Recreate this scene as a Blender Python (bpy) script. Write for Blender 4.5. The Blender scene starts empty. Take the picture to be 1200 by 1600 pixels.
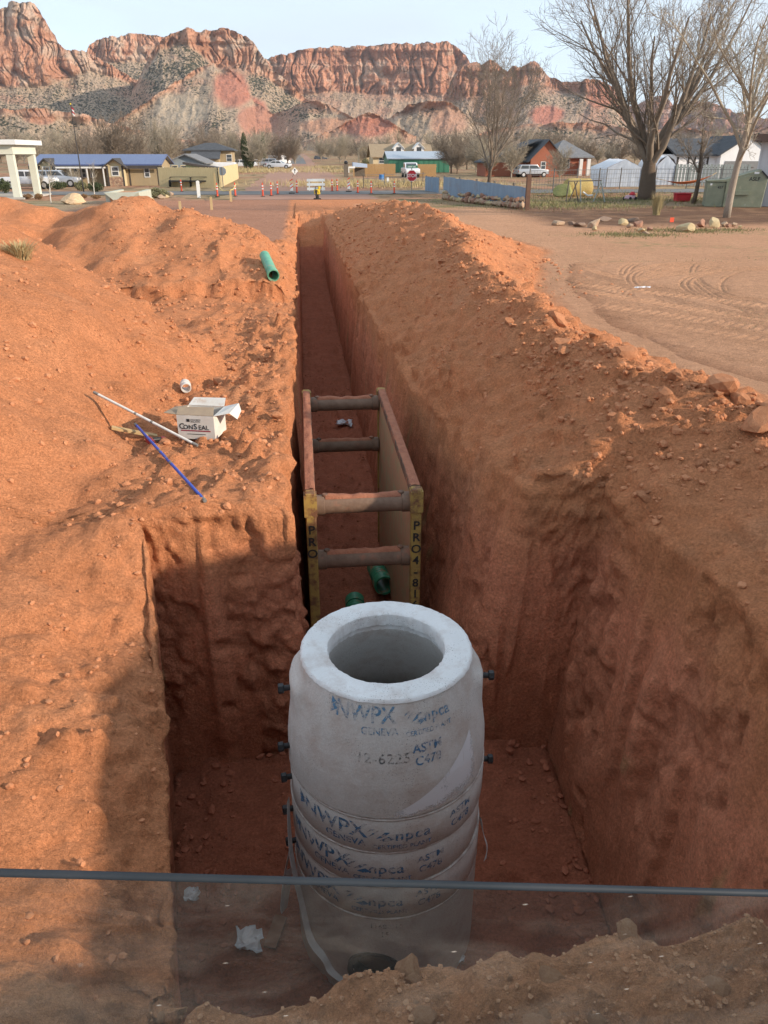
import bpy, bmesh, math, random
import numpy as np
from mathutils import Vector, Matrix

SC = bpy.context.scene
COL = SC.collection
R = math.radians
rnd = random.Random(7)
HAZE = .000045

# ------------------------------------------------------------------ camera, sky, sun, exposure
HC = 3.1                                    # eye height above the street grade
PITCH, YAW = R(25.02), R(5.82)              # looking down, turned right of the trench line
cam_data = bpy.data.cameras.new('camera')
cam_data.sensor_fit = 'VERTICAL'; cam_data.sensor_height = 32.0; cam_data.lens = 24.0
cam_data.clip_start = 0.05; cam_data.clip_end = 20000
cam = bpy.data.objects.new('camera', cam_data); COL.objects.link(cam)
cam.location = (0, 0, HC); cam.rotation_euler = (math.pi / 2 - PITCH, 0, -YAW)
SC.camera = cam

SUN_EL = R(19.5); SUN_AZ = R(118.0)         # azimuth clockwise from +Y: the sun stands behind, to the right
sun_dir = Vector((math.sin(SUN_AZ) * math.cos(SUN_EL), math.cos(SUN_AZ) * math.cos(SUN_EL), math.sin(SUN_EL)))
sd = bpy.data.lights.new('sun', 'SUN'); sd.energy = 2.0; sd.angle = R(1.0); sd.color = (1.0, 0.85, 0.68)
sun = bpy.data.objects.new('sun', sd); COL.objects.link(sun); sun.location = (30, -30, 40)
sun.rotation_euler = sun_dir.to_track_quat('Z', 'Y').to_euler()

W = bpy.data.worlds.new('World'); SC.world = W; W.use_nodes = True
nt = W.node_tree; nt.nodes.clear()
def N(t, **k):
    n = nt.nodes.new(t)
    for a, b in k.items(): setattr(n, a, b)
    return n
sky = N('ShaderNodeTexSky', sky_type='NISHITA', sun_disc=False, sun_elevation=SUN_EL, sun_rotation=SUN_AZ,
        altitude=1200, air_density=1.0, dust_density=0.3, ozone_density=2.2)
tc = N('ShaderNodeTexCoord'); mp = N('ShaderNodeMapping'); mp.inputs['Scale'].default_value = (1.2, 1.2, 5.0)
nt.links.new(tc.outputs['Generated'], mp.inputs['Vector'])
nz = N('ShaderNodeTexNoise'); nz.inputs['Scale'].default_value = 2.6; nz.inputs['Detail'].default_value = 7; nz.inputs['Roughness'].default_value = .55
nz.inputs['Distortion'].default_value = .5
nt.links.new(mp.outputs[0], nz.inputs['Vector'])
cr = N('ShaderNodeValToRGB'); cr.color_ramp.elements[0].position = .36; cr.color_ramp.elements[1].position = .70
cr.color_ramp.elements[0].color = (.86, .86, .86, 1); cr.color_ramp.elements[1].color = (1, 1, 1, 1)
nt.links.new(nz.outputs['Fac'], cr.inputs['Fac'])
mx = N('ShaderNodeMix', data_type='RGBA'); mx.inputs['B'].default_value = (1.86, 2.16, 2.46, 1)      # thin high cloud
nt.links.new(cr.outputs['Color'], mx.inputs['Factor']); nt.links.new(sky.outputs[0], mx.inputs['A'])
bg = N('ShaderNodeBackground'); bg.inputs['Strength'].default_value = 0.15
nt.links.new(mx.outputs['Result'], bg.inputs['Color'])
wo = N('ShaderNodeOutputWorld'); nt.links.new(bg.outputs[0], wo.inputs['Surface'])

SC.view_settings.view_transform = 'Standard'; SC.view_settings.look = 'None'
SC.view_settings.exposure = 1.55; SC.view_settings.gamma = 1.0; SC.view_settings.use_curve_mapping = False
SC.render.engine = 'CYCLES'
SC.cycles.use_denoising = True
SC.cycles.max_bounces = 8; SC.cycles.diffuse_bounces = 6; SC.cycles.transparent_max_bounces = 8
SC.cycles.sample_clamp_indirect = 8.0

# ------------------------------------------------------------------ measuring the place: sight lines from where the photograph was taken
cP, sP, cY, sY = math.cos(PITCH), math.sin(PITCH), math.cos(YAW), math.sin(YAW)
def ray(px, py):
    u, v = (px - 600) / 1200., (py - 800) / 1200.
    f = cP - v * sP; dn = sP + v * cP
    return (u * cY + f * sY, f * cY - u * sY, -dn)
def G(px, py, z=0.0):                        # the point at height z on a sight line
    d = ray(px, py); t = (z - HC) / d[2]
    return Vector((d[0] * t, d[1] * t, z))
def XZ(px, py, y):                           # the point on a sight line at distance y along the trench
    d = ray(px, py); t = y / d[1]
    return Vector((d[0] * t, y, HC + d[2] * t))

# ------------------------------------------------------------------ noise
_rs = np.random.RandomState(11)
_perm = np.tile(_rs.permutation(512), 3).astype(np.int32)
_grad = _rs.normal(size=(512, 3)).astype(np.float32); _grad /= np.linalg.norm(_grad, axis=1)[:, None]
def perlin(x, y, z):
    x = np.asarray(x, np.float32); y = np.asarray(y, np.float32); z = np.asarray(z, np.float32)
    x, y, z = np.broadcast_arrays(x, y, z)
    xi = np.floor(x); yi = np.floor(y); zi = np.floor(z)
    xf = x - xi; yf = y - yi; zf = z - zi
    X = xi.astype(np.int32) & 511; Y = yi.astype(np.int32) & 511; Z = zi.astype(np.int32) & 511
    fd = lambda t: t * t * t * (t * (t * 6 - 15) + 10)
    u, v, w = fd(xf), fd(yf), fd(zf)
    def g(i, j, k):
        h = _perm[_perm[_perm[X + i] + ((Y + j) & 511)] + ((Z + k) & 511)] & 511
        gr = _grad[h]
        return gr[..., 0] * (xf - i) + gr[..., 1] * (yf - j) + gr[..., 2] * (zf - k)
    a = g(0,0,0); b = g(1,0,0); x1 = a + u * (b - a)
    a = g(0,1,0); b = g(1,1,0); x2 = a + u * (b - a)
    y1 = x1 + v * (x2 - x1)
    a = g(0,0,1); b = g(1,0,1); x1 = a + u * (b - a)
    a = g(0,1,1); b = g(1,1,1); x2 = a + u * (b - a)
    y2 = x1 + v * (x2 - x1)
    return (y1 + w * (y2 - y1)) * 1.5
def fbm(x, y, z, octv=4, gain=.5, ridge=False):
    s = 0; a = 1.; t = 0.
    for o in range(octv):
        n = perlin(x * 2.03 ** o + 17.3 * o, y * 2.03 ** o + 5.1 * o, z * 2.03 ** o + 9.7 * o)
        if ridge: n = 1 - 2 * np.abs(n)
        s = s + a * n; t += a; a *= gain
    return s / t
def cells(x, y, z, seed=0):
    """distance to the nearest scattered point and that point's own random number"""
    xi, yi, zi = np.floor(x).astype(np.int32), np.floor(y).astype(np.int32), np.floor(z).astype(np.int32)
    best = np.full(x.shape, 9., np.float32); rid = np.zeros(x.shape, np.float32)
    tab = np.random.RandomState(seed).rand(512, 4).astype(np.float32)
    for i in (-1, 0, 1):
        for j in (-1, 0, 1):
            for k in (-1, 0, 1):
                h = _perm[_perm[_perm[(xi + i) & 511] + ((yi + j) & 511)] + ((zi + k) & 511)] & 511
                p = tab[h]
                d = (xi + i + p[..., 0] - x) ** 2 + (yi + j + p[..., 1] - y) ** 2 + (zi + k + p[..., 2] - z) ** 2
                c = d < best; best = np.where(c, d, best); rid = np.where(c, p[..., 3], rid)
    return np.sqrt(best), rid
def ss(a, b, x):
    t = np.clip((x - a) / (b - a), 0, 1); return t * t * (3 - 2 * t)
def pw(x, pts):
    p = np.array(pts, float); return np.interp(x, p[:, 0], p[:, 1])

# ------------------------------------------------------------------ materials
MATS = {}
def newmat(name):
    m = bpy.data.materials.new(name); m.use_nodes = True
    n = m.node_tree.nodes; b = n['Principled BSDF']; MATS[name] = m
    return m, m.node_tree, b
def mat(name, c1, c2=None, rough=.8, scale=6., bump=0., bscale=None, metal=0., spec=.3, detail=6, stretch=None, lo=.35, hi=.65, c3=None, s3=1.5, t3=.62):
    if name in MATS: return MATS[name]
    m, t, b = newmat(name)
    b.inputs['Roughness'].default_value = rough; b.inputs['Metallic'].default_value = metal
    b.inputs['Specular IOR Level'].default_value = spec
    b.inputs['Base Color'].default_value = (*c1, 1)
    tcn = t.nodes.new('ShaderNodeTexCoord'); src = tcn.outputs['Object']
    if stretch:
        mpn = t.nodes.new('ShaderNodeMapping'); mpn.inputs['Scale'].default_value = stretch
        t.links.new(src, mpn.inputs['Vector']); src = mpn.outputs[0]
    if c2 is not None:
        nn = t.nodes.new('ShaderNodeTexNoise'); nn.inputs['Scale'].default_value = scale; nn.inputs['Detail'].default_value = detail
        nn.inputs['Roughness'].default_value = .65
        t.links.new(src, nn.inputs['Vector'])
        rp = t.nodes.new('ShaderNodeValToRGB'); rp.color_ramp.elements[0].position = lo; rp.color_ramp.elements[1].position = hi
        rp.color_ramp.elements[0].color = (*c1, 1); rp.color_ramp.elements[1].color = (*c2, 1)
        t.links.new(nn.outputs['Fac'], rp.inputs['Fac'])
        out = rp.outputs['Color']
        if c3 is not None:
            n3 = t.nodes.new('ShaderNodeTexNoise'); n3.inputs['Scale'].default_value = s3; n3.inputs['Detail'].default_value = 8; n3.inputs['Roughness'].default_value = .7
            t.links.new(tcn.outputs['Object'], n3.inputs['Vector'])
            r3 = t.nodes.new('ShaderNodeValToRGB'); r3.color_ramp.elements[0].position = t3 - .06; r3.color_ramp.elements[1].position = t3 + .06
            t.links.new(n3.outputs['Fac'], r3.inputs['Fac'])
            m3 = t.nodes.new('ShaderNodeMix'); m3.data_type = 'RGBA'; m3.inputs['B'].default_value = (*c3, 1)
            t.links.new(r3.outputs['Color'], m3.inputs['Factor']); t.links.new(out, m3.inputs['A']); out = m3.outputs['Result']
        t.links.new(out, b.inputs['Base Color'])
    if bump:
        nb = t.nodes.new('ShaderNodeTexNoise'); nb.inputs['Scale'].default_value = bscale or scale * 3; nb.inputs['Detail'].default_value = 6
        t.links.new(src, nb.inputs['Vector'])
        bn = t.nodes.new('ShaderNodeBump'); bn.inputs['Strength'].default_value = 1.; bn.inputs['Distance'].default_value = bump
        t.links.new(nb.outputs['Fac'], bn.inputs['Height']); t.links.new(bn.outputs[0], b.inputs['Normal'])
    return m
def attr_mat(name, rough=.95, noises=((9., .18), (60., .22)), bumps=((14., .03), (70., .008)), shrub=None, spec=.12):
    """colour from the mesh's own 'col' attribute, broken up by noise; bumps = (scale, metres)"""
    m, t, b = newmat(name)
    b.inputs['Roughness'].default_value = rough; b.inputs['Specular IOR Level'].default_value = spec
    at = t.nodes.new('ShaderNodeVertexColor'); at.layer_name = 'col'
    g = t.nodes.new('ShaderNodeNewGeometry'); out = at.outputs['Color']
    for s, amt in noises:
        n = t.nodes.new('ShaderNodeTexNoise'); n.inputs['Scale'].default_value = s; n.inputs['Detail'].default_value = 5; n.inputs['Roughness'].default_value = .6
        t.links.new(g.outputs['Position'], n.inputs['Vector'])
        mr = t.nodes.new('ShaderNodeMapRange'); mr.inputs['From Min'].default_value = .25; mr.inputs['From Max'].default_value = .75
        mr.inputs['To Min'].default_value = 1 - amt; mr.inputs['To Max'].default_value = 1 + amt
        t.links.new(n.outputs['Fac'], mr.inputs['Value'])
        vm = t.nodes.new('ShaderNodeVectorMath'); vm.operation = 'SCALE'
        t.links.new(out, vm.inputs[0]); t.links.new(mr.outputs[0], vm.inputs['Scale']); out = vm.outputs[0]
    if shrub:
        sc, c = shrub
        v = t.nodes.new('ShaderNodeTexNoise'); v.inputs['Scale'].default_value = sc; v.inputs['Detail'].default_value = 3; v.inputs['Roughness'].default_value = .7
        t.links.new(g.outputs['Position'], v.inputs['Vector'])
        ad = t.nodes.new('ShaderNodeMath'); ad.operation = 'ADD'; t.links.new(v.outputs['Fac'], ad.inputs[0]); t.links.new(at.outputs['Alpha'], ad.inputs[1])
        rp = t.nodes.new('ShaderNodeMapRange'); rp.inputs['From Min'].default_value = .95; rp.inputs['From Max'].default_value = 1.03
        t.links.new(ad.outputs[0], rp.inputs['Value'])
        m3 = t.nodes.new('ShaderNodeMix'); m3.data_type = 'RGBA'; m3.inputs['B'].default_value = (*c, 1)
        t.links.new(rp.outputs[0], m3.inputs['Factor']); t.links.new(out, m3.inputs['A']); out = m3.outputs['Result']
    t.links.new(out, b.inputs['Base Color'])
    prev = None
    for s, d in bumps:
        n = t.nodes.new('ShaderNodeTexNoise'); n.inputs['Scale'].default_value = s; n.inputs['Detail'].default_value = 6; n.inputs['Roughness'].default_value = .62
        t.links.new(g.outputs['Position'], n.inputs['Vector'])
        bn = t.nodes.new('ShaderNodeBump'); bn.inputs['Distance'].default_value = d
        t.links.new(n.outputs['Fac'], bn.inputs['Height'])
        if prev: t.links.new(prev, bn.inputs['Normal'])
        prev = bn.outputs[0]
    if prev: t.links.new(prev, b.inputs['Normal'])
    return m

# ------------------------------------------------------------------ object helpers
def tag(o, label=None, cat=None, group=None, kind=None):
    if label: o['label'] = label
    if cat: o['category'] = cat
    if group: o['group'] = group
    if kind: o['kind'] = kind
    return o
def thing(name, label, cat, loc=(0, 0, 0), rz=0., group=None):
    o = bpy.data.objects.new(name, None); COL.objects.link(o); o.empty_display_size = .2
    o.location = loc; o.rotation_euler = (0, 0, rz)
    return tag(o, label, cat, group)
def link(name, me, parent=None, loc=(0, 0, 0), rot=(0, 0, 0), sc=None):
    o = bpy.data.objects.new(name, me); COL.objects.link(o); o.location = loc; o.rotation_euler = rot
    if sc: o.scale = sc
    if parent: o.parent = parent
    return o
def copy_tree(o, parent=None):
    c = o.copy(); COL.objects.link(c)
    if parent: c.parent = parent
    for ch in [x for x in COL.objects if x.parent == o]: copy_tree(ch, c)
    return c
def grid_mesh(name, P, material, cols=None, smooth=True, flip=False):
    n, m, _ = P.shape
    me = bpy.data.meshes.new(name)
    idx = np.arange(n * m, dtype=np.int32).reshape(n, m)
    q = np.stack([idx[:-1, :-1], idx[:-1, 1:], idx[1:, 1:], idx[1:, :-1]], -1).reshape(-1, 4)
    if flip: q = q[:, ::-1]
    me.vertices.add(n * m); me.vertices.foreach_set('co', P.reshape(-1).astype(np.float32))
    me.loops.add(q.size); me.loops.foreach_set('vertex_index', q.reshape(-1))
    me.polygons.add(len(q)); me.polygons.foreach_set('loop_start', np.arange(0, q.size, 4, dtype=np.int32))
    me.update(calc_edges=True)
    me.polygons.foreach_set('use_smooth', np.full(len(q), smooth))
    if cols is not None:
        a = me.color_attributes.new('col', 'FLOAT_COLOR', 'POINT')
        a.data.foreach_set('color', cols.reshape(-1).astype(np.float32))
    me.materials.append(material); me.validate()
    return me
class MB:
    """collects shapes; build() links them as one mesh object"""
    def __init__(s): s.v = []; s.f = []
    def add(s, vs, fs):
        k = len(s.v); s.v += [tuple(p) for p in vs]; s.f += [tuple(i + k for i in f) for f in fs]; return s
    def box(s, a, b, taper=0.):
        x0, y0, z0 = a; x1, y1, z1 = b; t = taper
        return s.add([(x0,y0,z0),(x1,y0,z0),(x1,y1,z0),(x0,y1,z0),(x0+t,y0+t,z1),(x1-t,y0+t,z1),(x1-t,y1-t,z1),(x0+t,y1-t,z1)],
                     [(3,2,1,0),(4,5,6,7),(0,1,5,4),(1,2,6,5),(2,3,7,6),(3,0,4,7)])
    def obox(s, c, ax, ay, az):               # oriented box: centre and three half-axis vectors
        c, ax, ay, az = map(Vector, (c, ax, ay, az)); vs = []
        for k in (-1, 1):
            for i, j in ((-1,-1),(1,-1),(1,1),(-1,1)): vs.append(c + ax*i + ay*j + az*k)
        return s.add(vs, [(3,2,1,0),(4,5,6,7),(0,1,5,4),(1,2,6,5),(2,3,7,6),(3,0,4,7)])
    def bar(s, p, q, w, h=None, up=(0,0,1)):
        p, q = Vector(p), Vector(q); d = (q - p); L = d.length; d.normalize(); h = h or w
        u = Vector(up)
        if abs(d.dot(u)) > .98: u = Vector((0, 1, 0))
        r = d.cross(u).normalized(); u = r.cross(d).normalized()
        return s.obox((p + q) / 2, d * L / 2, r * w / 2, u * h / 2)
    def tube(s, pts, radii, n=8, cap=True, closed=False):
        pts = [Vector(p) for p in pts]
        if not isinstance(radii, (list, tuple)): radii = [radii] * len(pts)
        k0 = len(s.v); ref = None
        for i, p in enumerate(pts):
            d = (pts[min(i+1, len(pts)-1)] - pts[max(i-1, 0)]).normalized()
            if ref is None: ref = Vector((0,0,1)) if abs(d.z) < .9 else Vector((1,0,0))
            a = d.cross(ref).normalized(); b = a.cross(d).normalized(); ref = b
            for j in range(n):
                t = 2*math.pi*j/n; s.v.append(tuple(p + (a*math.cos(t) + b*math.sin(t))*radii[i]))
        for i in range(len(pts)-1):
            for j in range(n):
                a = k0+i*n+j; b = k0+i*n+(j+1)%n; s.f.append((a, b, b+n, a+n))
        if cap:
            s.f.append(tuple(k0+j for j in reversed(range(n)))); e = k0+(len(pts)-1)*n; s.f.append(tuple(e+j for j in range(n)))
        return s
    def pipe(s, p, q, ro, ri, n=24):           # open hollow pipe
        p, q = Vector(p), Vector(q); d = (q-p).normalized(); ref = Vector((0,0,1)) if abs(d.z) < .9 else Vector((1,0,0))
        a = d.cross(ref).normalized(); b = a.cross(d); k = len(s.v)
        for c, r in ((p, ro), (q, ro), (q, ri), (p, ri)):
            for j in range(n):
                t = 2*math.pi*j/n; s.v.append(tuple(c + (a*math.cos(t)+b*math.sin(t))*r))
        for i in range(4):
            for j in range(n):
                x = k+i*n+j; y = k+i*n+(j+1)%n; z = k+((i+1)%4)*n
                s.f.append((x, y, z+(j+1)%n, z+j))
        return s
    def lathe(s, prof, n=48, c=(0,0,0), rfun=None, close=False):
        k = len(s.v); m = len(prof)
        for i, (r, z) in enumerate(prof):
            for j in range(n):
                t = 2*math.pi*j/n; rr = rfun(r, z, t) if rfun else r
                s.v.append((c[0]+rr*math.cos(t), c[1]+rr*math.sin(t), c[2]+z))
        for i in range(m if close else m-1):
            i2 = (i+1) % m
            for j in range(n):
                s.f.append((k+i*n+j, k+i*n+(j+1)%n, k+i2*n+(j+1)%n, k+i2*n+j))
        return s
    def prism(s, poly, a, b, axis='x'):        # polygon in the two other axes, extruded from a to b
        vs = []
        for e in (a, b):
            for u, v in poly: vs.append({'x': (e,u,v), 'y': (u,e,v), 'z': (u,v,e)}[axis])
        n = len(poly)
        fs = [tuple(reversed(range(n))), tuple(range(n, 2*n))] + [(i, (i+1)%n, n+(i+1)%n, n+i) for i in range(n)]
        return s.add(vs, fs)
    def mesh(s, name, material, smooth=False, bevel=0., seg=1):
        me = bpy.data.meshes.new(name); me.from_pydata(s.v, [], s.f); me.update()
        bm = bmesh.new(); bm.from_mesh(me)
        bmesh.ops.recalc_face_normals(bm, faces=bm.faces)
        if bevel:
            bmesh.ops.bevel(bm, geom=[e for e in bm.edges if len(e.link_faces) == 2 and e.calc_face_angle(0) > .5], offset=bevel, segments=seg, affect='EDGES', profile=.6)
        bm.to_mesh(me); bm.free()
        if smooth:
            for p in me.polygons: p.use_smooth = True
            if smooth != 'all':
                try: me.set_sharp_from_angle(angle=R(38))
                except Exception: pass
        me.materials.append(material); return me
    def build(s, name, material, parent=None, smooth=False, bevel=0., seg=1, loc=(0,0,0), rot=(0,0,0)):
        return link(name, s.mesh(name, material, smooth, bevel, seg), parent, loc, rot)
def rock_mesh(name, material, seed, sub=2, flat=.75, rough=.28, cuts=5, size=(1,1,1)):
    r = random.Random(seed); bm = bmesh.new(); bmesh.ops.create_icosphere(bm, subdivisions=sub, radius=1)
    dirs = []
    for i in range(cuts):
        v = Vector((r.gauss(0,1), r.gauss(0,1), r.gauss(0,1))).normalized(); dirs.append((v, r.uniform(.42, .8)))
    off = r.uniform(0, 90)
    co = np.array([v.co for v in bm.verts]); nn = fbm(co[:,0]*1.3+off, co[:,1]*1.3, co[:,2]*1.3, 3)
    for v, q in zip(bm.verts, nn):
        for d, h in dirs:
            e = v.co.dot(d)
            if e > h: v.co -= d * (e - h) * .9
        v.co *= 1 + rough * float(q); v.co.z *= flat
        v.co = Vector((v.co.x*size[0], v.co.y*size[1], v.co.z*size[2]))
    me = bpy.data.meshes.new(name); bm.to_mesh(me); bm.free(); me.materials.append(material)
    return me
def text_mesh(name, body, size, material, align='CENTER', space=1.0, ext=0., bold=.018):
    cu = bpy.data.curves.new(name, 'FONT'); cu.body = body; cu.size = size; cu.align_x = align; cu.align_y = 'CENTER'
    cu.space_character = space; cu.resolution_u = 3; cu.extrude = ext; cu.offset = bold * size
    o = bpy.data.objects.new(name, cu); COL.objects.link(o)
    dg = bpy.context.evaluated_depsgraph_get(); me = bpy.data.meshes.new_from_object(o.evaluated_get(dg))
    bpy.data.objects.remove(o); bpy.data.curves.remove(cu); me.name = name
    me.materials.clear(); me.materials.append(material); return me
# ------------------------------------------------------------------ the ground: one sheet with spoil heaps, pit and trench
def rows_y():
    ys = list(np.arange(-8, 1.4, .5)); y = 1.4
    while y < 62:
        ys.append(y); y += .013 + .0052 * y
    ys = np.array(ys)
    extra = np.concatenate([np.linspace(2.14, 2.42, 26), np.linspace(5.94, 6.14, 70), np.linspace(18.35, 18.7, 8)])
    keep = ~(((ys > 2.12) & (ys < 2.44)) | ((ys > 5.93) & (ys < 6.15)))
    return np.unique(np.concatenate([ys[keep], extra]))
Yr = rows_y(); NR = len(Yr)
def offs(L, a, b):
    k = math.log(1 + L * b / a) / b; n = int(math.ceil(k)); i = np.linspace(0, k, n)
    return a / b * (np.exp(b * i) - 1)
OL = offs(62, .02, .0125); OR_ = offs(62, .02, .0125); NW = 108; NF = 60

wob = lambda s, k: .5 * perlin(Yr * s, k, .3)
tz = ss(5.95, 6.13, Yr)
XLt = pw(Yr, [(-9, -.5), (1.9, -.6), (2.3, -.725), (3.08, -.87), (4.26, -1.07), (5.77, -1.37), (5.95, -1.46)]) * (1 - tz) + tz * (-.24 + .15 * wob(.9, 1.7) + .11 * wob(3.1, 8.7) + .05 * wob(7.7, 3.7))
XLb = pw(Yr, [(-9, -.5), (1.9, -.6), (2.3, -.8), (3.9, -1.2), (5.95, -1.5)]) * (1 - tz) + tz * (-.12 + .05 * wob(1.1, 4.7))
tzr = ss(5.93, 6.14, Yr); tzt = ss(5.95, 6.3, Yr)
XRt = pw(Yr, [(-9, 1.6), (1.9, 2.0), (2.3, 2.5), (4., 2.80), (5.95, 2.6)]) * (1 - tzt) + (1 - tzt) * ss(2.2, 3, Yr) * (.16 * wob(1.3, 51.7) + .12 * wob(3.9, 61.7) + .06 * wob(9, 71.7)) + tzt * (pw(Yr, [(6, 2.0), (7, 1.85), (8, 1.70), (11, 1.5), (20, 1.32), (46, 1.24)]) + .14 * wob(.8, 21.7) + .12 * wob(2.7, 31.7) + .06 * wob(6.7, 11.7))
XRb = pw(Yr, [(-9, 1.6), (1.9, 2.0), (2.3, 2.1), (4., 2.22), (5.95, 2.32)]) * (1 - tzr) + tzr * (pw(Yr, [(6, 1.24), (12, 1.16), (46, 1.12)]) + .04 * wob(1.2, 41.7))
DEP = ss(2.14, 2.42, Yr) * (1 - ss(37.5, 46.5, Yr) ** 1.0)
ZF = -2.5

def H(x, y):
    """height of the undug surface: grade, spoil heaps, banks and berm"""
    z = np.zeros_like(x)
    # left grade, a little raised, with the shallow scraped bench behind the near heap
    left = x < .5
    gl = .36 * (1 - ss(10.5, 14.5, y)) + .02
    gl = gl + .34 * ss(18.42, 18.62, y + .25 * perlin(x * .9, 3.3, .5) + .12 * perlin(x * 4, 1.3, .5)) * (1 - ss(26, 34, y)) * (1 - ss(-.6, -.2, x))
    # heap A, left of the pit
    toe = pw(y, [(5.2, -2.6), (6.5, -2.15), (8, -1.75), (9.5, -1.35), (11.5, -1.25), (13, -1.7), (14.5, -2.6), (16, -4)])
    nA = .35 * perlin(x * .7, y * .7, 2.2)
    A = .74 * (toe - x + nA); A = np.where(A > 0, A, 0.35 * A); A = np.maximum(A, -.2)
    capA = pw(y, [(4.5, .1), (5.5, .7), (7, 1.7), (9, 2.9), (11, 3.6), (12.5, 3.4), (13.8, 1.9), (15.2, .6), (16.8, 0)])
    A = capA * np.tanh(np.maximum(A, 0) / np.maximum(capA, .05) * 1.0)
    # heap B further back and heap C behind it
    crest = pw(x, [(-30, .8), (-16, 1.0), (-11, 1.35), (-8.6, 1.4), (-7.1, 1.02), (-6, 1.3), (-5, 1.48), (-4.2, 1.40), (-3.2, 1.34), (-2.2, 1.06), (-1.4, .72), (-.8, .32), (-.35, .03), (1, 0)])
    yc = 24.0 + .8 * perlin(x * .35, 7.7, .2) + pw(x, [(-12, 3), (-7, 1.0), (0, -1.2)])
    u = (y - yc); B = crest * (1.03 - (np.abs(u) / np.where(u < 0, 4.9, 3.4)) ** 1.35) + .14 * perlin(x * .55, y * .55, 5.5) + .16 * (1 - 2 * np.abs(perlin(x * .8, y * .5, 15.5)))
    gul = -.25 * np.exp(-((x + 3.9 - .12 * (y - 22)) / .5) ** 2) * ss(19.5, 22, y) * (1 - ss(24.5, 26, y))
    B = np.maximum(B + gul, 0) * ss(0, .5, crest)
    zl = gl + np.maximum(A, B)
    # left bank falling to the pit edge
    XLr = np.interp(y, Yr, XLt)
    edge = pw(y, [(1.5, -.2), (2.3, -.5), (3.1, -.42), (4.3, -.28), (5.2, -.05), (5.7, .35), (5.95, .8), (6.5, 1.8), (7.5, 4), (8, 9)])
    sl = pw(y, [(1.5, .4), (2.3, .55), (3.5, .5), (4.8, .5), (5.95, .5)])
    bank = edge + sl * (XLr - x)
    zb = -np.log(np.exp(-6 * zl) + np.exp(-6 * np.minimum(bank, 12))) / 6
    dl = np.maximum(XLr - x, 0); zb = zb - .09 * np.exp(-dl / .12) * (y > 5.9)
    # right spoil bank
    xc = pw(y, [(0, 4.9), (5, 4.35), (6, 3.95), (7.5, 3.15), (9, 3.05), (11, 3.1), (15, 3.25), (18, 3.6), (22, 3.9), (27, 4.3), (34, 3.7), (42, 2.6), (50, 2.2)]) + .25 * perlin(y * .45, 12.5, .4)
    hc = pw(y, [(0, 1.0), (6, 1.2), (9, 1.22), (11, 1.26), (15, 1.38), (22, 1.48), (27, 1.5), (34, 1.35), (40, .75), (46, .25), (50, 0)]) + .12 * perlin(y * .7, 22.5, .4)
    tr = pw(y, [(0, 6.6), (8, 6.4), (10.2, 6.1), (12.2, 5.3), (16, 5.3), (20.7, 6.1), (25, 7.6), (28, 8.6), (32, 8.0), (38, 6), (46, 4)])
    XRr = np.interp(y, Yr, XRt)
    e0 = pw(y, [(1.5, -.1), (2.3, .25), (3, .45), (4, .55), (5.9, .6), (6.5, .5), (7.5, .34), (9, .22), (14, .18), (30, .2), (40, .1), (46, 0)])
    tl = np.clip((x - XRr) / (xc - XRr), 0, 1); rise = e0 + (hc - e0) * (tl * .85 + .15 * np.sin(tl * math.pi / 2)) - .13 * np.exp(-np.maximum(x - XRr, 0) / .16)
    tr_ = np.clip((tr - x) / (tr - xc), 0, 1); fall = hc * (tr_ ** 1.25)
    zr = np.where(x < xc, rise, fall)
    zr = np.where((y > 46), hc * np.exp(-((x - xc) / 1.2) ** 2), zr)
    heap = pw(y, [(-8, .8), (-2, 2.0), (0, 2.75), (1.5, 2.6), (2.4, 2.6), (3.5, 2.1), (4.5, 1.7), (5.5, 1.2), (6.5, .8), (7.4, .2), (9, -1)]) - 1.0 * np.abs(x - 5.6) + .15 * perlin(x, y, 8.8)  # unseen heap right of the view, shaped for the shade it casts over the pit
    zr = np.maximum(zr, heap)
    rnd_ = .03 * np.exp(-((x - xc) / .25) ** 2); zr = zr - rnd_
    z = np.where(x < .5, zb, zr)
    # trench line after it is filled back, and the berm at the near end of the pit
    mid = (y > 44) & (x > -.3) & (x < 1.4); z = np.where(mid, .05, z)
    berm = pw(x, [(-3, -.3), (-1.0, -.42), (-.6, -.22), (-.1, -.2), (.2, -.08), (.5, -.06), (.75, .03), (1.0, -.02), (1.25, .1), (1.5, .0), (1.9, -.02), (2.4, -.1), (4, .2)])
    berm = berm + .15 * perlin(x * 2.4, y * 2.4, 3.1) + .09 * perlin(x * 6, y * 6, 3.1) + .04 * perlin(x * 14, y * 14, 3.1) + .10 * ss(2.1, 1.7, y)
    nb = 1 - ss(2.3, 2.7, y); inb = nb * ss(-1.3, -.8, x) * (1 - ss(2.2, 2.9, x))
    z = z * (1 - inb) + berm * inb
    far = ss(52, 60, y) + ss(40, 58, np.abs(x)); z = z * (1 - np.clip(far, 0, 1))
    return z

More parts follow.
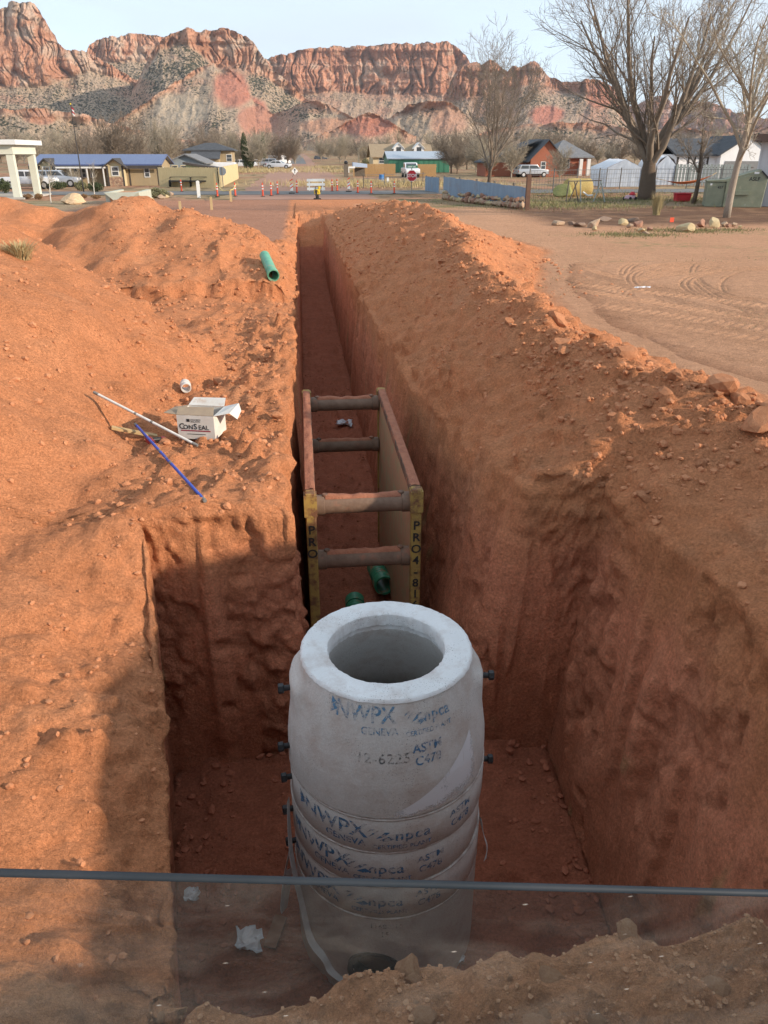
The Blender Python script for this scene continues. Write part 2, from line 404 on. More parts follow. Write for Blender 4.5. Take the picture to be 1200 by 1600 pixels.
def build_ground():
    nc = len(OL) + NW + NF + NW + len(OR_)
    P = np.zeros((NR, nc, 3)); yy = Yr[:, None]
    c0 = 0
    xl = XLt[:, None] - OL[::-1][None, :]; P[:, :len(OL), 0] = xl; P[:, :len(OL), 2] = H(xl, np.broadcast_to(yy, xl.shape))
    k = len(OL); t = (np.arange(1, NW + 1) / NW)[None, :]
    zt = P[:, k - 1, 2][:, None]; zfl = ZF * DEP[:, None] + zt * (1 - DEP[:, None])
    xw = XLt[:, None] + (XLb - XLt)[:, None] * np.clip(t * 1.0, 0, 1) ** .8
    P[:, k:k+NW, 0] = xw; P[:, k:k+NW, 2] = zt + (zfl - zt) * t
    xr = XRt[:, None] + OR_[None, :]; k3 = k + NW + NF + NW
    P[:, k3:, 0] = xr; P[:, k3:, 2] = H(np.maximum(xr, .51), np.broadcast_to(yy, xr.shape))
    f = (np.arange(1, NF + 1) / (NF + 1))[None, :]; k2 = k + NW
    xf = XLb[:, None] + (XRb - XLb)[:, None] * f
    zg = H(xf, np.broadcast_to(yy, xf.shape))
    ztr = P[:, k3, 2][:, None]; zfr = ZF * DEP[:, None] + ztr * (1 - DEP[:, None])
    zpl = np.where(Yr[:, None] < 10, zg, np.minimum(zg, .1))
    P[:, k2:k2+NF, 0] = xf; P[:, k2:k2+NF, 2] = ZF * DEP[:, None] + zpl * (1 - DEP[:, None])
    k2b = k2 + NF; t2 = ((NW - np.arange(0, NW)) / NW)[None, :]
    xw = XRt[:, None] + (XRb - XRt)[:, None] * t2 ** .85
    P[:, k2b:k3, 0] = xw; P[:, k2b:k3, 2] = ztr + (zfr - ztr) * t2
    P[:, :, 1] = yy
    X, Y, Z = P[..., 0], P[..., 1], P[..., 2]
    # spoil cover and surface zones
    def normals(P):
        du = np.gradient(P, axis=1); dv = np.gradient(P, axis=0); n = np.cross(du, dv)
        return n / np.maximum(np.linalg.norm(n, axis=-1, keepdims=True), 1e-9)
    n = normals(P); n = np.where((DEP < .02)[:, None, None], np.array([0., 0., 1.]), n)
    shear = (Yr > 5.88) & (Yr < 6.4); flatc = np.zeros(nc, bool); flatc[:k - 4] = True; flatc[k3 + 4:] = True; n = np.where((shear[:, None] & flatc[None, :])[..., None], np.array([0., 0., 1.]), n)
    iswall = np.zeros((NR, nc), bool); iswall[:, k:k2] = True; iswall[:, k2b:k3] = True; iswall &= (DEP[:, None] > .5)
    isfloor = np.zeros((NR, nc), bool); isfloor[:, k2:k2b] = True; isfloor &= (DEP[:, None] > .5)
    trR = pw(Yr, [(0, 6.6), (8, 6.4), (10.2, 6.1), (12.2, 5.3), (16, 5.3), (20.7, 6.1), (25, 7.6), (28, 8.6), (32, 8.0), (38, 6), (46, 4), (60, 3)])[:, None]
    drive = ss(-.1, .5, X - trR + .25 * perlin(X * .8, Y * .8, 4.4)) * (1 - ss(52, 58, Y))
    packed = ss(28.5, 30, Y + .6 * perlin(X * .3, 1.1, .7)) * (1 - ss(-.9, -.5, X))
    flat = np.clip(drive + packed + ss(47, 50, Y), 0, 1)
    # gouges and crumbs: displaced along the normal
    big = fbm(X * 1.1, Y * 1.1, Z * 1.1, 3) * .13
    med = fbm(X * 4.3, Y * 4.3, Z * 4.3, 4, gain=.6)
    w1, r1 = cells(X * 4.6, Y * 4.6, Z * 4.6, 3); w2, r2 = cells(X * 10.5, Y * 10.5, Z * 10.5, 5)
    clod1 = np.clip(.62 - w1, 0, 1) * r1 ** 2 * 1.6; clod2 = np.clip(.6 - w2, 0, 1) * r2 * 1.3
    near = 1 - ss(14, 30, Y)
    lump = ss(-.2, .3, fbm(X * .6 + 9, Y * .6, Z * .6, 3))
    crestR = np.exp(-((X - 3.6) / 1.3) ** 2) * ss(5, 7, Y); lump = np.clip(lump + .8 * crestR + .25 * (X > .5), 0, 1)
    trod = ss(-2.4, -1.6, X) * (X < .2) * ss(6.1, 6.6, Y) * (1 - ss(15, 17, Y)); lump = np.clip(lump + .9 * trod, 0, 1.5)
    smoothA = ss(-1.9, -2.6, X) * ss(7, 8.5, Y) * (1 - ss(12, 14, Y)); lump = np.maximum(lump, .35 * smoothA) * (1 - .3 * smoothA)
    grain = fbm(X * 13, Y * 13, Z * 13, 2)
    # crusted slabs broken along low scarps
    scarp = np.floor((fbm(X * .9 + 2, Y * .9, Z * .9, 4) + 1) * 9) / 9 - 1
    d_soil = big * .8 + .065 * med * (.4 + lump) + lump * (.21 * clod1 + .12 * clod2 * (.4 + .6 * near)) + .024 * grain + .24 * scarp * (1 - smoothA)
    tng = X - Y
    streak = fbm(tng * 6.5, Z * .4, Y * .6, 3)
    teeth = perlin(tng * 5.2, 3.3, Z * .20); teeth = np.where(teeth > .08, 1., 0.) * ss(-.1, .15, perlin(tng * .8, Z * .5, 9.9))
    chunk = fbm(X * 2.6, Y * 2.6, Z * 3.0, 5, gain=.6, ridge=True)
    plane_ = ss(-.02, .06, perlin(tng * 1.7 + .4 * perlin(Z * 3, tng * 3, 1.5), Z * .55 + .3 * perlin(tng * 4, Z * 4, 2.5), 4.4) + np.where(X > 1.6, .04, .12) + .08 * perlin(tng * 7, Z * 7, 1.2))
    rough = .045 * chunk + .10 * clod1 + .10 * clod2 + .06 * med + .03 * grain
    obl = fbm(tng * 4.2 + Z * 1.6, Z * .9 - tng * .5, 3.7, 4, gain=.6); pock = np.clip(.5 - cells(tng * 2.7 + 40, Z * 2.1, 0 * X + .5, 8)[0], 0, 1)
    rough = rough - .10 * pock + .05 * obl * (X > 1.6)
    d_wall = plane_ * (.030 + .035 * obl * (X > 1.6) + .026 * streak + np.where(X > 1.6, .06, .045) * teeth + .012 * grain) + (1 - plane_) * (rough - .03) + .09 * big / .13 * .5
    d_wall = np.where((X < 0) & (Y < 5.9), d_wall * .45, d_wall)
    trn = (Y > 6.6) & iswall; d_wall = np.where(trn, d_wall * .42, d_wall)
    fdist = np.minimum(X - XLb[:, None], XRb[:, None] - X); fdist = np.minimum(fdist, np.where(Y < 6.0, 99, 99)); backd = np.where((X < -.12) | (X > 1.24), np.maximum(6.0 - Y, 0), 9.)
    toe_ = np.exp(-np.maximum(np.minimum(fdist, backd), 0) / .16) * (.25 + .5 * fbm(X * 1.4 + 7, Y * 1.4, .2, 2)) * (Y < 6.1)
    d_floor = .28 * np.maximum(toe_, 0) + .06 * med + .12 * np.maximum(fbm(X * 1.6, Y * 1.6, 3.3, 3), 0) + .16 * clod1 + .09 * clod2
    # tyre and track marks on the packed drive
    bend = np.sqrt((X - 16) ** 2 + (Y - 20) ** 2); rut = .5 * np.sin(bend * 34) * ss(-.1, .3, perlin(bend * 1.6, np.arctan2(Y - 20, X - 16) * 2, 1.5))
    line = .5 * np.sin((X * .75 + Y * .66) * 30) * ss(.05, .3, perlin(X * .6, Y * .6, 7.5))
    d_flat = .012 * med + .05 * big
    d = np.where(iswall, d_wall, np.where(isfloor, d_floor, d_soil * (1 - flat) + d_flat * flat))
    # ease the change from wall to bank
    for s in range(1):
        d[:, 1:-1] = (d[:, :-2] + 2 * d[:, 1:-1] + d[:, 2:]) / 4
    d *= 1 - ss(48, 58, Y) * .9
    d *= (np.abs(X) < 55)
    mask_box = (Y > 6.6) & (Y < 11.2) & (iswall)
    d = np.where(mask_box & (d * 1.0 > .03), .03, d)
    P = P + n * d[..., None]
    # colours
    def C(r, g, b): return np.array([r, g, b])
    m1 = fbm(X * .5, Y * .5, Z * .5, 3)[..., None]; m2 = fbm(X * 2.2, Y * 2.2, Z * 2.2, 3)[..., None]
    col = C(.54, .222, .104) + m1 * C(.05, .025, .014) + m2 * C(.06, .028, .015)
    pale = ss(.15, .5, fbm(X * 1.4 + 31, Y * 1.4, Z * 1.4, 3))[..., None]
    col = col * (1 - .35 * pale) + C(.52, .265, .145) * .35 * pale
    wallc = C(.60, .222, .122) + (streak[..., None]) * C(.10, .05, .032) + teeth[..., None] * C(.03, .018, .012) + m2 * C(.03, .012, .008)
    clay = (ss(.36, .5, perlin(X * 5 + Y * 5, Z * 1.1, 6.6)) * ss(.1, .35, perlin(X * 1.3, Y * 1.3, Z * 1.3 + 4)))[..., None]
    wallc = wallc * (1 - clay * .7) + C(.44, .27, .13) * clay * .7
    depth_tone = ss(-.9, -2.3, Z)[..., None]          # darker towards the bottom of the cut
    wallc = wallc * (1 - depth_tone * .22); wallc = wallc * (.90 + .16 * plane_[..., None])
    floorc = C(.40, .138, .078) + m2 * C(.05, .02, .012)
    dc = C(.51, .28, .165) + m1 * C(.05, .03, .02) + m2 * C(.05, .03, .02)
    grass = (ss(.0, .3, fbm(X * .35 + 3, Y * .5, 1.7, 3)) * ss(8.0, 11.5, X) * (1 - ss(31, 36, Y)) * ss(14, 18, Y))[..., None]
    gr2 = ss(-.1, .25, fbm(X * 4, Y * 4, 2.7, 3))[..., None]
    dc = dc * (1 - grass * .75 * gr2) + C(.27, .22, .10) * grass * .75 * gr2
    pc = C(.38, .19, .12) + m1 * C(.05, .03, .02)
    dark = (ss(31, 34, Y + X * .3) * (1 - ss(-6.5, -3.5, X + .2 * (Y - 40))) * (1 - ss(50, 56, Y)))[..., None]
    pc = pc * (1 - dark) + C(.15, .10, .085) * dark
    garden = (ss(36, 39, Y) * ss(11, 13.5, X))[..., None]
    gm = ss(-.1, .3, fbm(X * .8, Y * .8, 8.7, 3))[..., None]
    gcol = C(.17, .095, .06) * (1 - gm) + C(.26, .15, .09) * gm
    yard = ss(50, 53, Y)[..., None]; ym = ss(-.15, .25, fbm(X * .5, Y * .5, 18.7, 4))[..., None]
    ycol = C(.30, .20, .12) * (1 - ym) + C(.20, .17, .075) * ym
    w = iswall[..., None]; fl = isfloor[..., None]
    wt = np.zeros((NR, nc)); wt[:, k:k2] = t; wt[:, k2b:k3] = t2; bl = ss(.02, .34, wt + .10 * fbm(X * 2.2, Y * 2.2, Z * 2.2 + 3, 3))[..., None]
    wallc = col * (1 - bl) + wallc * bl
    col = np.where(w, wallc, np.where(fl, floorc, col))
    dr = drive[..., None]; col = col * (1 - dr) + dc * dr
    pk = packed[..., None]; col = col * (1 - pk) + pc * pk
    col = col * (1 - garden * dr) + gcol * garden * dr
    rightyard = yard * ss(4, 8, X)[..., None]; col = col * (1 - rightyard) + ycol * rightyard
    leftlawn = (ss(46, 50, Y) * (1 - ss(-15, -12.5, X)))[..., None]
    col = col * (1 - leftlawn) + (C(.20, .18, .085) * ym + C(.34, .25, .16) * (1 - ym)) * leftlawn
    tan = (1 - ss(2.2, 2.5, Y))[..., None] * (1 - w); col = col * (1 - tan * .8) + C(.56, .285, .15) * tan * .8
    rgba = np.concatenate([np.clip(col, .02, .9), np.ones_like(col[..., :1])], -1)
    return P, rgba, (k, k2, k2b, k3)
GP, GC, GB = build_ground()
m_dirt = attr_mat('red_soil', noises=((5., .16), (38., .30), (170., .30)), bumps=((9., .06), (42., .034), (150., .010)))
ground = link('ground', grid_mesh('ground', GP, m_dirt, GC)); tag(ground, kind='structure')
_flip = GP[5, 5, 2]

def surf(x, y):
    j = int(np.clip(np.searchsorted(Yr, y), 0, NR - 1))
    if j > 0 and abs(Yr[j-1] - y) < abs(Yr[j] - y): j -= 1
    return float(np.interp(x, np.maximum.accumulate(GP[j, :, 0]), GP[j, :, 2]))
def onground(px, py, t0=2., t1=60.):
    d = ray(px, py); t = t0
    while t < t1:
        x, y, z = d[0]*t, d[1]*t, HC + d[2]*t
        if z < surf(x, y): break
        t += .02 + t * .001
    return Vector((x, y, surf(x, y)))

# valley floor beyond the street grade
def zval(x, y):
    r = np.sqrt(x * x + y * y); return .0065 * np.maximum(0, r - 230)
def build_valley():
    az = np.linspace(R(-75), R(75), 220); rr = np.concatenate([np.linspace(0, 1, 3)[:0], 58 * np.exp(np.linspace(0, math.log(5200 / 58), 130))])
    A, Q = np.meshgrid(az, rr); X = Q * np.sin(A); Y = Q * np.cos(A)
    # pull the inner edge out to the sheet's rim
    s = np.maximum(np.abs(X) / 61.0, Y / 61.2); inner = Q < 95
    k = np.where(s < 1, 1 / np.maximum(s, 1e-6), 1); X = np.where(inner, X * k, X); Y = np.where(inner, Y * k, Y)
    Z = zval(X, Y) - .03 + .0 * X
    P = np.stack([X, Y, Z], -1)
    def C(r, g, b): return np.array([r, g, b])
    m = ss(-.2, .3, fbm(X * .05, Y * .05, 1.2, 4))[..., None]; m2 = ss(-.1, .3, fbm(X * .17, Y * .17, 5.2, 3))[..., None]
    col = C(.34, .24, .14) * (1 - m) + C(.36, .18, .11) * m; col = col * (1 - .5 * m2) + C(.21, .17, .085) * .5 * m2
    rgba = np.concatenate([col, np.full_like(col[..., :1], .42)], -1)
    return P, rgba
VP_, VC_ = build_valley()
m_valley = attr_mat('valley_soil', noises=((.4, .2), (2.5, .2)), bumps=((1.2, .12),), shrub=(.5, (.10, .085, .045)))
tag(link('terrain', grid_mesh('terrain', VP_, m_valley, VC_, flip=True)), kind='structure')

# streets
m_asph = mat('asphalt', (.13, .125, .12), (.19, .18, .17), .9, .8, .004, 40)
m_gravel = mat('red_gravel', (.30, .165, .115), (.36, .21, .15), .95, .35, .01, 8)
def strip(name, pts, wl, wr, material, dz=.012, n=40, wob_=0.):
    P = []
    pts = np.array(pts, float); tt = np.linspace(0, len(pts) - 1, n)
    for i, t in enumerate(tt):
        x = np.interp(t, range(len(pts)), pts[:, 0]); y = np.interp(t, range(len(pts)), pts[:, 1])
        dx = np.interp(min(t + .01, len(pts) - 1), range(len(pts)), pts[:, 0]) - np.interp(max(t - .01, 0), range(len(pts)), pts[:, 0])
        dy = np.interp(min(t + .01, len(pts) - 1), range(len(pts)), pts[:, 1]) - np.interp(max(t - .01, 0), range(len(pts)), pts[:, 1])
        L = math.hypot(dx, dy); nx, ny = -dy / L, dx / L
        w1 = wl + wob_ * perlin(y * .12, 3.1, i * .0); w2 = wr + wob_ * perlin(y * .12, 9.1, .0)
        row = []
        for s in np.linspace(float(w1), -float(w2), 6):
            px_, py_ = x + nx * s, y + ny * s
            zz = surf(px_, py_) if (py_ < 61 and abs(px_) < 60) else float(zval(px_, py_)) - .03
            row.append((px_, py_, max(zz, -.03) + dz))
        P.append(row)
    o = link(name, grid_mesh(name, np.array(P), material)); tag(o, kind='structure'); return o
strip('road', [(1.0, 62.2), (1.0, 140), (0.5, 260), (1.5, 420), (0, 700)], 6.2, 4.6, m_gravel, .02, 60, 1.2)
strip('street', [(-62, 75.5), (-25, 74.5), (0, 73), (40, 74), (90, 76)], 3.3, 3.3, m_asph, .034, 40)
strip('far_road', [(0, 262), (0, 420), (-3, 700)], 2.6, 2.6, m_asph, .05, 24)

# ------------------------------------------------------------------ mesas and hills behind the town
m_rock = attr_mat('desert_rock', noises=((.05, .15), (.25, .22)), bumps=((.05, 16.), (.22, 4.5)), shrub=(.17, (.06, .062, .042)), spec=.05)
def ray_h(px, py):
    d = ray(px, py); h = math.hypot(d[0], d[1]); return d[0] / h, d[1] / h, d[2] / h
def mesa(name, sky_pts, dist, cliff_pts, base_py=238, seed=0, n=None, rows=110, c1=.22, c2=1.5, butt=1., shrub=.36, red=(), jag=1., cream=0., tone=(1, 1, 1), terr=1.):
    x0, x1 = sky_pts[0][0], sky_pts[-1][0]; n = n or int(abs(x1 - x0) * 1.5); rows = int(rows * 1.35)
    px = np.linspace(x0, x1, n); psky = pw(px, sky_pts)
    psky = psky + jag * (2.6 * fbm(px * .11 + seed * 7, seed + .5, .2, 3) + 3.2 * (np.floor(3 * (fbm(px * .07 + seed * 3, seed + 8.5, .7, 2) + 1)) / 3 - 1)) * ss(0, 12, base_py - psky)
    pcl = np.maximum(pw(px, cliff_pts), psky)
    D = np.array([ray_h(a, 240) for a in px]); dxy = D[:, :2]
    el = lambda py: np.array([ray_h(a, b)[2] for a, b in zip(px, py)])
    Rd = pw(px, dist) if isinstance(dist, (list, tuple)) else np.full(n, float(dist))
    zc = HC + el(psky) * Rd; zcl = HC + el(pcl) * Rd
    zb = zval(np.zeros(n), Rd * .75) - 3
    az = np.arctan2(dxy[:, 0], dxy[:, 1]); s = (az * np.mean(Rd))[None, :]
    t = np.linspace(0, 1, rows)[:, None]
    Z = zb + (zc - zb) * t
    hcl = (zc - zcl)[None, :]
    below = np.maximum(zcl[None, :] - Z, 0)
    d = np.where(Z > zcl, (zc - Z) * c1, hcl * c1 + below * c2 * (.75 + .5 * below / np.maximum(zcl - zb, 1)[None, :]))
    cm = ss(-8, 8, Z - zcl[None, :])
    S = s + 0 * Z
    sd_ = seed * 13.7
    b1 = fbm(S / 150 + sd_, Z / 420, .3, 2, ridge=True); b2 = fbm(S / 52 + sd_, Z / 190, 1.3, 3, ridge=True); b3 = fbm(S / 17 + sd_, Z / 60, 2.3, 3)
    st = fbm(S / 400 + sd_, Z / 22, 3.3, 3)
    wv_ = S + 45 * fbm(S / 130, Z / 90, 5.7, 3); dens = ss(-.3, .3, fbm(S / 140 + sd_, Z / 90, 12.1, 2)); crk = np.abs(perlin(wv_ / 48 + sd_, Z / 150, 7.9)) + .12 * (1 - dens); crk2 = np.abs(perlin(wv_ / 14 + sd_, Z / 50, 2.9)) + .15 * dens; blkc, blkr = cells(S / 30 + sd_, Z / 24, 0 * S + .5, 9)
    ter = ss(-.1, .1, perlin(Z / 26 + sd_ + .3 * b1, .5, .5)) - .5
    disp = butt * (38 * b1 + 13 * b2 + 7 * b3) * (.25 + .75 * cm) + cm * (terr * (10 * st + 9 * ter) - 26 * np.clip(.22 - crk, 0, 1) / .22 * .8 - 9 * np.clip(.2 - crk2, 0, 1) / .2 + 12 * (blkr - .5))
    gul = fbm(S / 85 + .25 * (below / 60) + sd_, below / 330, 6.3, 4, ridge=True); blk = fbm(S / 22, Z / 16, sd_, 3)
    bo, br = cells(S / 13 + sd_, Z / 9, 0 * S + .5, 4)
    disp = disp + (1 - cm) * (butt * 26 * gul + 10 * blk + 9 * np.clip(.5 - bo, 0, 1) * br)
    fade = np.minimum(1, np.minimum((px - x0), (x1 - px))[None, :] / 12 + .15)
    r = Rd[None, :] - d - disp * fade
    X = dxy[:, 0][None, :] * r; Y = dxy[:, 1][None, :] * r
    # keep the sight line of every height as the crest was measured
    Zp = HC + (Z - HC) * (r / Rd[None, :]) ** .0
    P = np.stack([X, Y, Zp], -1)
    # back slope so that the body is closed behind the crest
    back = []
    for q, dz in ((60, 4), (250, 30), (700, 400)):
        back.append(np.stack([dxy[:, 0] * (r[-1] + q), dxy[:, 1] * (r[-1] + q), np.maximum(zc - dz, -5)], -1))
    P = np.concatenate([P, np.array(back)], 0)
    def C(r, g, b): return np.array([r, g, b])
    band = fbm(S / 900 + sd_, Z / 30, 8.3, 3)[..., None]; vs = fbm(S / 20 + sd_, Z / 130, 4.3, 3)[..., None]
    cliff = C(.54, .275, .175) + band * C(.12, .085, .06) + vs * C(.14, .095, .07); cliff = cliff * (1 - .35 * (np.clip(.25 - crk, 0, 1) / .25)[..., None])
    crm = ss(.05 - cream, .4 - cream, fbm(S / 60 + sd_, Z / 45, 14.3, 3))[..., None]
    cliff = cliff * (1 - .7 * crm) + C(.60, .47, .36) * .7 * crm
    talus = C(.45, .335, .24) + fbm(S / 40, Z / 30, 5.1, 3)[..., None] * C(.08, .06, .05)
    rs = ss(.02, .3, fbm(S / 120 + sd_, Z / 60, 11.3, 3))[..., None]; talus = talus * (1 - rs * .7) + C(.47, .265, .185) * rs * .7
    col = talus * (1 - cm[..., None]) + cliff * cm[..., None]
    sh = (shrub + .02) * (1 - cm) + .22 * cm + .16 * fbm(S / 70, Z / 50, 2.2 + sd_, 3)
    # exposed red badland slopes
    ppx = px[None, :] + 0 * Z; elz = (Z - HC) / r; py_ = np.array([ray_h(600, q)[2] for q in (0, 240)]); pyz = 0 + (elz - py_[0]) / (py_[1] - py_[0]) * 240
    for (ax, ay, wx, wy, c) in red:
        k = ss(1.25, .75, np.sqrt(((ppx - ax) / wx) ** 2 + ((pyz - ay) / wy) ** 2) + .25 * fbm(S / 30, Z / 30, 1.1, 2))
        col = col * (1 - k[..., None]) + np.array(c) * k[..., None]; sh = sh * (1 - .7 * k)
    top = ss(.965, 1, t + 0 * Z); sh = sh + .20 * top
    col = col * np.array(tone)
    rgba = np.concatenate([np.clip(col, .02, .9), np.clip(sh, 0, 1)[..., None]], -1)
    rgba = np.concatenate([rgba, np.repeat(rgba[-1:], 3, 0)], 0)
    o = link(name, grid_mesh(name, P, m_rock, rgba)); tag(o, kind='structure'); return o
RED = (.46, .20, .14); TAN = (.47, .37, .27)
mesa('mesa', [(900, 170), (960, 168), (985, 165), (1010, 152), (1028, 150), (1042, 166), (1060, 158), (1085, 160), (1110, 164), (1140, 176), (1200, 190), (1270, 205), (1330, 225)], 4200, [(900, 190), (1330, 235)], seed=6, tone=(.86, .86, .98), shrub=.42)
mesa('mesa', [(148, 92), (158, 84), (163, 72), (185, 62), (205, 61), (222, 57), (240, 56), (262, 57), (275, 60), (300, 60), (340, 90)], 3100, [(148, 100), (170, 100), (230, 98), (340, 110)], seed=2, cream=.12, shrub=.45)
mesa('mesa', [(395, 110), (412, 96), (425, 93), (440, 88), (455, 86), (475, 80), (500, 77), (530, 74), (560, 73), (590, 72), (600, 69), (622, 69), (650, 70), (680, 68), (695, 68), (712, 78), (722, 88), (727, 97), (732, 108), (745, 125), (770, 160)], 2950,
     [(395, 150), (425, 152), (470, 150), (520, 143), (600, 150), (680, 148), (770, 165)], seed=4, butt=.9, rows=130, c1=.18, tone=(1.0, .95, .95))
mesa('butte', [(-120, 70), (-60, 55), (-20, 45), (0, 36), (10, 27), (14, 24), (25, 22), (30, 26), (45, 17), (52, 14), (54, 7), (62, 8), (68, 10), (76, 9), (84, 9), (92, 12), (98, 22), (103, 36), (109, 50), (115, 58), (117, 70), (126, 80), (140, 82), (152, 84), (165, 90), (185, 100), (215, 120), (260, 160)], 2500,
     [(-120, 140), (20, 140), (90, 138), (120, 125), (160, 112), (215, 130), (260, 165)], seed=1, butt=1.05, rows=150, c1=.30, cream=.05, shrub=.44)
mesa('mesa', [(690, 150), (720, 104), (735, 100), (748, 100), (760, 97), (768, 99), (778, 108), (785, 113), (792, 107), (797, 106), (801, 109), (808, 105), (818, 98), (826, 100), (838, 110), (850, 122), (868, 127), (885, 129), (905, 126), (916, 125), (926, 128), (940, 133), (948, 138), (956, 152), (963, 166), (968, 182), (985, 205), (1010, 225)], 2350,
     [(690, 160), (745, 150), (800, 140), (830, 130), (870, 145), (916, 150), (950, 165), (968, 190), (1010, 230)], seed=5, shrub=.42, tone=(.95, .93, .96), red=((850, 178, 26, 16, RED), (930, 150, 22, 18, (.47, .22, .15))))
mesa('mesa', [(215, 150), (250, 90), (268, 68), (285, 56), (300, 50), (312, 48), (322, 52), (328, 50), (340, 48), (352, 48), (364, 46), (376, 48), (386, 54), (398, 58), (406, 66), (412, 76), (418, 86), (424, 98), (432, 112), (448, 122), (470, 145), (500, 175)], 2150,
     [(215, 150), (268, 78), (300, 70), (325, 84), (345, 104), (380, 110), (415, 118), (448, 140), (500, 180)], seed=3, rows=140, cream=.1, shrub=.45, red=((365, 132, 32, 26, RED), (400, 172, 22, 22, RED), (310, 150, 30, 20, TAN)))
mesa('hill', [(130, 228), (190, 190), (240, 160), (285, 130), (320, 110), (345, 100), (362, 104), (388, 132), (402, 160), (430, 180), (470, 165), (500, 158), (540, 178), (580, 200), (640, 222)], [(130, 1750), (345, 1950), (640, 1700)], [(130, 228), (345, 101), (350, 108), (640, 222)],
     seed=8, rows=90, c2=1.9, shrub=.40, jag=.7, red=((370, 138, 30, 28, RED), (405, 185, 30, 24, (.47, .23, .16)), (290, 172, 40, 26, TAN), (520, 195, 50, 14, (.48, .27, .18))))
mesa('hill', [(560, 215), (590, 196), (612, 182), (635, 166), (660, 161), (685, 160), (703, 162), (716, 172), (735, 186), (770, 205), (810, 225)], 1650, [(560, 215), (660, 168), (700, 166), (810, 225)], seed=9, rows=70, shrub=.36, cream=.3, red=((700, 190, 28, 20, (.46, .27, .19)),))
mesa('hill', [(480, 222), (520, 205), (555, 186), (575, 178), (590, 181), (615, 196), (650, 215)], 1450, [(480, 222), (575, 181), (650, 215)], seed=10, rows=50, shrub=.30, red=((575, 195, 40, 16, RED),))
mesa('hill', [(-150, 150), (-60, 160), (0, 172), (35, 174), (70, 170), (95, 176), (140, 180), (190, 196), (260, 215), (330, 226)], 1500, [(-150, 160), (0, 178), (90, 182), (330, 230)], seed=12, rows=60, shrub=.42, red=((70, 185, 24, 10, (.47, .25, .17)),))
mesa('hill', [(700, 230), (760, 205), (820, 196), (880, 192), (940, 196), (1000, 205), (1060, 200), (1120, 208), (1200, 200), (1300, 215)], 1500, [(700, 231), (820, 197), (1000, 206), (1120, 209), (1200, 201), (1300, 216)], seed=14, rows=50, shrub=.44, tone=(.9, .88, .9))

# packed sandy driveway over the right-hand ground, crossed by tyre and track marks
def build_drive():
    xs = np.concatenate([np.arange(4.6, 12, .045), np.arange(12, 26, .12)]); ys = np.arange(8.5, 26, .05)
    X, Y = np.meshgrid(xs, ys); Z = np.zeros_like(X)
    for j, y in enumerate(ys):
        i = int(np.clip(np.searchsorted(Yr, y), 1, NR - 1)); f = (y - Yr[i-1]) / (Yr[i] - Yr[i-1])
        za = np.interp(xs, np.maximum.accumulate(GP[i-1, :, 0]), GP[i-1, :, 2]); zb = np.interp(xs, np.maximum.accumulate(GP[i, :, 0]), GP[i, :, 2]); Z[j] = za * (1 - f) + zb * f
    tr = pw(ys, [(0, 6.6), (8, 6.4), (10.2, 6.1), (12.2, 5.3), (16, 5.3), (20.7, 6.1), (25, 7.6), (28, 8.6)])[:, None]
    m = ss(.1, 1.3, X - tr + .2 * perlin(X * .8, Y * .8, 4.4)) * ss(26, 24, X) * ss(8.6, 9.2, Y) * ss(25.9, 23.5, Y)
    def band(r0, cx, cy, w, pitch, sgn=1):
        r = np.sqrt((X - cx) ** 2 + (Y - cy) ** 2); a = np.arctan2(Y - cy, X - cx); k = ss(w, w * .7, np.abs(r - r0) + .06 * perlin(a * 9, r, 1.1))
        return k, r, a
    t = np.zeros_like(X)
    rt = np.random.RandomState(8); arcs = []
    for q in range(26):
        cx, cy = rt.uniform(12, 26), rt.uniform(10, 30); qx, qy = rt.uniform(6, 11), rt.uniform(10, 22); arcs.append((math.hypot(qx - cx, qy - cy), cx, cy, rt.uniform(.12, .28), 'rib' if rt.rand() < .7 else 'bar'))
    for (r0, cx, cy, w, kind) in tuple(arcs) + ((9.2, 14.5, 20, .30, 'rib'), (8.3, 14.5, 20, .26, 'rib'), (7.2, 14.2, 19, .34, 'bar'), (10.4, 15.3, 19.5, .30, 'rib'), (12.5, 17, 23, .3, 'bar'), (11.2, 17, 23, .28, 'rib'), (6.0, 14.4, 18.5, .24, 'rib'), (15.5, 21, 22, .36, 'bar'), (14.2, 21, 22, .3, 'rib'), (16.8, 20, 26, .3, 'rib'), (30, -18, 2, .3, 'bar'), (31.6, -18, 2, .3, 'rib'), (27.6, -18, 6, .28, 'rib'), (20.5, 24, 28, .3, 'bar'), (22, 24, 28, .3, 'rib'), (18.9, 22, 27, .28, 'rib'), (4.8, 14.2, 17.6, .25, 'rib'), (34, -18, -6, .3, 'rib'), (36, -18, -6, .3, 'bar')):
        k, r, a = band(r0, cx, cy, w, 0)
        pat = np.sin(r * 2 * math.pi / .15) if kind == 'rib' else np.sin(a * r0 * 2 * math.pi / .2)
        wear = ss(-.8, -.1, perlin(a * 2.2, r * .4, r0)); t = np.where(k > .02, t * (1 - k) + k * wear * (pat * .55 - .5), t)
    Z = Z + m * (.045 + .027 * t + .014 * fbm(X * 3, Y * 3, 2.2, 4, gain=.6)) - (1 - m) * .10
    def C(r, g, b): return np.array([r, g, b])
    m1 = fbm(X * .5, Y * .5, .5, 3)[..., None]; m2 = fbm(X * 2.6, Y * 2.6, .5, 4)[..., None]
    col = C(.51, .28, .165) + m1 * C(.05, .03, .02) + m2 * C(.05, .03, .02) + t[..., None] * C(.02, .012, .008)
    edge = ss(1.6, .4, X - tr)[..., None]; col = col * (1 - .6 * edge) + C(.42, .185, .095) * .4 * edge
    return np.stack([X, Y, Z], -1), np.concatenate([col, np.ones_like(col[..., :1])], -1)
DP, DC = build_drive()
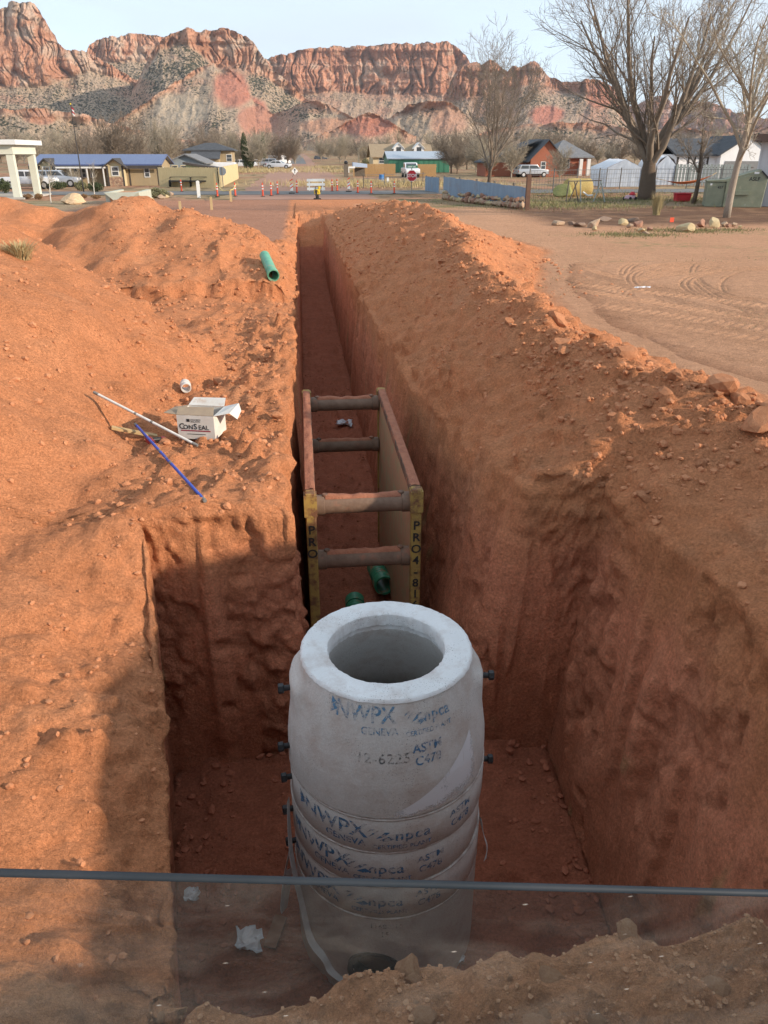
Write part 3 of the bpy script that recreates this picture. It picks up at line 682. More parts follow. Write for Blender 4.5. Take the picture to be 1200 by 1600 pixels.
tag(link('driveway', grid_mesh('driveway', DP, m_dirt, DC)), kind='structure')
# ------------------------------------------------------------------ precast concrete manhole, section by section
def concrete(name, c1, c2, spots=True):
    m, t, b = newmat(name); b.inputs['Roughness'].default_value = .9; b.inputs['Specular IOR Level'].default_value = .25
    tcn = t.nodes.new('ShaderNodeTexCoord'); O = tcn.outputs['Object']
    def noise(s, d=6, r=.6):
        n = t.nodes.new('ShaderNodeTexNoise'); n.inputs['Scale'].default_value = s; n.inputs['Detail'].default_value = d; n.inputs['Roughness'].default_value = r
        t.links.new(O, n.inputs['Vector']); return n.outputs['Fac']
    def ramp(f, a, b_, ca, cb):
        r = t.nodes.new('ShaderNodeValToRGB'); e = r.color_ramp.elements; e[0].position = a; e[1].position = b_; e[0].color = (*ca, 1); e[1].color = (*cb, 1)
        t.links.new(f, r.inputs['Fac']); return r.outputs['Color']
    def mix(f, a, b_, mode='MIX'):
        x = t.nodes.new('ShaderNodeMix'); x.data_type = 'RGBA'; x.blend_type = mode
        for s, v in (('Factor', f), ('A', a), ('B', b_)):
            if isinstance(v, (tuple, float)): x.inputs[s].default_value = v if isinstance(v, float) else (*v, 1)
            else: t.links.new(v, x.inputs[s])
        return x.outputs['Result']
    base = ramp(noise(2.2), .3, .7, c1, c2)
    base = mix(ramp(noise(90, 3), .42, .6, (0, 0, 0), (.35, .35, .35)), base, (.62, .61, .58))
    # red dust settled low on each piece
    dust = ramp(noise(4, 8, .7), .46, .70, (0, 0, 0), (.55, .55, .55)); base = mix(dust, base, (.34, .24, .19))
    vo = t.nodes.new('ShaderNodeTexVoronoi'); vo.inputs['Scale'].default_value = 75; t.links.new(O, vo.inputs['Vector'])
    pit = ramp(vo.outputs['Distance'], .13, .22, (1, 1, 1), (0, 0, 0)); sel = ramp(noise(5, 3), .48, .58, (0, 0, 0), (.9, .9, .9))
    pm = mix(1.0, pit, sel, 'MULTIPLY')
    base = mix(pm, base, (.10, .095, .09))
    t.links.new(base, b.inputs['Base Color'])
    bn = t.nodes.new('ShaderNodeBump'); bn.inputs['Distance'].default_value = .004; t.links.new(noise(45, 6, .7), bn.inputs['Height'])
    t.links.new(bn.outputs[0], b.inputs['Normal'])
    return m
m_conc = concrete('grey_concrete', (.45, .425, .40), (.55, .525, .50)); m_conc2 = concrete('pale_concrete', (.60, .60, .60), (.72, .72, .72))
m_splash = mat('lime_splash', (.55, .55, .56), (.68, .68, .69), .95, 30, .003, 80)
m_mast = mat('joint_grout', (.46, .43, .40), (.30, .24, .21), .95, 14, .004, 40)
m_blk = mat('black_plastic', (.018, .018, .02), (.03, .03, .032), .45, 20)
def stencil(name, col, cover=.52):
    """stencilled paint worn through in places"""
    m, t, b = newmat(name); b.inputs['Base Color'].default_value = (*col, 1); b.inputs['Roughness'].default_value = .85
    tcn = t.nodes.new('ShaderNodeTexCoord'); n = t.nodes.new('ShaderNodeTexNoise'); n.inputs['Scale'].default_value = 26; n.inputs['Detail'].default_value = 8; n.inputs['Roughness'].default_value = .75
    t.links.new(tcn.outputs['Object'], n.inputs['Vector'])
    mr = t.nodes.new('ShaderNodeMapRange'); mr.inputs['From Min'].default_value = cover - .05; mr.inputs['From Max'].default_value = cover + .06; mr.inputs['To Min'].default_value = 1; mr.inputs['To Max'].default_value = .12
    t.links.new(n.outputs['Fac'], mr.inputs['Value']); t.links.new(mr.outputs[0], b.inputs['Alpha']); return m
m_ink = stencil('blue_stencil_paint', (.055, .15, .28), .49); m_inkf = stencil('faded_blue_stencil_paint', (.09, .22, .36), .47)
m_pencil = stencil('crayon_mark', (.12, .12, .12), .46)
MHX, MHY = .445, 4.22
M_TOP, SEAMS = .14, (-.70, -.99, -1.30, -1.61); MB_R = .685
def cone_r(z, t=0.):
    """outer radius of the cone at height z (world) and bearing t: slopes out to a shoulder, with flat lifting bosses each side"""
    r = float(pw(z, [(-.9, .685), (-.6, .685), (-.45, .679), (-.30, .660), (-.15, .630), (0., .594), (.08, .573), (M_TOP, .556)]))
    side = max(0., abs(math.cos(t)) - .90) / .10
    boss = float(ss(.0, .6, side)) * float(ss(.06, -.06, z)); return r + max(0, .65 - r) * boss
def wrap_text(name, body, size, ang, z, material, parent, rad, off=.003, space=1., squash=1.):
    me = text_mesh(name, body, size, material, space=space)
    for v in me.vertices:
        x, y = v.co.x * squash, v.co.y; zz = z + y; t = ang + x / MB_R
        rr = (rad(zz, t) if callable(rad) else rad) + off
        v.co = (rr * math.cos(t), rr * math.sin(t), zz - parent.location.z)
    # letters carry no vertical: local frame of the section
    return link(name, me, parent)
def poly_wrap(name, polys, ang, z, material, parent, rad, off=.003, s=1.):
    vs, fs = [], []
    for poly in polys:
        k = len(vs)
        for x, y in poly:
            zz = z + y * s; t = ang + x * s / MB_R; rr = (rad(zz, t) if callable(rad) else rad) + off
            vs.append((rr * math.cos(t), rr * math.sin(t), zz - parent.location.z))
        fs.append(tuple(range(k, k + len(poly))))
    me = bpy.data.meshes.new(name); me.from_pydata(vs, [], fs); me.materials.append(material); return link(name, me, parent)
TRI = [[(-.03, -.05), (.045, .0), (-.03, .05)]]
SWOOSH = [[(-.06, -.01), (-.02, .02), (.0, .045), (-.03, .03)], [(-.02, -.02), (.03, .03), (.06, .03), (.02, -.005)], [(.0, -.03), (.05, .0), (.08, -.02), (.04, -.04)], [(-.07, .02), (-.03, .045), (-.02, .05), (-.05, .045)]]
FR = -math.pi / 2 - R(3)                                   # bearing that faces the viewer
def marks(parent, z, a, rad, ink, s=1., astm=True):
    """a: bearings of arrow, name, place, emblem, mark, certificate, standard"""
    poly_wrap('arrow_mark', TRI, FR + a[0], z + .05, ink, parent, rad, s=1.25 * s)
    wrap_text('lettering', 'NWPX', .172 * s, FR + a[1], z + .04, ink, parent, rad)
    wrap_text('lettering', 'GENEVA', .080 * s, FR + a[2], z - .062, ink, parent, rad)
    poly_wrap('emblem', SWOOSH, FR + a[3], z + .01, ink, parent, rad, s=1.25 * s)
    wrap_text('lettering', 'npca', .125 * s, FR + a[4], z + .01, ink, parent, rad, space=1.1)
    wrap_text('lettering', 'CERTIFIED PLANT', .052 * s, FR + a[5], z - .085, ink, parent, rad)
    if astm:
        wrap_text('lettering', 'ASTM', .085 * s, FR + a[6], z + .055, ink, parent, rad)
        wrap_text('lettering', 'C478', .085 * s, FR + a[6], z - .035, ink, parent, rad)
AB = ((-1.0, -.60, -.46, -.12, .20, .10, .74), (-1.15, -.76, -.62, -.33, -.04, -.08, .41), (-1.27, -.90, -.76, -.36, -.06, -.12, .39))
def pin(parent, t, z, rad):
    m = MB(); c, s_ = math.cos(t), math.sin(t)
    p = lambda q: (q * c, q * s_, z - parent.location.z)
    m.tube([p(rad - .02), p(rad + .035)], .02, 10); m.tube([p(rad + .035), p(rad + .04), p(rad + .07), p(rad + .075)], [.026, .034, .034, .028], 6)
    return m.build('lifting_pin', m_blk, parent, smooth=True)
cone = thing('manhole_cone', 'pale concrete manhole cone with wide round opening, topmost of the stack in the pit', 'manhole cone', (MHX, MHY, SEAMS[0]))
prof = [(.40, M_TOP - .13)] ; jit = random.Random(3)
def rj(r, z, t): return r + .004 * math.sin(t * 7 + z * 30) + .003 * math.sin(t * 23)
z0 = SEAMS[0]
body = []
zs = np.linspace(z0 + .012, M_TOP - .02, 30)
m = MB()
m.lathe([(cone_r(z, 0), z - z0) for z in zs], 96, rfun=lambda r, z, t: cone_r(z + z0, t) + .002 * math.sin(t * 31 + z * 9))
m.lathe([(.685, .012), (.678, .0), (.57, .0), (.57, .25), (.40, M_TOP - .16 - z0), (.395, M_TOP - .13 - z0)], 96)
m.build('cone_body', m_conc, cone, smooth='all')
m = MB()
def rimj(r, z, t): return r + (.003 * float(perlin(t * 9, 2.5, z * 8)) + .006 * float(perlin(t * 31, 5.5, z * 20)) + .004 * float(perlin(t * 77, 5.5, z * 20)))
m.lathe([(.571, M_TOP - .021 - z0), (.566, M_TOP - .008 - z0), (.556, M_TOP + .001 - z0), (.540, M_TOP + .002 - z0), (.47, M_TOP + .003 - z0), (.405, M_TOP + .001 - z0), (.391, M_TOP - .008 - z0), (.385, M_TOP - .03 - z0), (.383, M_TOP - .09 - z0), (.396, M_TOP - .10 - z0), (.396, M_TOP - .135 - z0)], 160, rfun=rimj)
m.build('rim', m_conc2, cone, smooth=True)
marks(cone, .0, (-.62, -.28, -.12, .24, .50, .40, 0), cone_r, m_inkf, .85, astm=False)
wrap_text('lettering', 'ASTM', .085, FR + .36, -.19, m_ink, cone, cone_r); wrap_text('lettering', 'C478', .085, FR + .36, -.275, m_ink, cone, cone_r)
wrap_text('lettering', '12-6225', .095, FR - .08, -.24, m_pencil, cone, cone_r, space=1.15)
# lime splash: thin crust of its own irregular outline
def crust(name, a0, a1, zf, parent, rad, material, n=60):
    vs, fs = [], []
    for i in range(n + 1):
        t = a0 + (a1 - a0) * i / n; lo, hi = zf(i / n)
        for k in range(9):
            z = lo + (hi - lo) * k / 8; e = .0018
            rr = rad(z, t) + e; vs.append((rr * math.cos(t), rr * math.sin(t), z - parent.location.z))
    for i in range(n):
        for k in range(8): fs.append((i*9+k, i*9+9+k, i*9+10+k, i*9+k+1))
    me = bpy.data.meshes.new(name); me.from_pydata(vs, [], fs); me.materials.append(material); at = me.color_attributes.new('col', 'FLOAT_COLOR', 'POINT')
    for i in range(n + 1):
        for k in range(9):
            f = min(1, min(k, 8 - k * .6) / 3.2) * min(1, i / (n * .25), (n - i) / (n * .12)); at.data[i*9+k].color = (f, f, f, 1)
    return link(name, me, parent)
def splash_mat():
    m, t, b = newmat('lime_splash_worn'); b.inputs['Base Color'].default_value = (.66, .66, .68, 1); b.inputs['Roughness'].default_value = .95
    tcn = t.nodes.new('ShaderNodeTexCoord'); n = t.nodes.new('ShaderNodeTexNoise'); n.inputs['Scale'].default_value = 75; n.inputs['Detail'].default_value = 6; n.inputs['Roughness'].default_value = .8
    n2 = t.nodes.new('ShaderNodeTexNoise'); n2.inputs['Scale'].default_value = 5; n2.inputs['Detail'].default_value = 5
    t.links.new(tcn.outputs['Object'], n.inputs['Vector']); t.links.new(tcn.outputs['Object'], n2.inputs['Vector'])
    ad = t.nodes.new('ShaderNodeMath'); ad.operation = 'ADD'; t.links.new(n.outputs['Fac'], ad.inputs[0]); t.links.new(n2.outputs['Fac'], ad.inputs[1])
    mr = t.nodes.new('ShaderNodeMapRange'); mr.inputs['From Min'].default_value = 1.10; mr.inputs['From Max'].default_value = 1.38; mr.inputs['To Max'].default_value = .95
    vc = t.nodes.new('ShaderNodeVertexColor'); vc.layer_name = 'col'; a2 = t.nodes.new('ShaderNodeMath'); a2.operation = 'MULTIPLY_ADD'; a2.inputs[1].default_value = .55; t.links.new(vc.outputs['Color'], a2.inputs[0]); t.links.new(ad.outputs[0], a2.inputs[2])
    t.links.new(a2.outputs[0], mr.inputs['Value']); t.links.new(mr.outputs[0], b.inputs['Alpha']); return m
m_splash = splash_mat()
def zband(u):
    lo = -.69 + .02 * u + .06 * max(0, u - .6); hi = lo + .05 + .40 * (u ** 1.2) * (1 if u < .93 else (1 - u) / .07)
    return lo, min(hi, -.18)
crust('lime_splash', FR + .02, FR + .98, zband, cone, cone_r, m_splash)
for t in (0., math.pi): pin(cone, t + (.1 if t else -.1), -.10, .655)
pin(cone, math.pi + .16, -.55, .685); 
rl = ['upper concrete riser ring with blue stencils, directly under the cone', 'middle concrete riser ring with blue stencils, second under the cone', 'lowest concrete riser ring with blue stencils, resting on the base section']
for i in range(3):
    zt, zb_ = SEAMS[i] - .014, SEAMS[i + 1]
    o = thing('riser_ring', rl[i], 'riser ring', (MHX + (.004, -.006, .003)[i], MHY, zb_), 0, 'stacked manhole riser rings')
    h = zt - zb_; r0 = MB_R - (.0, .004, .001)[i]
    m = MB(); m.lathe([(r0 - .006, .0), (r0, .008), (r0, h - .008), (r0 - .006, h), (.57, h), (.57, 0)], 96, rfun=lambda r, z, t: r + .0015 * math.sin(t * 17), close=True)
    m.build('ring_wall', m_conc, o, smooth=True)
    m = MB(); m.lathe([(r0 - .03, h), (r0 + .001, h), (r0 + .004, h + .006), (r0 + .001, h + .014), (r0 - .03, h + .014)], 96, rfun=lambda r, z, t: r + .003 * float(perlin(t * 14, z * 9, i)), close=True)
    m.build('joint_seal', m_mast, o, smooth='all')
    marks(o, (zt + zb_) / 2, AB[i], r0, m_ink, .95, astm=True)
    pin(o, math.pi + .18, (zt + zb_) / 2 + .04, r0)
    if i == 0: pin(o, -.12, (zt + zb_) / 2 + .03, r0)
base = thing('manhole_bottom_section', 'tall concrete manhole base section with dark pipe opening low on its side', 'manhole base', (MHX, MHY, ZF - .02))
zb0 = ZF - .02; h = SEAMS[3] - .014 - zb0
m = MB(); holes = []
vs, fs = [], []; nA, nZ = 128, 40; hz, hr, ht = .36, .17, FR - .17
for k in range(nZ + 1):
    for j in range(nA):
        t = 2*math.pi*j/nA; vs.append((MB_R*math.cos(t), MB_R*math.sin(t), h*k/nZ))
for k in range(nZ):
    for j in range(nA):
        t = 2*math.pi*(j+.5)/nA; dt = (t - ht + math.pi) % (2*math.pi) - math.pi; z = h*(k+.5)/nZ
        if (dt*MB_R)**2 + (z-hz)**2 < hr**2: continue
        fs.append((k*nA+j, k*nA+(j+1)%nA, (k+1)*nA+(j+1)%nA, (k+1)*nA+j))
m.add(vs, fs); m.lathe([(MB_R, h), (.57, h), (.57, .1), (0.01, .1)], 128)
m.build('base_wall', m_conc, base, smooth='all')
m = MB(); c, s_ = math.cos(ht), math.sin(ht); m.pipe((c*.56, s_*.56, hz), (c*.692, s_*.692, hz), hr + .025, hr - .01, 32); m.build('pipe_gasket', m_blk, base, smooth=True)
m = MB(); m.lathe([(MB_R - .03, h), (MB_R + .001, h), (MB_R + .004, h + .006), (MB_R + .001, h + .014), (MB_R - .03, h + .014)], 96, close=True); m.build('joint_seal', m_mast, base, smooth='all')
wrap_text('lettering', '1168-511', .06, FR - .05, SEAMS[3] - .08, m_pencil, base, MB_R); wrap_text('lettering', '15', .07, FR - .06, SEAMS[3] - .16, m_pencil, base, MB_R)
# straps hanging down the side
m_strap = mat('white_strap', (.62, .63, .64), (.50, .50, .50), .7, 12)
def ribbon(name, pts, w, label, cat, group=None, wdir=(0, 1, 0), twist=0.):
    pts = [Vector(p) for p in pts]; fine = []
    for i in range(len(pts) - 1):
        p0, p1, p2, p3 = pts[max(i-1,0)], pts[i], pts[i+1], pts[min(i+2, len(pts)-1)]
        for q in range(6):
            t = q/6; fine.append(.5*((2*p1)+(-p0+p2)*t+(2*p0-5*p1+4*p2-p3)*t*t+(-p0+3*p1-3*p2+p3)*t**3))
    fine.append(pts[-1]); base_ = Vector(min(fine, key=lambda p: p.z)); vs, fs = [], []
    for i, p in enumerate(fine):
        d = Vector(wdir); a = twist * i / len(fine); d = (d*math.cos(a) + Vector((1,0,0))*math.sin(a))
        n_ = Vector((d.y, -d.x, 0)).normalized() * .0015
        for q in (p - d*w/2 - n_, p + d*w/2 - n_, p + d*w/2 + n_, p - d*w/2 + n_): vs.append(q - base_)
    for i in range(len(fine)-1):
        for j in range(4): fs.append((i*4+j, i*4+(j+1)%4, i*4+4+(j+1)%4, i*4+4+j))
    m = MB(); m.add(vs, fs); o = m.build(name, m_strap, None, smooth=True, loc=base_); tag(o, label, cat, group); return o
sx, sy = MHX - MB_R - .012, MHY - .20
ribbon('strap', [(sx - .005, sy, -.95), (sx - .01, sy - .02, -1.2), (sx - .0, sy - .06, -1.5), (sx + .05, sy - .12, -1.85), (sx + .10, sy - .22, -2.1), (sx + .20, sy - .30, -2.22), (sx + .24, sy - .34, -2.30), (sx + .34, sy - .40, -2.36), (sx + .36, sy - .44, -2.46)], .05, 'long white strap hanging down the manhole and trailing onto the pit floor', 'strap', wdir=(.25, .97, 0), twist=1.2)
ribbon('strap', [(sx - .02, sy + .02, -1.45), (sx - .07, sy, -1.7), (sx - .10, sy - .02, -1.95), (sx - .09, sy - .03, -2.02), (sx - .06, sy - .02, -1.85), (sx - .03, sy, -1.62)], .045, 'short looped white strap end dangling beside the long strap', 'strap', wdir=(.3, .95, 0), twist=.8)
sx2 = MHX + MB_R + .012
ribbon('strap', [(sx2 - .01, MHY - .12, -1.35), (sx2 + .02, MHY - .14, -1.5), (sx2 + .05, MHY - .16, -1.62), (sx2 + .03, MHY - .2, -1.7)], .045, 'frayed white strap tail on the trench-bank side of the manhole', 'strap', wdir=(-.3, .95, 0), twist=.9)

# ------------------------------------------------------------------ trench box
def yellow_mat(name, c1, c2, rust, t3, stretch=None):
    return mat(name, c1, c2, .75, 9, .004, 30, spec=.3, c3=rust, s3=7., t3=t3, stretch=stretch)
m_yel = yellow_mat('worn_yellow_paint', (.36, .245, .065), (.27, .17, .055), (.16, .075, .04), .54)
m_pan = yellow_mat('scuffed_yellow_panel', (.40, .31, .17), (.29, .215, .125), (.42, .22, .13), .47, (9, 1.6, .7))
m_rust = mat('rusty_steel', (.15, .085, .055), (.085, .058, .045), .8, 10, .006, 26, c3=(.30, .13, .075), s3=6., t3=.53)
m_pipe_steel = mat('worn_steel_pipe', (.14, .085, .058), (.20, .13, .09), .7, 8, .004, 30, metal=.0, c3=(.26, .12, .075), s3=5., t3=.63)
m_cap = mat('dirt_on_steel', (.34, .14, .08), (.26, .10, .06), .95, 12, .01, 40)
BX0, BX1, BY0, BY1, BZ0, BZ1 = -.075, 1.10, 7.0, 10.75, -2.42, .045; TH = .105
tb = thing('trench_box', 'yellow steel trench box with rusty top rails and four pipe spreaders', 'trench box', (.51, 7., BZ0))
def L(x, y, z): return (x - .51, y - 7., z - BZ0)
def lb(m, a, b): return m.box(L(*a), L(*b))
for sgn, xa, xb in ((0, BX0, BX0 + TH), (1, BX1 - TH, BX1)):
    m = MB(); lb(m, (xa + .018, BY0 + .11, BZ0), (xb - .018, BY1 - .11, BZ1 - .11))
    p = m.build('side_panel', m_pan, tb)
    m = MB(); lb(m, (xa, BY0 + .112, BZ1 - .11), (xb, BY1 - .112, BZ1)); r_ = m.build('top_rail', m_rust, tb, bevel=.012)
    # ragged soil lying on the rail
    ny, nx = 90, 6; Pg = np.zeros((ny, nx, 3))
    for i in range(ny):
        for j in range(nx):
            y = BY0 + .12 + (BY1 - BY0 - .24) * i / (ny-1); x = xa + .006 + (TH - .012) * j / (nx-1)
            e = min(j, nx-1-j) / 2.; hh = BZ1 + .003 + max(-.002, .018 * float(perlin(x*14, y*5, sgn+.4)) + .010) * min(1, e + .15)
            Pg[i, j] = L(x, y, hh)
    link('soil_crust', grid_mesh('soil_crust', Pg, m_cap), r_)
    for ya, yb in ((BY0, BY0 + .11), (BY1 - .11, BY1)):
        m = MB(); lb(m, (xa, ya, BZ0), (xb, yb, BZ1 - .0)); po = m.build('end_post', m_yel, tb, bevel=.01)
        m = MB(); lb(m, (xa - .012, ya - .012, BZ1 - .25), (xb + .012, ya - .001, BZ1 - .02)); lb(m, (xa - .012, ya - .0, BZ1 - .25), (xa - .001, yb + .012, BZ1 - .02)); lb(m, (xb + .001, ya, BZ1 - .25), (xb + .012, yb + .012, BZ1 - .02))
        m.build('post_sleeve', m_yel, po)
        if ya == BY0:
            txt = 'PRO4-816' if sgn else 'PRO'
            for q, ch in enumerate(txt):
                me = text_mesh('lettering', ch, .135, m_blk)
                link('lettering', me, po, L((xa + xb) / 2, ya - .006, BZ1 - .40 - q * .135), (math.pi/2, 0, 0))
for y in (BY0 + .14, BY1 - .14):
    for z in (-.14, -.77):
        m = MB(); xa, xb = BX0 + TH - .002, BX1 - TH + .002
        m.tube([L(xa, y, z), L(xa + .09, y, z), L(xa + .092, y, z), L(xb - .092, y, z), L(xb - .09, y, z), L(xb, y, z)], [.105, .105, .094, .094, .105, .105], 24)
        sp = m.build('spreader_pipe', m_pipe_steel, tb, smooth=True)
        for x in (xa + .10, xb - .10):
            m = MB(); m.tube([L(x, y, z + .06), L(x, y, z + .115), L(x, y, z + .122)], [.034, .034, .026], 12); m.build('pin', m_rust, sp, smooth=True)
        n1, n2 = 40, 7; Pg = np.zeros((n1, n2, 3))
        for i in range(n1):
            for j in range(n2):
                x = xa + .1 + (xb - xa - .2) * i / (n1-1); a = (j/(n2-1) - .5) * 1.15; e = 1 - abs(j/(n2-1) - .5) * 2
                rr = .0955 + max(0, .012 + .02 * float(perlin(x*9, z*5, y))) * min(1, e*2); Pg[i, j] = L(x, y + rr*math.sin(a), z + rr*math.cos(a))
        link('soil_crust', grid_mesh('soil_crust', Pg, m_cap, flip=True), sp)

# ------------------------------------------------------------------ pipes and litter
m_green = mat('green_pvc', (.035, .20, .105), (.05, .25, .14), .45, 5, c3=(.30, .13, .07), s3=6, t3=.60); m_green2 = mat('light_green_pvc', (.10, .32, .20), (.16, .40, .27), .5, 5, c3=(.40, .22, .13), s3=5, t3=.64)  # second green is lighter, for the offcut on the spoil
def ribbed(name, p, q, r, label, m_, n=5):
    p, q = Vector(p), Vector(q); o = thing(name, label, 'pipe', p)
    m = MB(); m.pipe((0,0,0), q-p, r, r*.92, 32); m.build('pipe_wall', m_, o, smooth=True)
    d = (q-p); m = MB(); m.pipe(d*.0, d*(.16/d.length), r*1.12, r*.95, 32); b = m.build('bell_end', m_, o, smooth=True)
    for i in range(n):
        a = .2 + i*.06
        if a + .02 < d.length: m = MB(); m.pipe(d*(a/d.length), d*((a+.018)/d.length), r*1.03, r*.99, 32); m.build('rib', m_, o, smooth=True)
    return o
ribbed('sewer_pipe', (.93, 9.05, -2.26), (.86, 9.65, -2.30), .125, 'dark green sewer pipe lying open-ended inside the trench box', m_green)
ribbed('sewer_pipe', (.50, 8.75, -2.28), (.44, 4.98, -2.22), .115, 'dark green sewer pipe running from the manhole base along the trench floor', m_green)
g0, g1 = onground(428, 440), onground(414, 409)
d_ = (g1 - g0); g0.z += .13; g1.z += .13
ribbed('sewer_pipe', g0, g1, .125, 'light green pipe offcut lying on the left spoil beside the trench', m_green2, 3)
m_white = mat('white_pvc', (.62, .61, .58), (.52, .48, .43), .5, 8)
c0 = onground(292, 616); m = MB(); m.pipe((0, 0, 0), (-.03, .14, .02), .062, .052, 28); m.pipe((-.015, .06, .008), (-.02, .09, .012), .068, .06, 28)
o = m.build('pipe_coupling', m_white, None, smooth=True, loc=c0 + Vector((0, 0, .06))); tag(o, 'small white plastic pipe coupling lying on the red soil', 'coupling')
# carton
m_card = mat('white_carton', (.60, .58, .54), (.52, .48, .43), .8, 6, c3=(.42, .28, .19), s3=4, t3=.66); m_kraft = mat('brown_carton_inside', (.33, .25, .17), (.28, .21, .15), .85, 8)
cb = onground(306, 690); box = thing('carton', 'open white cardboard carton of sealant lying by the pit edge', 'carton', cb + Vector((0, .12, -.02)), R(-14))
wv, dv, hv = .40, .34, .255
m = MB(); m.box((-wv/2, -.004, 0), (wv/2, 0, hv)); fr = m.build('front_panel', m_card, box)
m = MB(); m.box((wv/2 - .004, .001, 0), (wv/2, dv - .001, hv)); m.build('side_panel', m_card, box)
m = MB(); m.box((-wv/2, .001, 0), (-wv/2 + .004, dv - .001, hv)); m.build('side_panel', m_card, box)
m = MB(); m.box((-wv/2, dv, 0), (wv/2, dv + .004, hv)); m.build('back_panel', m_card, box)
m = MB(); m.box((-wv/2 + .005, .001, 0), (wv/2 - .005, dv - .001, .004)); m.build('bottom_panel', m_kraft, box)
def flap(pts, mat_, th=.004):
    a, b, c, d = map(Vector, pts); n = (b-a).cross(d-a).normalized()*th; m = MB()
    m.add([a, b, c, d, a+n, b+n, c+n, d+n], [(0,1,2,3), (7,6,5,4), (0,1,5,4), (1,2,6,5), (2,3,7,6), (3,0,4,7)]); return m.build('flap', mat_, box)
flap([(-wv/2, -.002, hv + .002), (wv/2, -.002, hv + .002), (wv/2 - .04, .14, hv + .05), (-wv/2 - .03, .15, hv + .04)], m_kraft)
flap([(-wv/2, 0, hv + .002), (-wv/2, dv, hv + .002), (-wv/2 - .15, dv - .02, hv - .02), (-wv/2 - .16, .05, hv + .0)], m_kraft)
flap([(-wv/2, dv + .002, hv + .002), (wv/2, dv + .002, hv + .002), (wv/2 - .02, dv + .12, hv + .06), (-wv/2 + .02, dv + .13, hv + .05)], m_card)
flap([(wv/2 + .002, 0, hv + .002), (wv/2 + .15, .06, hv + .02), (wv/2 + .17, dv - .02, hv + .05), (wv/2 + .002, dv, hv + .002)], m_card)
flap([(wv/2 + .15, .06, hv + .02), (wv/2 + .21, .12, hv - .06), (wv/2 + .20, dv - .05, hv - .02), (wv/2 + .17, dv - .02, hv + .05)], m_card)
m_cink = mat('black_print', (.02, .02, .022)); m_cred = mat('dark_red_print', (.26, .03, .05))
X90 = (math.pi/2, 0, 0)
link('lettering', text_mesh('lettering', 'C', .085, m_cink), fr, (-.152, -.007, .135), X90)
link('lettering', text_mesh('lettering', 'ON', .066, m_cink, space=1.05), fr, (-.083, -.007, .128), X90)
link('lettering', text_mesh('lettering', 'S', .085, m_cink), fr, (-.005, -.007, .135), X90)
link('lettering', text_mesh('lettering', 'EAL', .066, m_cink, space=1.05), fr, (.084, -.007, .128), X90)
m = MB(); m.box((-.165, -.0065, .086), (.155, -.005, .098)); m.build('red_stripe', m_cred, fr)
m = MB(); m.box((-.095, -.0065, .188), (-.062, -.005, .218)); m.build('emblem', m_cink, fr)
link('lettering', text_mesh('lettering', 'CONCRETE', .022, m_cink), fr, (.0, -.007, .210), X90); link('lettering', text_mesh('lettering', 'SEALANTS', .022, m_cink), fr, (.0, -.007, .190), X90)
m = MB(); m.box((-.10, -.0062, .052), (.10, -.005, .058)); m.build('fine_print', m_cink, fr)
# poles, lath and tool
def pole(name, a, b, r, mat_, label, lift=(.03, .03), capm=None):
    pa, pb = onground(*a), onground(*b); pa.z += lift[0]; pb.z += lift[1]
    o = thing(name, label, 'pole', pa); d = pb - pa
    m = MB(); m.tube([(0,0,0), d], r, 12); m.build('shaft', mat_, o, smooth=True)
    for p, s_ in ((Vector((0,0,0)), 1), (d, -1)):
        m = MB(); u = d.normalized()*s_; m.tube([p - u*.012, p + u*.05], r*1.15, 12); m.build('end_cap', capm or mat_, o, smooth=True)
    for f in (.42, .58):
        m = MB(); m.tube([d*f, d*(f+.02)], r*1.1, 12); m.build('collar', capm or mat_, o, smooth=True)
    return o
m_blue = mat('blue_paint_pole', (.02, .065, .36), (.03, .09, .44), .4, 14, c3=(.36, .25, .2), s3=14, t3=.66); m_greyc = mat('grey_cap', (.22, .21, .19), (.15, .14, .13), .7, 10)
pole('measuring_pole', (308, 702), (151, 632), .014, m_white, 'white measuring pole lying across the left spoil by the carton', (.03, .10), m_greyc)
pole('brush_pole', (321, 793), (214, 680), .014, m_blue, 'blue painted brush handle lying from the spoil over the pit edge', (.03, .12), m_greyc)
m_lath = mat('pale_lath', (.48, .34, .17), (.40, .27, .13), .85, 9, stretch=(1, 8, 8))
pa, pb = onground(175, 673), onground(246, 686); m = MB(); m.bar((0,0,.03), pb - pa + Vector((0,0,.03)), .07, .025); o = m.build('wooden_lath', m_lath, None, loc=pa); tag(o, 'short pale wooden lath lying under the end of the blue pole', 'lath')
pa, pb = onground(232, 693), onground(276, 732)
tool = thing('power_drill', 'small red and black hand tool lying beside the blue pole', 'tool', pa); d = pb - pa; d.z = 0; u = d.normalized(); sdv = Vector((-u.y, u.x, 0)); Zv = Vector((0, 0, 1))
m_red = mat('red_plastic', (.34, .03, .03), (.28, .025, .03), .45, 8)
m = MB(); m.tube([Zv*.05, u*.05+Zv*.05, u*.16+Zv*.05, u*.20+Zv*.05], [.03, .04, .037, .026], 14); m.build('motor_housing', m_red, tool, smooth=True)
m = MB(); m.tube([u*.05+Zv*.05, u*.04+sdv*.13+Zv*.035], [.026, .022], 10); m.build('grip', m_blk, tool, smooth=True)
m = MB(); m.bar(u*.01+sdv*.15+Zv*.03, u*.10+sdv*.15+Zv*.03, .05, .05); m.build('battery', m_red, tool, bevel=.008)
m = MB(); m.tube([u*.20+Zv*.05, u*.25+Zv*.05], [.024, .016], 12); m.build('chuck', m_greyc, tool, smooth=True)
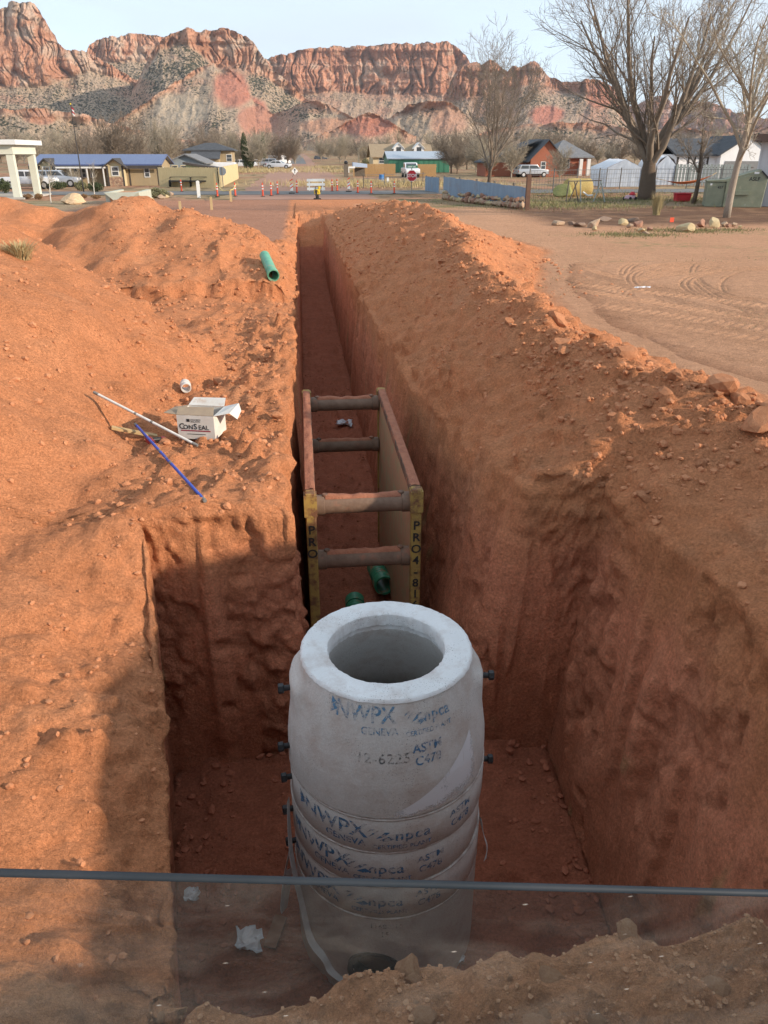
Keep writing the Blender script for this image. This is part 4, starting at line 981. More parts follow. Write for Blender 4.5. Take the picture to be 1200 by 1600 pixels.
m = MB(); m.tube([u*.25+Zv*.05, u*.38+Zv*.02, u*.42+Zv*.012], [.007, .007, .003], 8); m.build('drill_bit', mat('steel_bit', (.5, .48, .45), rough=.35, metal=.8), tool, smooth=True)
# crumpled plastic and paper
m_pap = mat('scrap_plastic', (.66, .67, .69), (.52, .54, .58), .5, 20)
def crumple(name, c, size, label, seed, cat='litter', sq=(1, 1, .45), group=None, material=None):
    r = random.Random(seed); bm = bmesh.new(); bmesh.ops.create_grid(bm, x_segments=8, y_segments=8, size=.5)
    for v in bm.verts:
        q = v.co * 3; z = float(perlin(q.x + seed, q.y, .4)) + .5 * float(perlin(q.x*2.3, q.y*2.3, seed + .7))
        v.co.x += .22 * float(perlin(q.x*1.4, q.y*1.4, seed + 3.3)); v.co.y += .22 * float(perlin(q.x*1.4, q.y*1.4, seed + 6.3)); v.co.z = z * .5 + .1
        rr = v.co.xy.length
        if rr > .42: v.co.x *= .8; v.co.y *= .8
        v.co = Vector((v.co.x*sq[0], v.co.y*sq[1], v.co.z*sq[2])) * size
    bmesh.ops.solidify(bm, geom=bm.faces[:], thickness=.003)
    zmin = min(v.co.z for v in bm.verts)
    for v in bm.verts: v.co.z -= zmin
    me = bpy.data.meshes.new(name); bm.to_mesh(me); bm.free(); me.materials.append(material or m_pap)
    o = link(name, me, None, c); tag(o, label, cat, group); return o
crumple('plastic_scrap', onground(538, 664), .42, 'crumpled white plastic sheet on the trench floor beyond the trench box', 1)
crumple('plastic_scrap', onground(390, 1474), .24, 'torn white plastic wrapper on the pit floor left of the manhole', 2)
crumple('plastic_scrap', G(300, 1400, -2.44), .14, 'clear plastic scrap lying low against the left pit wall', 3)
crumple('plastic_scrap', onground(712, 1498), .14, 'grey plastic scrap at the foot of the manhole base', 4)
crumple('paper_scrap', onground(1003, 451), .55, 'flattened white paper scrap on the sandy driveway', 5, sq=(1, .3, .12))
pa, pb = onground(422, 1487), onground(440, 1440); m = MB(); m.bar((0, 0, .03), pb - pa + Vector((0, 0, .05)), .10, .02); o = m.build('board_offcut', mat('muddy_board', (.20, .10, .065), (.26, .14, .09), .9, 8), None, loc=pa); tag(o, 'muddy board offcut lying on the pit floor beside the straps', 'board')

# ------------------------------------------------------------------ clods
m_clod = mat('clod_soil', (.40, .17, .085), (.51, .235, .122), .95, 3.5, .01, 30, spec=.1); m_clod2 = mat('tan_clod_soil', (.42, .22, .122), (.50, .29, .17), .95, 6, .008, 60, spec=.1)
CM = [rock_mesh('clod', m_clod, 100 + i, 2, .8, .30, 11) for i in range(8)]; CT = [rock_mesh('tan_clod', m_clod2, 200 + i, 2, .8, .3, 5) for i in range(3)]
rg = np.random.RandomState(5)
AREA = np.linalg.norm(np.cross(np.gradient(GP, axis=1), np.gradient(GP, axis=0)), axis=-1)
AREA = np.minimum(AREA, .02)
k0, k2_, k2b_, k3_ = GB
Xg, Yg, Zg = GP[..., 0], GP[..., 1], GP[..., 2]
def pick(mask, n):
    idx = np.argwhere(mask); w = AREA[mask] / AREA[mask].sum()
    return GP[tuple(idx[rg.choice(len(idx), n, p=w)].T)]
gcols = np.zeros(Xg.shape, bool); gcols[:, :k0] = True; gcols[:, k3_:] = True
crestx = pw(Yr, [(0, 4.9), (5, 4.35), (6, 3.95), (7.5, 3.15), (9, 3.05), (11, 3.1), (15, 3.25), (18, 3.6), (22, 3.9), (27, 4.3), (34, 3.7), (42, 2.6), (50, 2.2)])[:, None]
cr_mask = gcols & (np.abs(Xg - crestx) < .55 + .25 * perlin(Yg * .8, .4, .9)) & (Yg > 5.5) & (Yg < 20)
face_mask = gcols & (Xg > 1.7) & (Xg < crestx + .2) & (Yg > 3) & (Yg < 26)
left_mask = gcols & (Xg < -.3) & (Xg > -3.2) & (Yg > 5.8) & (Yg < 16)
berm_mask = (Yg > 1.65) & (Yg < 2.2) & (Xg > -.9) & (Xg < 2.2)
pitw = gcols & (Xg > 2.4) & (Xg < 4.3) & (Yg > 5.2) & (Yg < 9)
def clods(mask, n, s0, s1, label, group, meshes, pw_=2.2):
    for p in pick(mask, n):
        s = s0 + (s1 - s0) * rnd.random() ** pw_
        o = link('dirt_clod', rnd.choice(meshes), None, Vector(p) + Vector((0, 0, s * (.05 if meshes is CT else rnd.choice((.0, .12, .25))))), (rnd.uniform(-.5, .5), rnd.uniform(-.5, .5), rnd.uniform(0, 6.28)), (s, s * rnd.uniform(.7, 1.1), s * rnd.uniform(.65, 1)))
        tag(o, label, 'clod', group)
clods(cr_mask & (Yg < 9.5), 55, .035, .19, 'red dirt clod on the crest of the right-hand spoil bank', 'clods on the spoil bank crest', CM, 1.8)
clods(cr_mask & (Yg >= 9.5), 45, .04, .13, 'red dirt clod on the crest of the right-hand spoil bank', 'clods on the spoil bank crest', CM)
clods(pitw, 60, .02, .11, 'red dirt clod on the shaded slope above the pit', 'clods on the shaded slope', CM, 2.6)
clods(left_mask & (Xg > -2.0), 45, .025, .16, 'red dirt clod on the trampled ground left of the trench', 'clods left of the trench', CM, 2.6)
clods(berm_mask, 45, .015, .085, 'tan dirt clod on the berm in front of the pit', 'clods on the near berm', CT, 1.8)
def crumbs(name, sets, material, seed):
    r = np.random.RandomState(seed); bm = bmesh.new(); bmesh.ops.create_icosphere(bm, subdivisions=1, radius=1)
    bv = np.array([v.co for v in bm.verts]); bf = np.array([[v.index for v in f.verts] for f in bm.faces]); bm.free()
    V, F = [], []; k = 0
    for mask, n, s0, s1, pwr in sets:
        P = pick(mask, n)
        for p in P:
            s = s0 + (s1 - s0) * r.rand() ** pwr
            q = bv * (1 + .45 * (r.rand(len(bv), 1) - .5)) * s * np.array([1, r.uniform(.6, 1), r.uniform(.5, .9)])
            a = r.uniform(0, 6.28); c, sn = math.cos(a), math.sin(a); q = q @ np.array([[c, -sn, 0], [sn, c, 0], [0, 0, 1]]).T
            V.append(q + p + np.array([0, 0, s * .2])); F.append(bf + k); k += len(bv)
    V = np.concatenate(V); F = np.concatenate(F)
    me = bpy.data.meshes.new(name); me.from_pydata(V.tolist(), [], F.tolist()); me.materials.append(material)
    o = link(name, me); tag(o, kind='stuff'); return o
fl_mask = np.zeros(Xg.shape, bool); fl_mask[:, k2_:k2b_] = True; fl_mask &= (Yg > 2.4) & (Yg < 30)
bank_mask = gcols & (Xg < -.8) & (Xg > -3) & (Yg > 2.2) & (Yg < 6)
foot = np.zeros(Xg.shape, bool); foot[:, k2_:k2_+9] = True; foot[:, k2b_-9:k2b_] = True; foot &= (Yg > 2.5) & (Yg < 6.2)
m_dark_crumb = mat('moist_crumb', (.30, .105, .062), (.39, .145, .085), .95, 4, .01, 30, spec=.1)  # darker soil tone to match the pit floor
o = crumbs('dark_crumbs', [(fl_mask, 900, .006, .035, 2.2), (foot, 250, .01, .055, 2.2)], m_dark_crumb, 3); tag(o, 'dark soil crumbs fallen on the pit and trench floor', 'soil')
o = crumbs('soil_crumbs', [(cr_mask, 1300, .010, .05, 2.4), (face_mask, 1800, .006, .04, 2.8), (left_mask & (Xg > -1.9), 1500, .005, .045, 2.8), (left_mask, 500, .005, .04, 3.0), (gcols & (Xg < -1.5) & (Xg > -6) & (Yg > 7) & (Yg < 13), 700, .005, .05, 3.0), (pitw, 900, .008, .045, 2.2), (bank_mask, 380, .004, .028, 2.8),
    (gcols & (Xg < 0) & (Xg > -5) & (Yg > 16) & (Yg < 24), 900, .012, .06, 2.2), (gcols & (Xg > 1.3) & (Xg < 8) & (Yg > 18) & (Yg < 40), 1200, .02, .09, 2.2)], m_clod, 1)
tag(o, 'loose red soil crumbs scattered over the spoil banks', 'soil')
o = crumbs('berm_crumbs', [(berm_mask, 1600, .003, .016, 1.6)], m_clod2, 2); tag(o, 'fine tan soil crumbs covering the near berm', 'soil')
# ------------------------------------------------------------------ bare trees
m_bark = mat('grey_brown_bark', (.145, .105, .075), (.10, .072, .052), .95, 9, .02, 14, stretch=(6, 6, 1)); m_twig = mat('twig', (.25, .20, .155), (.19, .15, .115), .95, 2)
m_palebark = mat('pale_bark', (.36, .30, .24), (.27, .22, .175), .95, 5, .01, 14, stretch=(4, 4, 1)); m_paletwig = mat('pale_twig', (.38, .33, .25), (.30, .25, .19), .95, 2)
m_whitebark = mat('white_bark', (.60, .57, .52), (.46, .42, .37), .9, 6)
def grow(seed, height, spec, trunk_r, lean=(0, 0), fork=.3, sides=(10, 6, 4, 3, 3), upright=.5, rmin=.004):
    """bare tree: returns (trunk MB, branches MB); spec: per level (count, length factor, spread degrees, droop)"""
    r = random.Random(seed); T = MB(); B = MB()
    def branch(p, d, L, rad, lvl, mb):
        n = (7, 6, 5, 4, 3)[min(lvl, 4)]; pts = [p.copy()]; rads = [rad]; dirs = [d.copy()]
        tip = .55 if lvl == 0 else max(.18, min(1., .5 * rmin / rad))
        for i in range(n):
            w = (.05, .10, .14, .18, .2)[min(lvl, 4)]
            d = (d + Vector((r.gauss(0, w), r.gauss(0, w), r.gauss(0, w) + (upright * .10 if lvl else .02)))).normalized()
            p = p + d * L / n; pts.append(p.copy()); rads.append(rad * (1 - (1 - tip) * (i + 1) / n)); dirs.append(d.copy())
        mb.tube(pts, rads, sides[min(lvl, 4)], cap=(lvl == 0))
        if lvl < len(spec):
            cnt, lf, spr, start = spec[lvl]; cnt = max(1, int(round(cnt * r.uniform(.8, 1.2))))
            ga = r.uniform(0, 6.28)
            for i in range(cnt):
                f = start + (1 - start) * (i + r.random()) / cnt; f = min(f, .999); k = f * n; j = min(int(k), n - 1)
                q = pts[j].lerp(pts[j+1], k - j); dd = dirs[j+1]; rr = (rads[j] + (rads[j+1] - rads[j]) * (k - j))
                ga += 2.4 + r.uniform(-.5, .5); a = R(spr) * r.uniform(.6, 1.25)
                ref = Vector((0, 0, 1)) if abs(dd.z) < .9 else Vector((1, 0, 0)); s1 = dd.cross(ref).normalized(); s2 = s1.cross(dd)
                nd = (dd * math.cos(a) + (s1 * math.cos(ga) + s2 * math.sin(ga)) * math.sin(a)).normalized()
                branch(q, nd, L * lf * r.uniform(.7, 1.2) * (1.1 - .45 * f if lvl else 1), max(rr * (.42 if lvl else .62), rmin), lvl + 1, B)
    branch(Vector((0, 0, -.1)), Vector((lean[0], lean[1], 1)).normalized(), height * fork, trunk_r, 0, T)
    return T, B
def tree_meshes(key, *a, bark=None, twig=None, **k):
    T, B = grow(*a, **k); return T.mesh(key + '_trunk', bark or m_bark, 'all'), B.mesh(key + '_crown', twig or m_twig, 'all')
def plant_tree(name, meshes, loc, label, s=1., rz=None, group=None, cat='tree', sz=None):
    o = thing(name, label, cat, loc, rnd.uniform(0, 6.28) if rz is None else rz, group); o.scale = (s, s, sz or s)
    link('trunk', meshes[0], o); link('crown', meshes[1], o); return o
def zg(x, y): return surf(x, y) if (y < 61 and abs(x) < 60) else float(zval(x, y)) - .03
def GG(px, py):                                # ground point of the town on a sight line
    p = G(px, py)
    for _ in range(4): p = G(px, py, zg(p.x, p.y))
    return p
# the big cottonwood, the forked pale tree beside it and the tree behind the blue fence
big = tree_meshes('cottonwood', 21, 17.5, [(12, 3.4, 31, .70), (12, .52, 32, .10), (9, .45, 36, .12), (6, .5, 40, .1)], .62, fork=.165, upright=.75, rmin=.0095)
plant_tree('cottonwood_tree', big, GG(1010, 312), 'large bare cottonwood with thick leaning trunk beside the hammock', 1.12, 1.9)
pale = tree_meshes('pale_tree', 33, 13, [(9, 1.1, 30, .42), (10, .42, 38, .12), (9, .42, 42, .12), (6, .45, 42, .1)], .20, lean=(.04, 0), fork=.45, rmin=.010, bark=m_palebark, twig=m_paletwig)
plant_tree('pale_barked_tree', pale, GG(1135, 340), 'pale barked bare tree growing behind the garden rocks', 1.0, .3)
slim = tree_meshes('slim_tree', 35, 8, [(5, .9, 26, .3), (9, .45, 35, .15), (8, .45, 40, .15), (5, .45, 40, .1)], .16, lean=(.22, 0), fork=.5, rmin=.012)
plant_tree('leaning_tree', slim, GG(1083, 318), 'thin leaning bare tree between the dumpster and the picket fence', 1.0, .2)
mid = tree_meshes('ash', 41, 11, [(12, 2.3, 34, .40), (10, .50, 34, .1), (7, .45, 38, .1), (5, .5, 40, .1)], .15, fork=.25, upright=.7, rmin=.0085)
plant_tree('ash_tree', mid, GG(763, 300), 'slender bare tree standing behind the blue corrugated fence', 1.28, .6)
fuzz = [tree_meshes('town_tree%d' % i, 60 + i, 8.5, [(12, 2.5, 36, .3), (12, .52, 38, .08), (12, .48, 42, .08)], .17, fork=.24, rmin=.028, sides=(6, 4, 3, 3, 3), upright=.5, bark=(m_bark, m_palebark)[i % 2], twig=(m_twig, m_paletwig)[i % 2]) for i in range(4)]
poplar = tree_meshes('poplar', 77, 10, [(16, .55, 20, .12), (11, .5, 26, .1), (8, .45, 30, .1)], .13, fork=.8, rmin=.02, sides=(6, 4, 3, 3, 3), upright=1.6, bark=m_palebark, twig=m_paletwig)
young = tree_meshes('young_tree', 81, 3.2, [(8, .45, 32, .35), (6, .45, 34, .2), (4, .5, 35, .2)], .055, fork=.8, rmin=.010, sides=(6, 4, 3, 3, 3), bark=m_whitebark, twig=m_paletwig)
NAT = {i: max(v.co.z for v in (fuzz + [poplar, young])[i][1].vertices) * .96 for i in range(6)}
def bg(px, py_base, top, kind, label, name='bare_tree', h=None):
    p = GG(px, py_base); d = math.hypot(p.x, p.y); H_ = XZ(px, top, p.y).z - p.z; ms = fuzz[kind] if kind < 4 else (poplar if kind == 4 else young); nat = NAT[kind]
    s = H_ / nat
    return plant_tree(name, ms, p, label, s, None, 'bare trees around the town')
TL = [ # named ones the photo sets apart
 (178, 268, 172, 0, 'broad bushy bare tree towering behind the blue-roofed home'), (213, 266, 182, 2, 'brown bare tree behind the blue-roofed home, beside the broad bushy one'),
 (100, 266, 196, 1, 'pale twiggy tree behind the pale pavilion'), (62, 268, 200, 3, 'pale twiggy tree growing close behind the pavilion roof'), (140, 270, 192, 2, 'dense brown tree right behind the flagpole'),
 (243, 262, 176, 4, 'tall slim pale tree rising behind the grey gabled house'), (262, 262, 188, 1, 'pale spreading tree behind the grey gabled house'), (325, 245, 187, 2, 'dark bare tree standing above the two-storey house roof'),
 (372, 264, 196, 4, 'tall slim pale tree beside the two-storey house'), (404, 264, 203, 1, 'full pale yellowish tree beside the parked cars'), (360, 264, 212, 3, 'small pale tree at the white wall'),
 (628, 262, 198, 4, 'tall slim pale tree behind the dormer house'), (875, 285, 228, 1, 'low spreading pale tree in front of the grey-roofed house'), (1110, 262, 190, 4, 'slim bare tree in front of the white house')]
for px, pb, pt, k, lb_ in TL: bg(px, pb, pt, k, lb_)
bg(80, 318, 250, 5, 'young white-barked tree in the lawn by the boulder'); bg(148, 306, 252, 5, 'young staked tree in the planting bed by the flagpole')
rr = random.Random(4); sets = []
for px in range(-10, 470, 17): sets.append((px + rr.uniform(-6, 6), rr.uniform(255, 262), rr.uniform(196, 216), rr.randint(0, 3)))
for px in range(500, 760, 15): sets.append((px + rr.uniform(-6, 6), rr.uniform(251, 258), rr.uniform(204, 224), rr.randint(0, 3)))
for px in range(700, 830, 13): sets.append((px + rr.uniform(-6, 6), rr.uniform(264, 280), rr.uniform(196, 226), rr.choice((1, 3, 0))))
for px in range(830, 1200, 17): sets.append((px + rr.uniform(-8, 8), rr.uniform(256, 264), rr.uniform(196, 222), rr.randint(0, 3)))
for px in list(range(380, 455, 14)) + list(range(500, 600, 12)): sets.append((px, rr.uniform(246, 249), rr.uniform(216, 228), rr.randint(0, 3)))
for px, pb, pt, k in sets: bg(px, pb, pt, k, 'hazy bare tree in the mass behind the houses')
# evergreens and shrubs
m_leaf = mat('evergreen_leaf', (.045, .065, .03), (.085, .10, .045), .9, 3); m_sage = mat('sage_leaf', (.16, .16, .085), (.24, .22, .12), .9, 3); m_rustleaf = mat('rust_leaf', (.26, .15, .07), (.20, .12, .06), .9, 3); m_dryg = mat('dry_grass', (.46, .37, .20), (.36, .28, .14), .9, 3)
def leaf_blob(name, n, seed, shape, size, material, up=0.):
    r = np.random.RandomState(seed); V = []; F = []
    for i in range(n):
        while True:
            p = r.uniform(-1, 1, 3); p[2] = r.uniform(0, 1)
            if shape(p): break
        c = p; a = r.normal(size=3); a[2] += up; a /= np.linalg.norm(a); b = np.cross(a, r.normal(size=3)); b /= np.linalg.norm(b); s = size * r.uniform(.6, 1.3)
        k = len(V); V += [c - b * s * .35, c + a * s, c + b * s * .35, c - a * s * .6]; F.append((k, k+1, k+2, k+3))
    me = bpy.data.meshes.new(name); me.from_pydata([tuple(v) for v in V], [], F); me.materials.append(material); return me
lump_ = lambda p: (p[0]**2 + p[1]**2 + (1.9*(p[2]-.45))**2) < (.62 + .38 * float(np.sin(p[0]*5+1) * np.cos(p[1]*4+p[2]*6)))**1.0
conif = lambda p: math.hypot(p[0], p[1]) < (1.02 - p[2]) * (.75 + .25 * math.sin(p[2] * 31)) * .95
col_ = lambda p: math.hypot(p[0], p[1]) < .9 * math.sin(math.pi * min(1, max(.05, p[2]*.93 + .05))) ** .6
L_bush = leaf_blob('bush_leaves', 1500, 1, lump_, .10, m_sage, .6); L_bush2 = leaf_blob('bush_leaves', 1300, 2, lump_, .10, m_leaf, .4); L_bush3 = leaf_blob('bush_leaves', 1300, 3, lump_, .10, m_rustleaf, .6)
L_con = leaf_blob('conifer_needles', 2600, 4, conif, .10, m_leaf, -.2); L_col = leaf_blob('column_leaves', 1800, 5, col_, .09, m_leaf, .8); L_gr = None
def blades():
    r = np.random.RandomState(6); V = []; F = []
    for i in range(420):
        a, q = r.uniform(0, 6.28), r.uniform(.1, 1) ; b0 = np.array([math.cos(a), math.sin(a), 0]) * .35 * r.rand(); t = np.array([math.cos(a) * q, math.sin(a) * q, r.uniform(.5, 1.0)]); s_ = np.array([-math.sin(a), math.cos(a), 0]) * .012
        mid_ = b0 * .4 + t * .5 + np.array([0, 0, .12]); k = len(V); V += [b0 - s_, b0 + s_, mid_ - s_ * .8, mid_ + s_ * .8, t]; F += [(k, k+1, k+3, k+2), (k+2, k+3, k+4)]
    me = bpy.data.meshes.new('tuft_blades'); me.from_pydata([tuple(v) for v in V], [], F); me.materials.append(m_dryg); return me
L_gr = blades()
stem_me = MB().tube([(0, 0, -.05), (.01, 0, .5), (0, .01, .9)], [.05, .035, .01], 6).mesh('stem', m_bark, 'all')
def bush(px, pb, pt, w_px, me, label, name='shrub', group=None, part='foliage', cat='shrub'):
    p = GG(px, pb); h = XZ(px, pt, p.y).z - p.z; w = (XZ(px + w_px/2, pb, p.y).x - XZ(px - w_px/2, pb, p.y).x) / 2
    o = thing(name, label, cat, p, rnd.uniform(0, 6.28), group); o.scale = (w, w, h); link(part, me, o); link('stem', stem_me, o); return o
for a in [(535, 244, 213, 17, L_con, 'dark evergreen tree left of the small cream house'), (556, 246, 222, 17, L_con, 'dark pointed evergreen tree beside the small cream house'), (250, 262, 220, 14, L_con, 'small evergreen tree behind the blue-roofed home')]: bush(*a, name='evergreen_tree', cat='tree', part='crown')
for a in [(384, 264, 206, 13, L_col, 'dark columnar evergreen between the pale trees by the parked cars'), (413, 262, 205, 9, L_col, 'narrow columnar evergreen beside the pale yellowish tree'), (392, 264, 238, 14, L_col, 'short columnar evergreen by the white wall')]: bush(*a, name='columnar_evergreen', cat='tree', part='crown')
for a in [(243, 309, 292, 54, L_bush, 'wide yellow-green shrub beside the concrete planter'), (92, 296, 282, 34, L_bush2, 'dark green shrub in front of the parked pickups'), (150, 300, 284, 30, L_bush2, 'dark green shrub behind the boulder'), (128, 298, 281, 26, L_bush, 'olive shrub left of the dark shrub behind the boulder'),
          (44, 311, 302, 18, L_bush3, 'low rusty shrub at the foot of the pavilion column'), (61, 312, 301, 16, L_bush3, 'low rusty shrub between pavilion and young tree'), (132, 310, 302, 12, L_bush3, 'low rusty shrub beside the boulder'), (151, 311, 303, 18, L_bush3, 'low rusty shrub beyond the boulder'),
          (8, 302, 277, 24, L_bush2, 'tall dark hedge shrub seen between pavilion columns'), (1025, 336, 296, 32, L_gr, 'wispy dry shrub in the garden bed by the big trunk'), (572, 262, 246, 16, L_bush, 'olive shrub by the board fence'), (664, 272, 258, 30, L_bush3, 'brown brush pile shrub beside the stop sign')]: bush(*a)
for i, a in enumerate([(185, 290, 262, 26), (60, 296, 262, 20), (100, 290, 256, 26), (118, 292, 258, 30)]): bg(a[0], a[1], a[2], 1 + 2 * (i % 2), 'leafless pale shrub in front of the blue-roofed home', 'bare_shrub')
g_ = onground(30, 402); o = thing('grass_tuft', 'pale dry grass tuft behind the left spoil heap', 'grass', g_ - Vector((0, 0, .05))); o.scale = (.42, .34, .26); link('blades', L_gr, o)

# ------------------------------------------------------------------ building kit
m_glass = mat('window_glass', (.05, .06, .07), (.09, .10, .11), .08, 2, spec=.6); m_trim = mat('white_trim', (.66, .65, .62), (.60, .58, .55), .7, 3)
def shingle(name, c, c2): return mat(name, c, c2, .9, 2.2, .02, 12)
def wall_m(name, c, c2): return mat(name, c, c2, .85, 1.2, .008, 10, stretch=(1, 1, .3))
def win(parent, x0, x1, z0, z1, y, trim=None, axis='y', sgn=-1):
    """window on a wall whose outer face lies at y (or x when axis is x): frame with a sunk pane"""
    m = MB(); t = min(.09, (x1-x0)*.14); e = .05
    def bx(a, b, c, d, ya, yb):
        lo, hi = sorted((y + sgn*ya, y + sgn*yb))
        m_.box((a, lo, c), (b, hi, d)) if axis == 'y' else m_.box((lo, a, c), (hi, b, d))
    m_ = m
    bx(x0, x1, z1-t, z1, .002, e); bx(x0, x1, z0, z0+t, .002, e); bx(x0, x0+t, z0+t, z1-t, .002, e); bx(x1-t, x1, z0+t, z1-t, .002, e); bx(x0+t, x1-t, (z0+z1)/2-t/3, (z0+z1)/2+t/3, .002, e*.8)
    f = m.build('window', trim or m_trim, parent); m_ = MB(); bx(x0+t, x1-t, z0+t, z1-t, .003, .012); m_.build('pane', m_glass, f); return f
def gable(parent, x0, x1, y0, y1, ze, zr, material, over=.4, axis='x', th=.14, trim=None, name='roof'):
    """gable roof; ridge along axis"""
    m = MB()
    if axis == 'x':
        yc = (y0+y1)/2; s = (zr-ze)/(yc-y0); e = over*s
        m.prism([(y0-over, ze-e), (yc, zr), (y1+over, ze-e), (y1+over, ze-e+th), (yc, zr+th), (y0-over, ze-e+th)], x0-over, x1+over, 'x')
    else:
        xc = (x0+x1)/2; s = (zr-ze)/(xc-x0); e = over*s
        m.prism([(x0-over, ze-e), (xc, zr), (x1+over, ze-e), (x1+over, ze-e+th), (xc, zr+th), (x0-over, ze-e+th)], y0-over, y1+over, 'y')
    return m.build(name, material, parent)
def gwall(parent, x0, x1, y0, y1, z0, ze, zr, material, axis='x', name='wall'):
    m = MB()
    if axis == 'x': m.prism([(y0, z0), (y1, z0), (y1, ze), ((y0+y1)/2, zr-.01), (y0, ze)], x0, x1, 'x')
    else: m.prism([(x0, z0), (x1, z0), (x1, ze), ((x0+x1)/2, zr-.01), (x0, ze)], y0, y1, 'y')
    return m.build(name, material, parent)
def hip(parent, x0, x1, y0, y1, ze, zr, material, over=.5, inset=None):
    i = inset or (y1-y0)/2; a, b, c, d = x0-over, x1+over, y0-over, y1+over; m = MB(); yc = (c+d)/2
    m.add([(a,c,ze),(b,c,ze),(b,d,ze),(a,d,ze),(a+i,yc,zr),(b-i,yc,zr),(a,c,ze-.18),(b,c,ze-.18),(b,d,ze-.18),(a,d,ze-.18)],
          [(0,1,5,4),(1,2,5),(2,3,4,5),(3,0,4),(6,7,1,0),(7,8,2,1),(8,9,3,2),(9,6,0,3),(9,8,7,6)]); return m.build('roof', material, parent)
def bbox(p0, p1, Y):                            # wall rectangle from two measured corners at distance Y
    a = XZ(*p0, Y); b = XZ(*p1, Y); return a.x, b.x, min(a.z, b.z), max(a.z, b.z)
m_blueroof = mat('blue_metal_roof', (.075, .10, .21), (.09, .12, .24), .38, 1, spec=.5, stretch=(8, 1, 1)); m_tanw = wall_m('tan_siding', (.36, .28, .17), (.32, .245, .15)); m_dtrim = mat('dark_trim', (.05, .045, .042), (.07, .06, .055), .8, 3); m_ywall = wall_m('cream_siding', (.55, .46, .28), (.50, .42, .26))
m_stone = mat('stone_veneer', (.34, .20, .13), (.20, .13, .095), .9, 5, .03, 6, c3=(.45, .33, .22), s3=4, t3=.55)
m_dkroof = shingle('charcoal_shingle', (.055, .058, .065), (.085, .088, .095)); m_tanroof = shingle('tan_shingle', (.33, .25, .16), (.27, .20, .13)); m_greyroof = shingle('grey_shingle', (.15, .15, .155), (.20, .20, .205))
m_whitew = wall_m('white_siding', (.72, .72, .72), (.66, .66, .67)); m_greyw = wall_m('blue_grey_siding', (.26, .29, .31), (.23, .26, .28)); m_greenw = wall_m('pale_green_siding', (.42, .50, .33), (.38, .46, .30)); m_brick = mat('red_brick', (.36, .13, .075), (.30, .105, .065), .9, 6, .01, 20)
m_gmetal = mat('green_metal_siding', (.05, .17, .11), (.06, .20, .13), .5, 1.5, stretch=(6, 6, 1)); m_galv = mat('galvanised_roof', (.42, .47, .52), (.36, .40, .45), .4, 2, metal=.3, stretch=(8, 1, 1)); m_cream = wall_m('cream_stucco', (.60, .48, .30), (.55, .44, .28))

# blue-roofed manufactured home
Y0 = 92.; x0 = XZ(58, 285, Y0).x; x1 = XZ(250, 285, Y0).x; ze = XZ(200, 257, Y0).z; zr = XZ(200, 243, Y0 + 4.2).z
hm = thing('manufactured_home', 'long tan home with dark blue metal roof and two porch gables', 'house', (x0, Y0, 0)); W_ = x1 - x0; Dp = 8.4
gwall(hm, 0, W_, 0, Dp, -.1, ze, zr, m_tanw); gable(hm, 0, W_, 0, Dp, ze, zr, m_blueroof, .45)
m = MB(); m.box((-.47, -.56, ze - .42), (W_ + .47, -.50, ze - .10)); m.build('fascia', m_dtrim, hm)
def xl(px): return XZ(px, 285, Y0).x - x0
for a, b, pk, has in ((70, 92, 250, 0), (173, 199, 248, 1)):
    xa, xb = xl(a), xl(b); zp = XZ(a, 249, Y0 - 1).z
    w_ = gwall(hm, xa, xb, -1.2, -.01, -.1, ze - .1, zp, m_ywall, 'y', 'porch_gable'); gable(hm, xa, xb, -1.3, 2.5, ze - .1, zp, m_dtrim, .35, 'y', .12, name='porch_roof')
    for xx in (xa, xb - .18): m = MB(); m.box((xx, -1.24, -.1), (xx + .18, -1.203, ze - .1)); m.build('corner_trim', m_dtrim, hm)
    cx = (xa + xb) / 2
    if has: m = MB(); m.box((xa + .18, -1.26, -.1), (xb - .18, -1.203, ze * .42)); m.build('stone_skirt', m_stone, hm)
    win(hm, cx - .4, cx + .4, ze * .46, ze * .92, -1.2)
win(hm, xl(227), xl(236), ze * .38, ze * .84, 0); 
for px in (106, 118, 130, 143): win(hm, xl(px), xl(px + 7), ze * .38, ze * .82, 0)
m = MB(); m.box((xl(94), -1.6, ze - .35), (xl(172), -.6, ze - .2)); m.build('porch_gutter', m_trim, hm)
for px in (96, 118, 143, 168): m = MB(); m.box((xl(px), -1.55, -.05), (xl(px) + .12, -1.43, ze - .352)); m.build('porch_post', m_trim, hm)
m = MB(); m.box((W_ + .002, 3.2, 0), (W_ + .05, 4.2, ze * .85)); m.build('door', m_trim, hm)
for xx in (xl(203), W_ - .15): m = MB(); m.box((xx, -.04, -.1), (xx + .15, -.003, ze)); m.build('corner_trim', m_dtrim, hm)
# pavilion
Y0 = 66.; xe = XZ(40, 240, Y0).x; m_pav = mat('cream_paint', (.62, .62, .52), (.57, .57, .48), .8, 1)
pv = thing('pavilion', 'pale cream open pavilion with square columns and flat roof', 'pavilion', (XZ(28, 306, Y0).x, Y0, 0)); ox = XZ(28, 306, Y0).x
zb_ = XZ(20, 241, Y0).z; zt_ = XZ(20, 226, Y0).z
for dx, dy in ((-.0, 0), (-8, 0), (-4, 5), (-.0, 5), (-8, 5)):
    m = MB(); m.box((dx - .25, dy - .25, 0), (dx + .25, dy + .25, zb_), 0); m.build('column', m_pav, pv)
m = MB(); m.box((-10, -.32, zb_ + .002), (.32, 5.3, zt_)); m.build('beam', m_pav, pv); m = MB(); m.box((-10.4, -.75, zt_ + .002), (.75, 5.8, zt_ + .34)); m.build('roof_slab', mat('roof_edge_paint', (.68, .68, .66), (.62, .62, .6), .7, 1), pv)
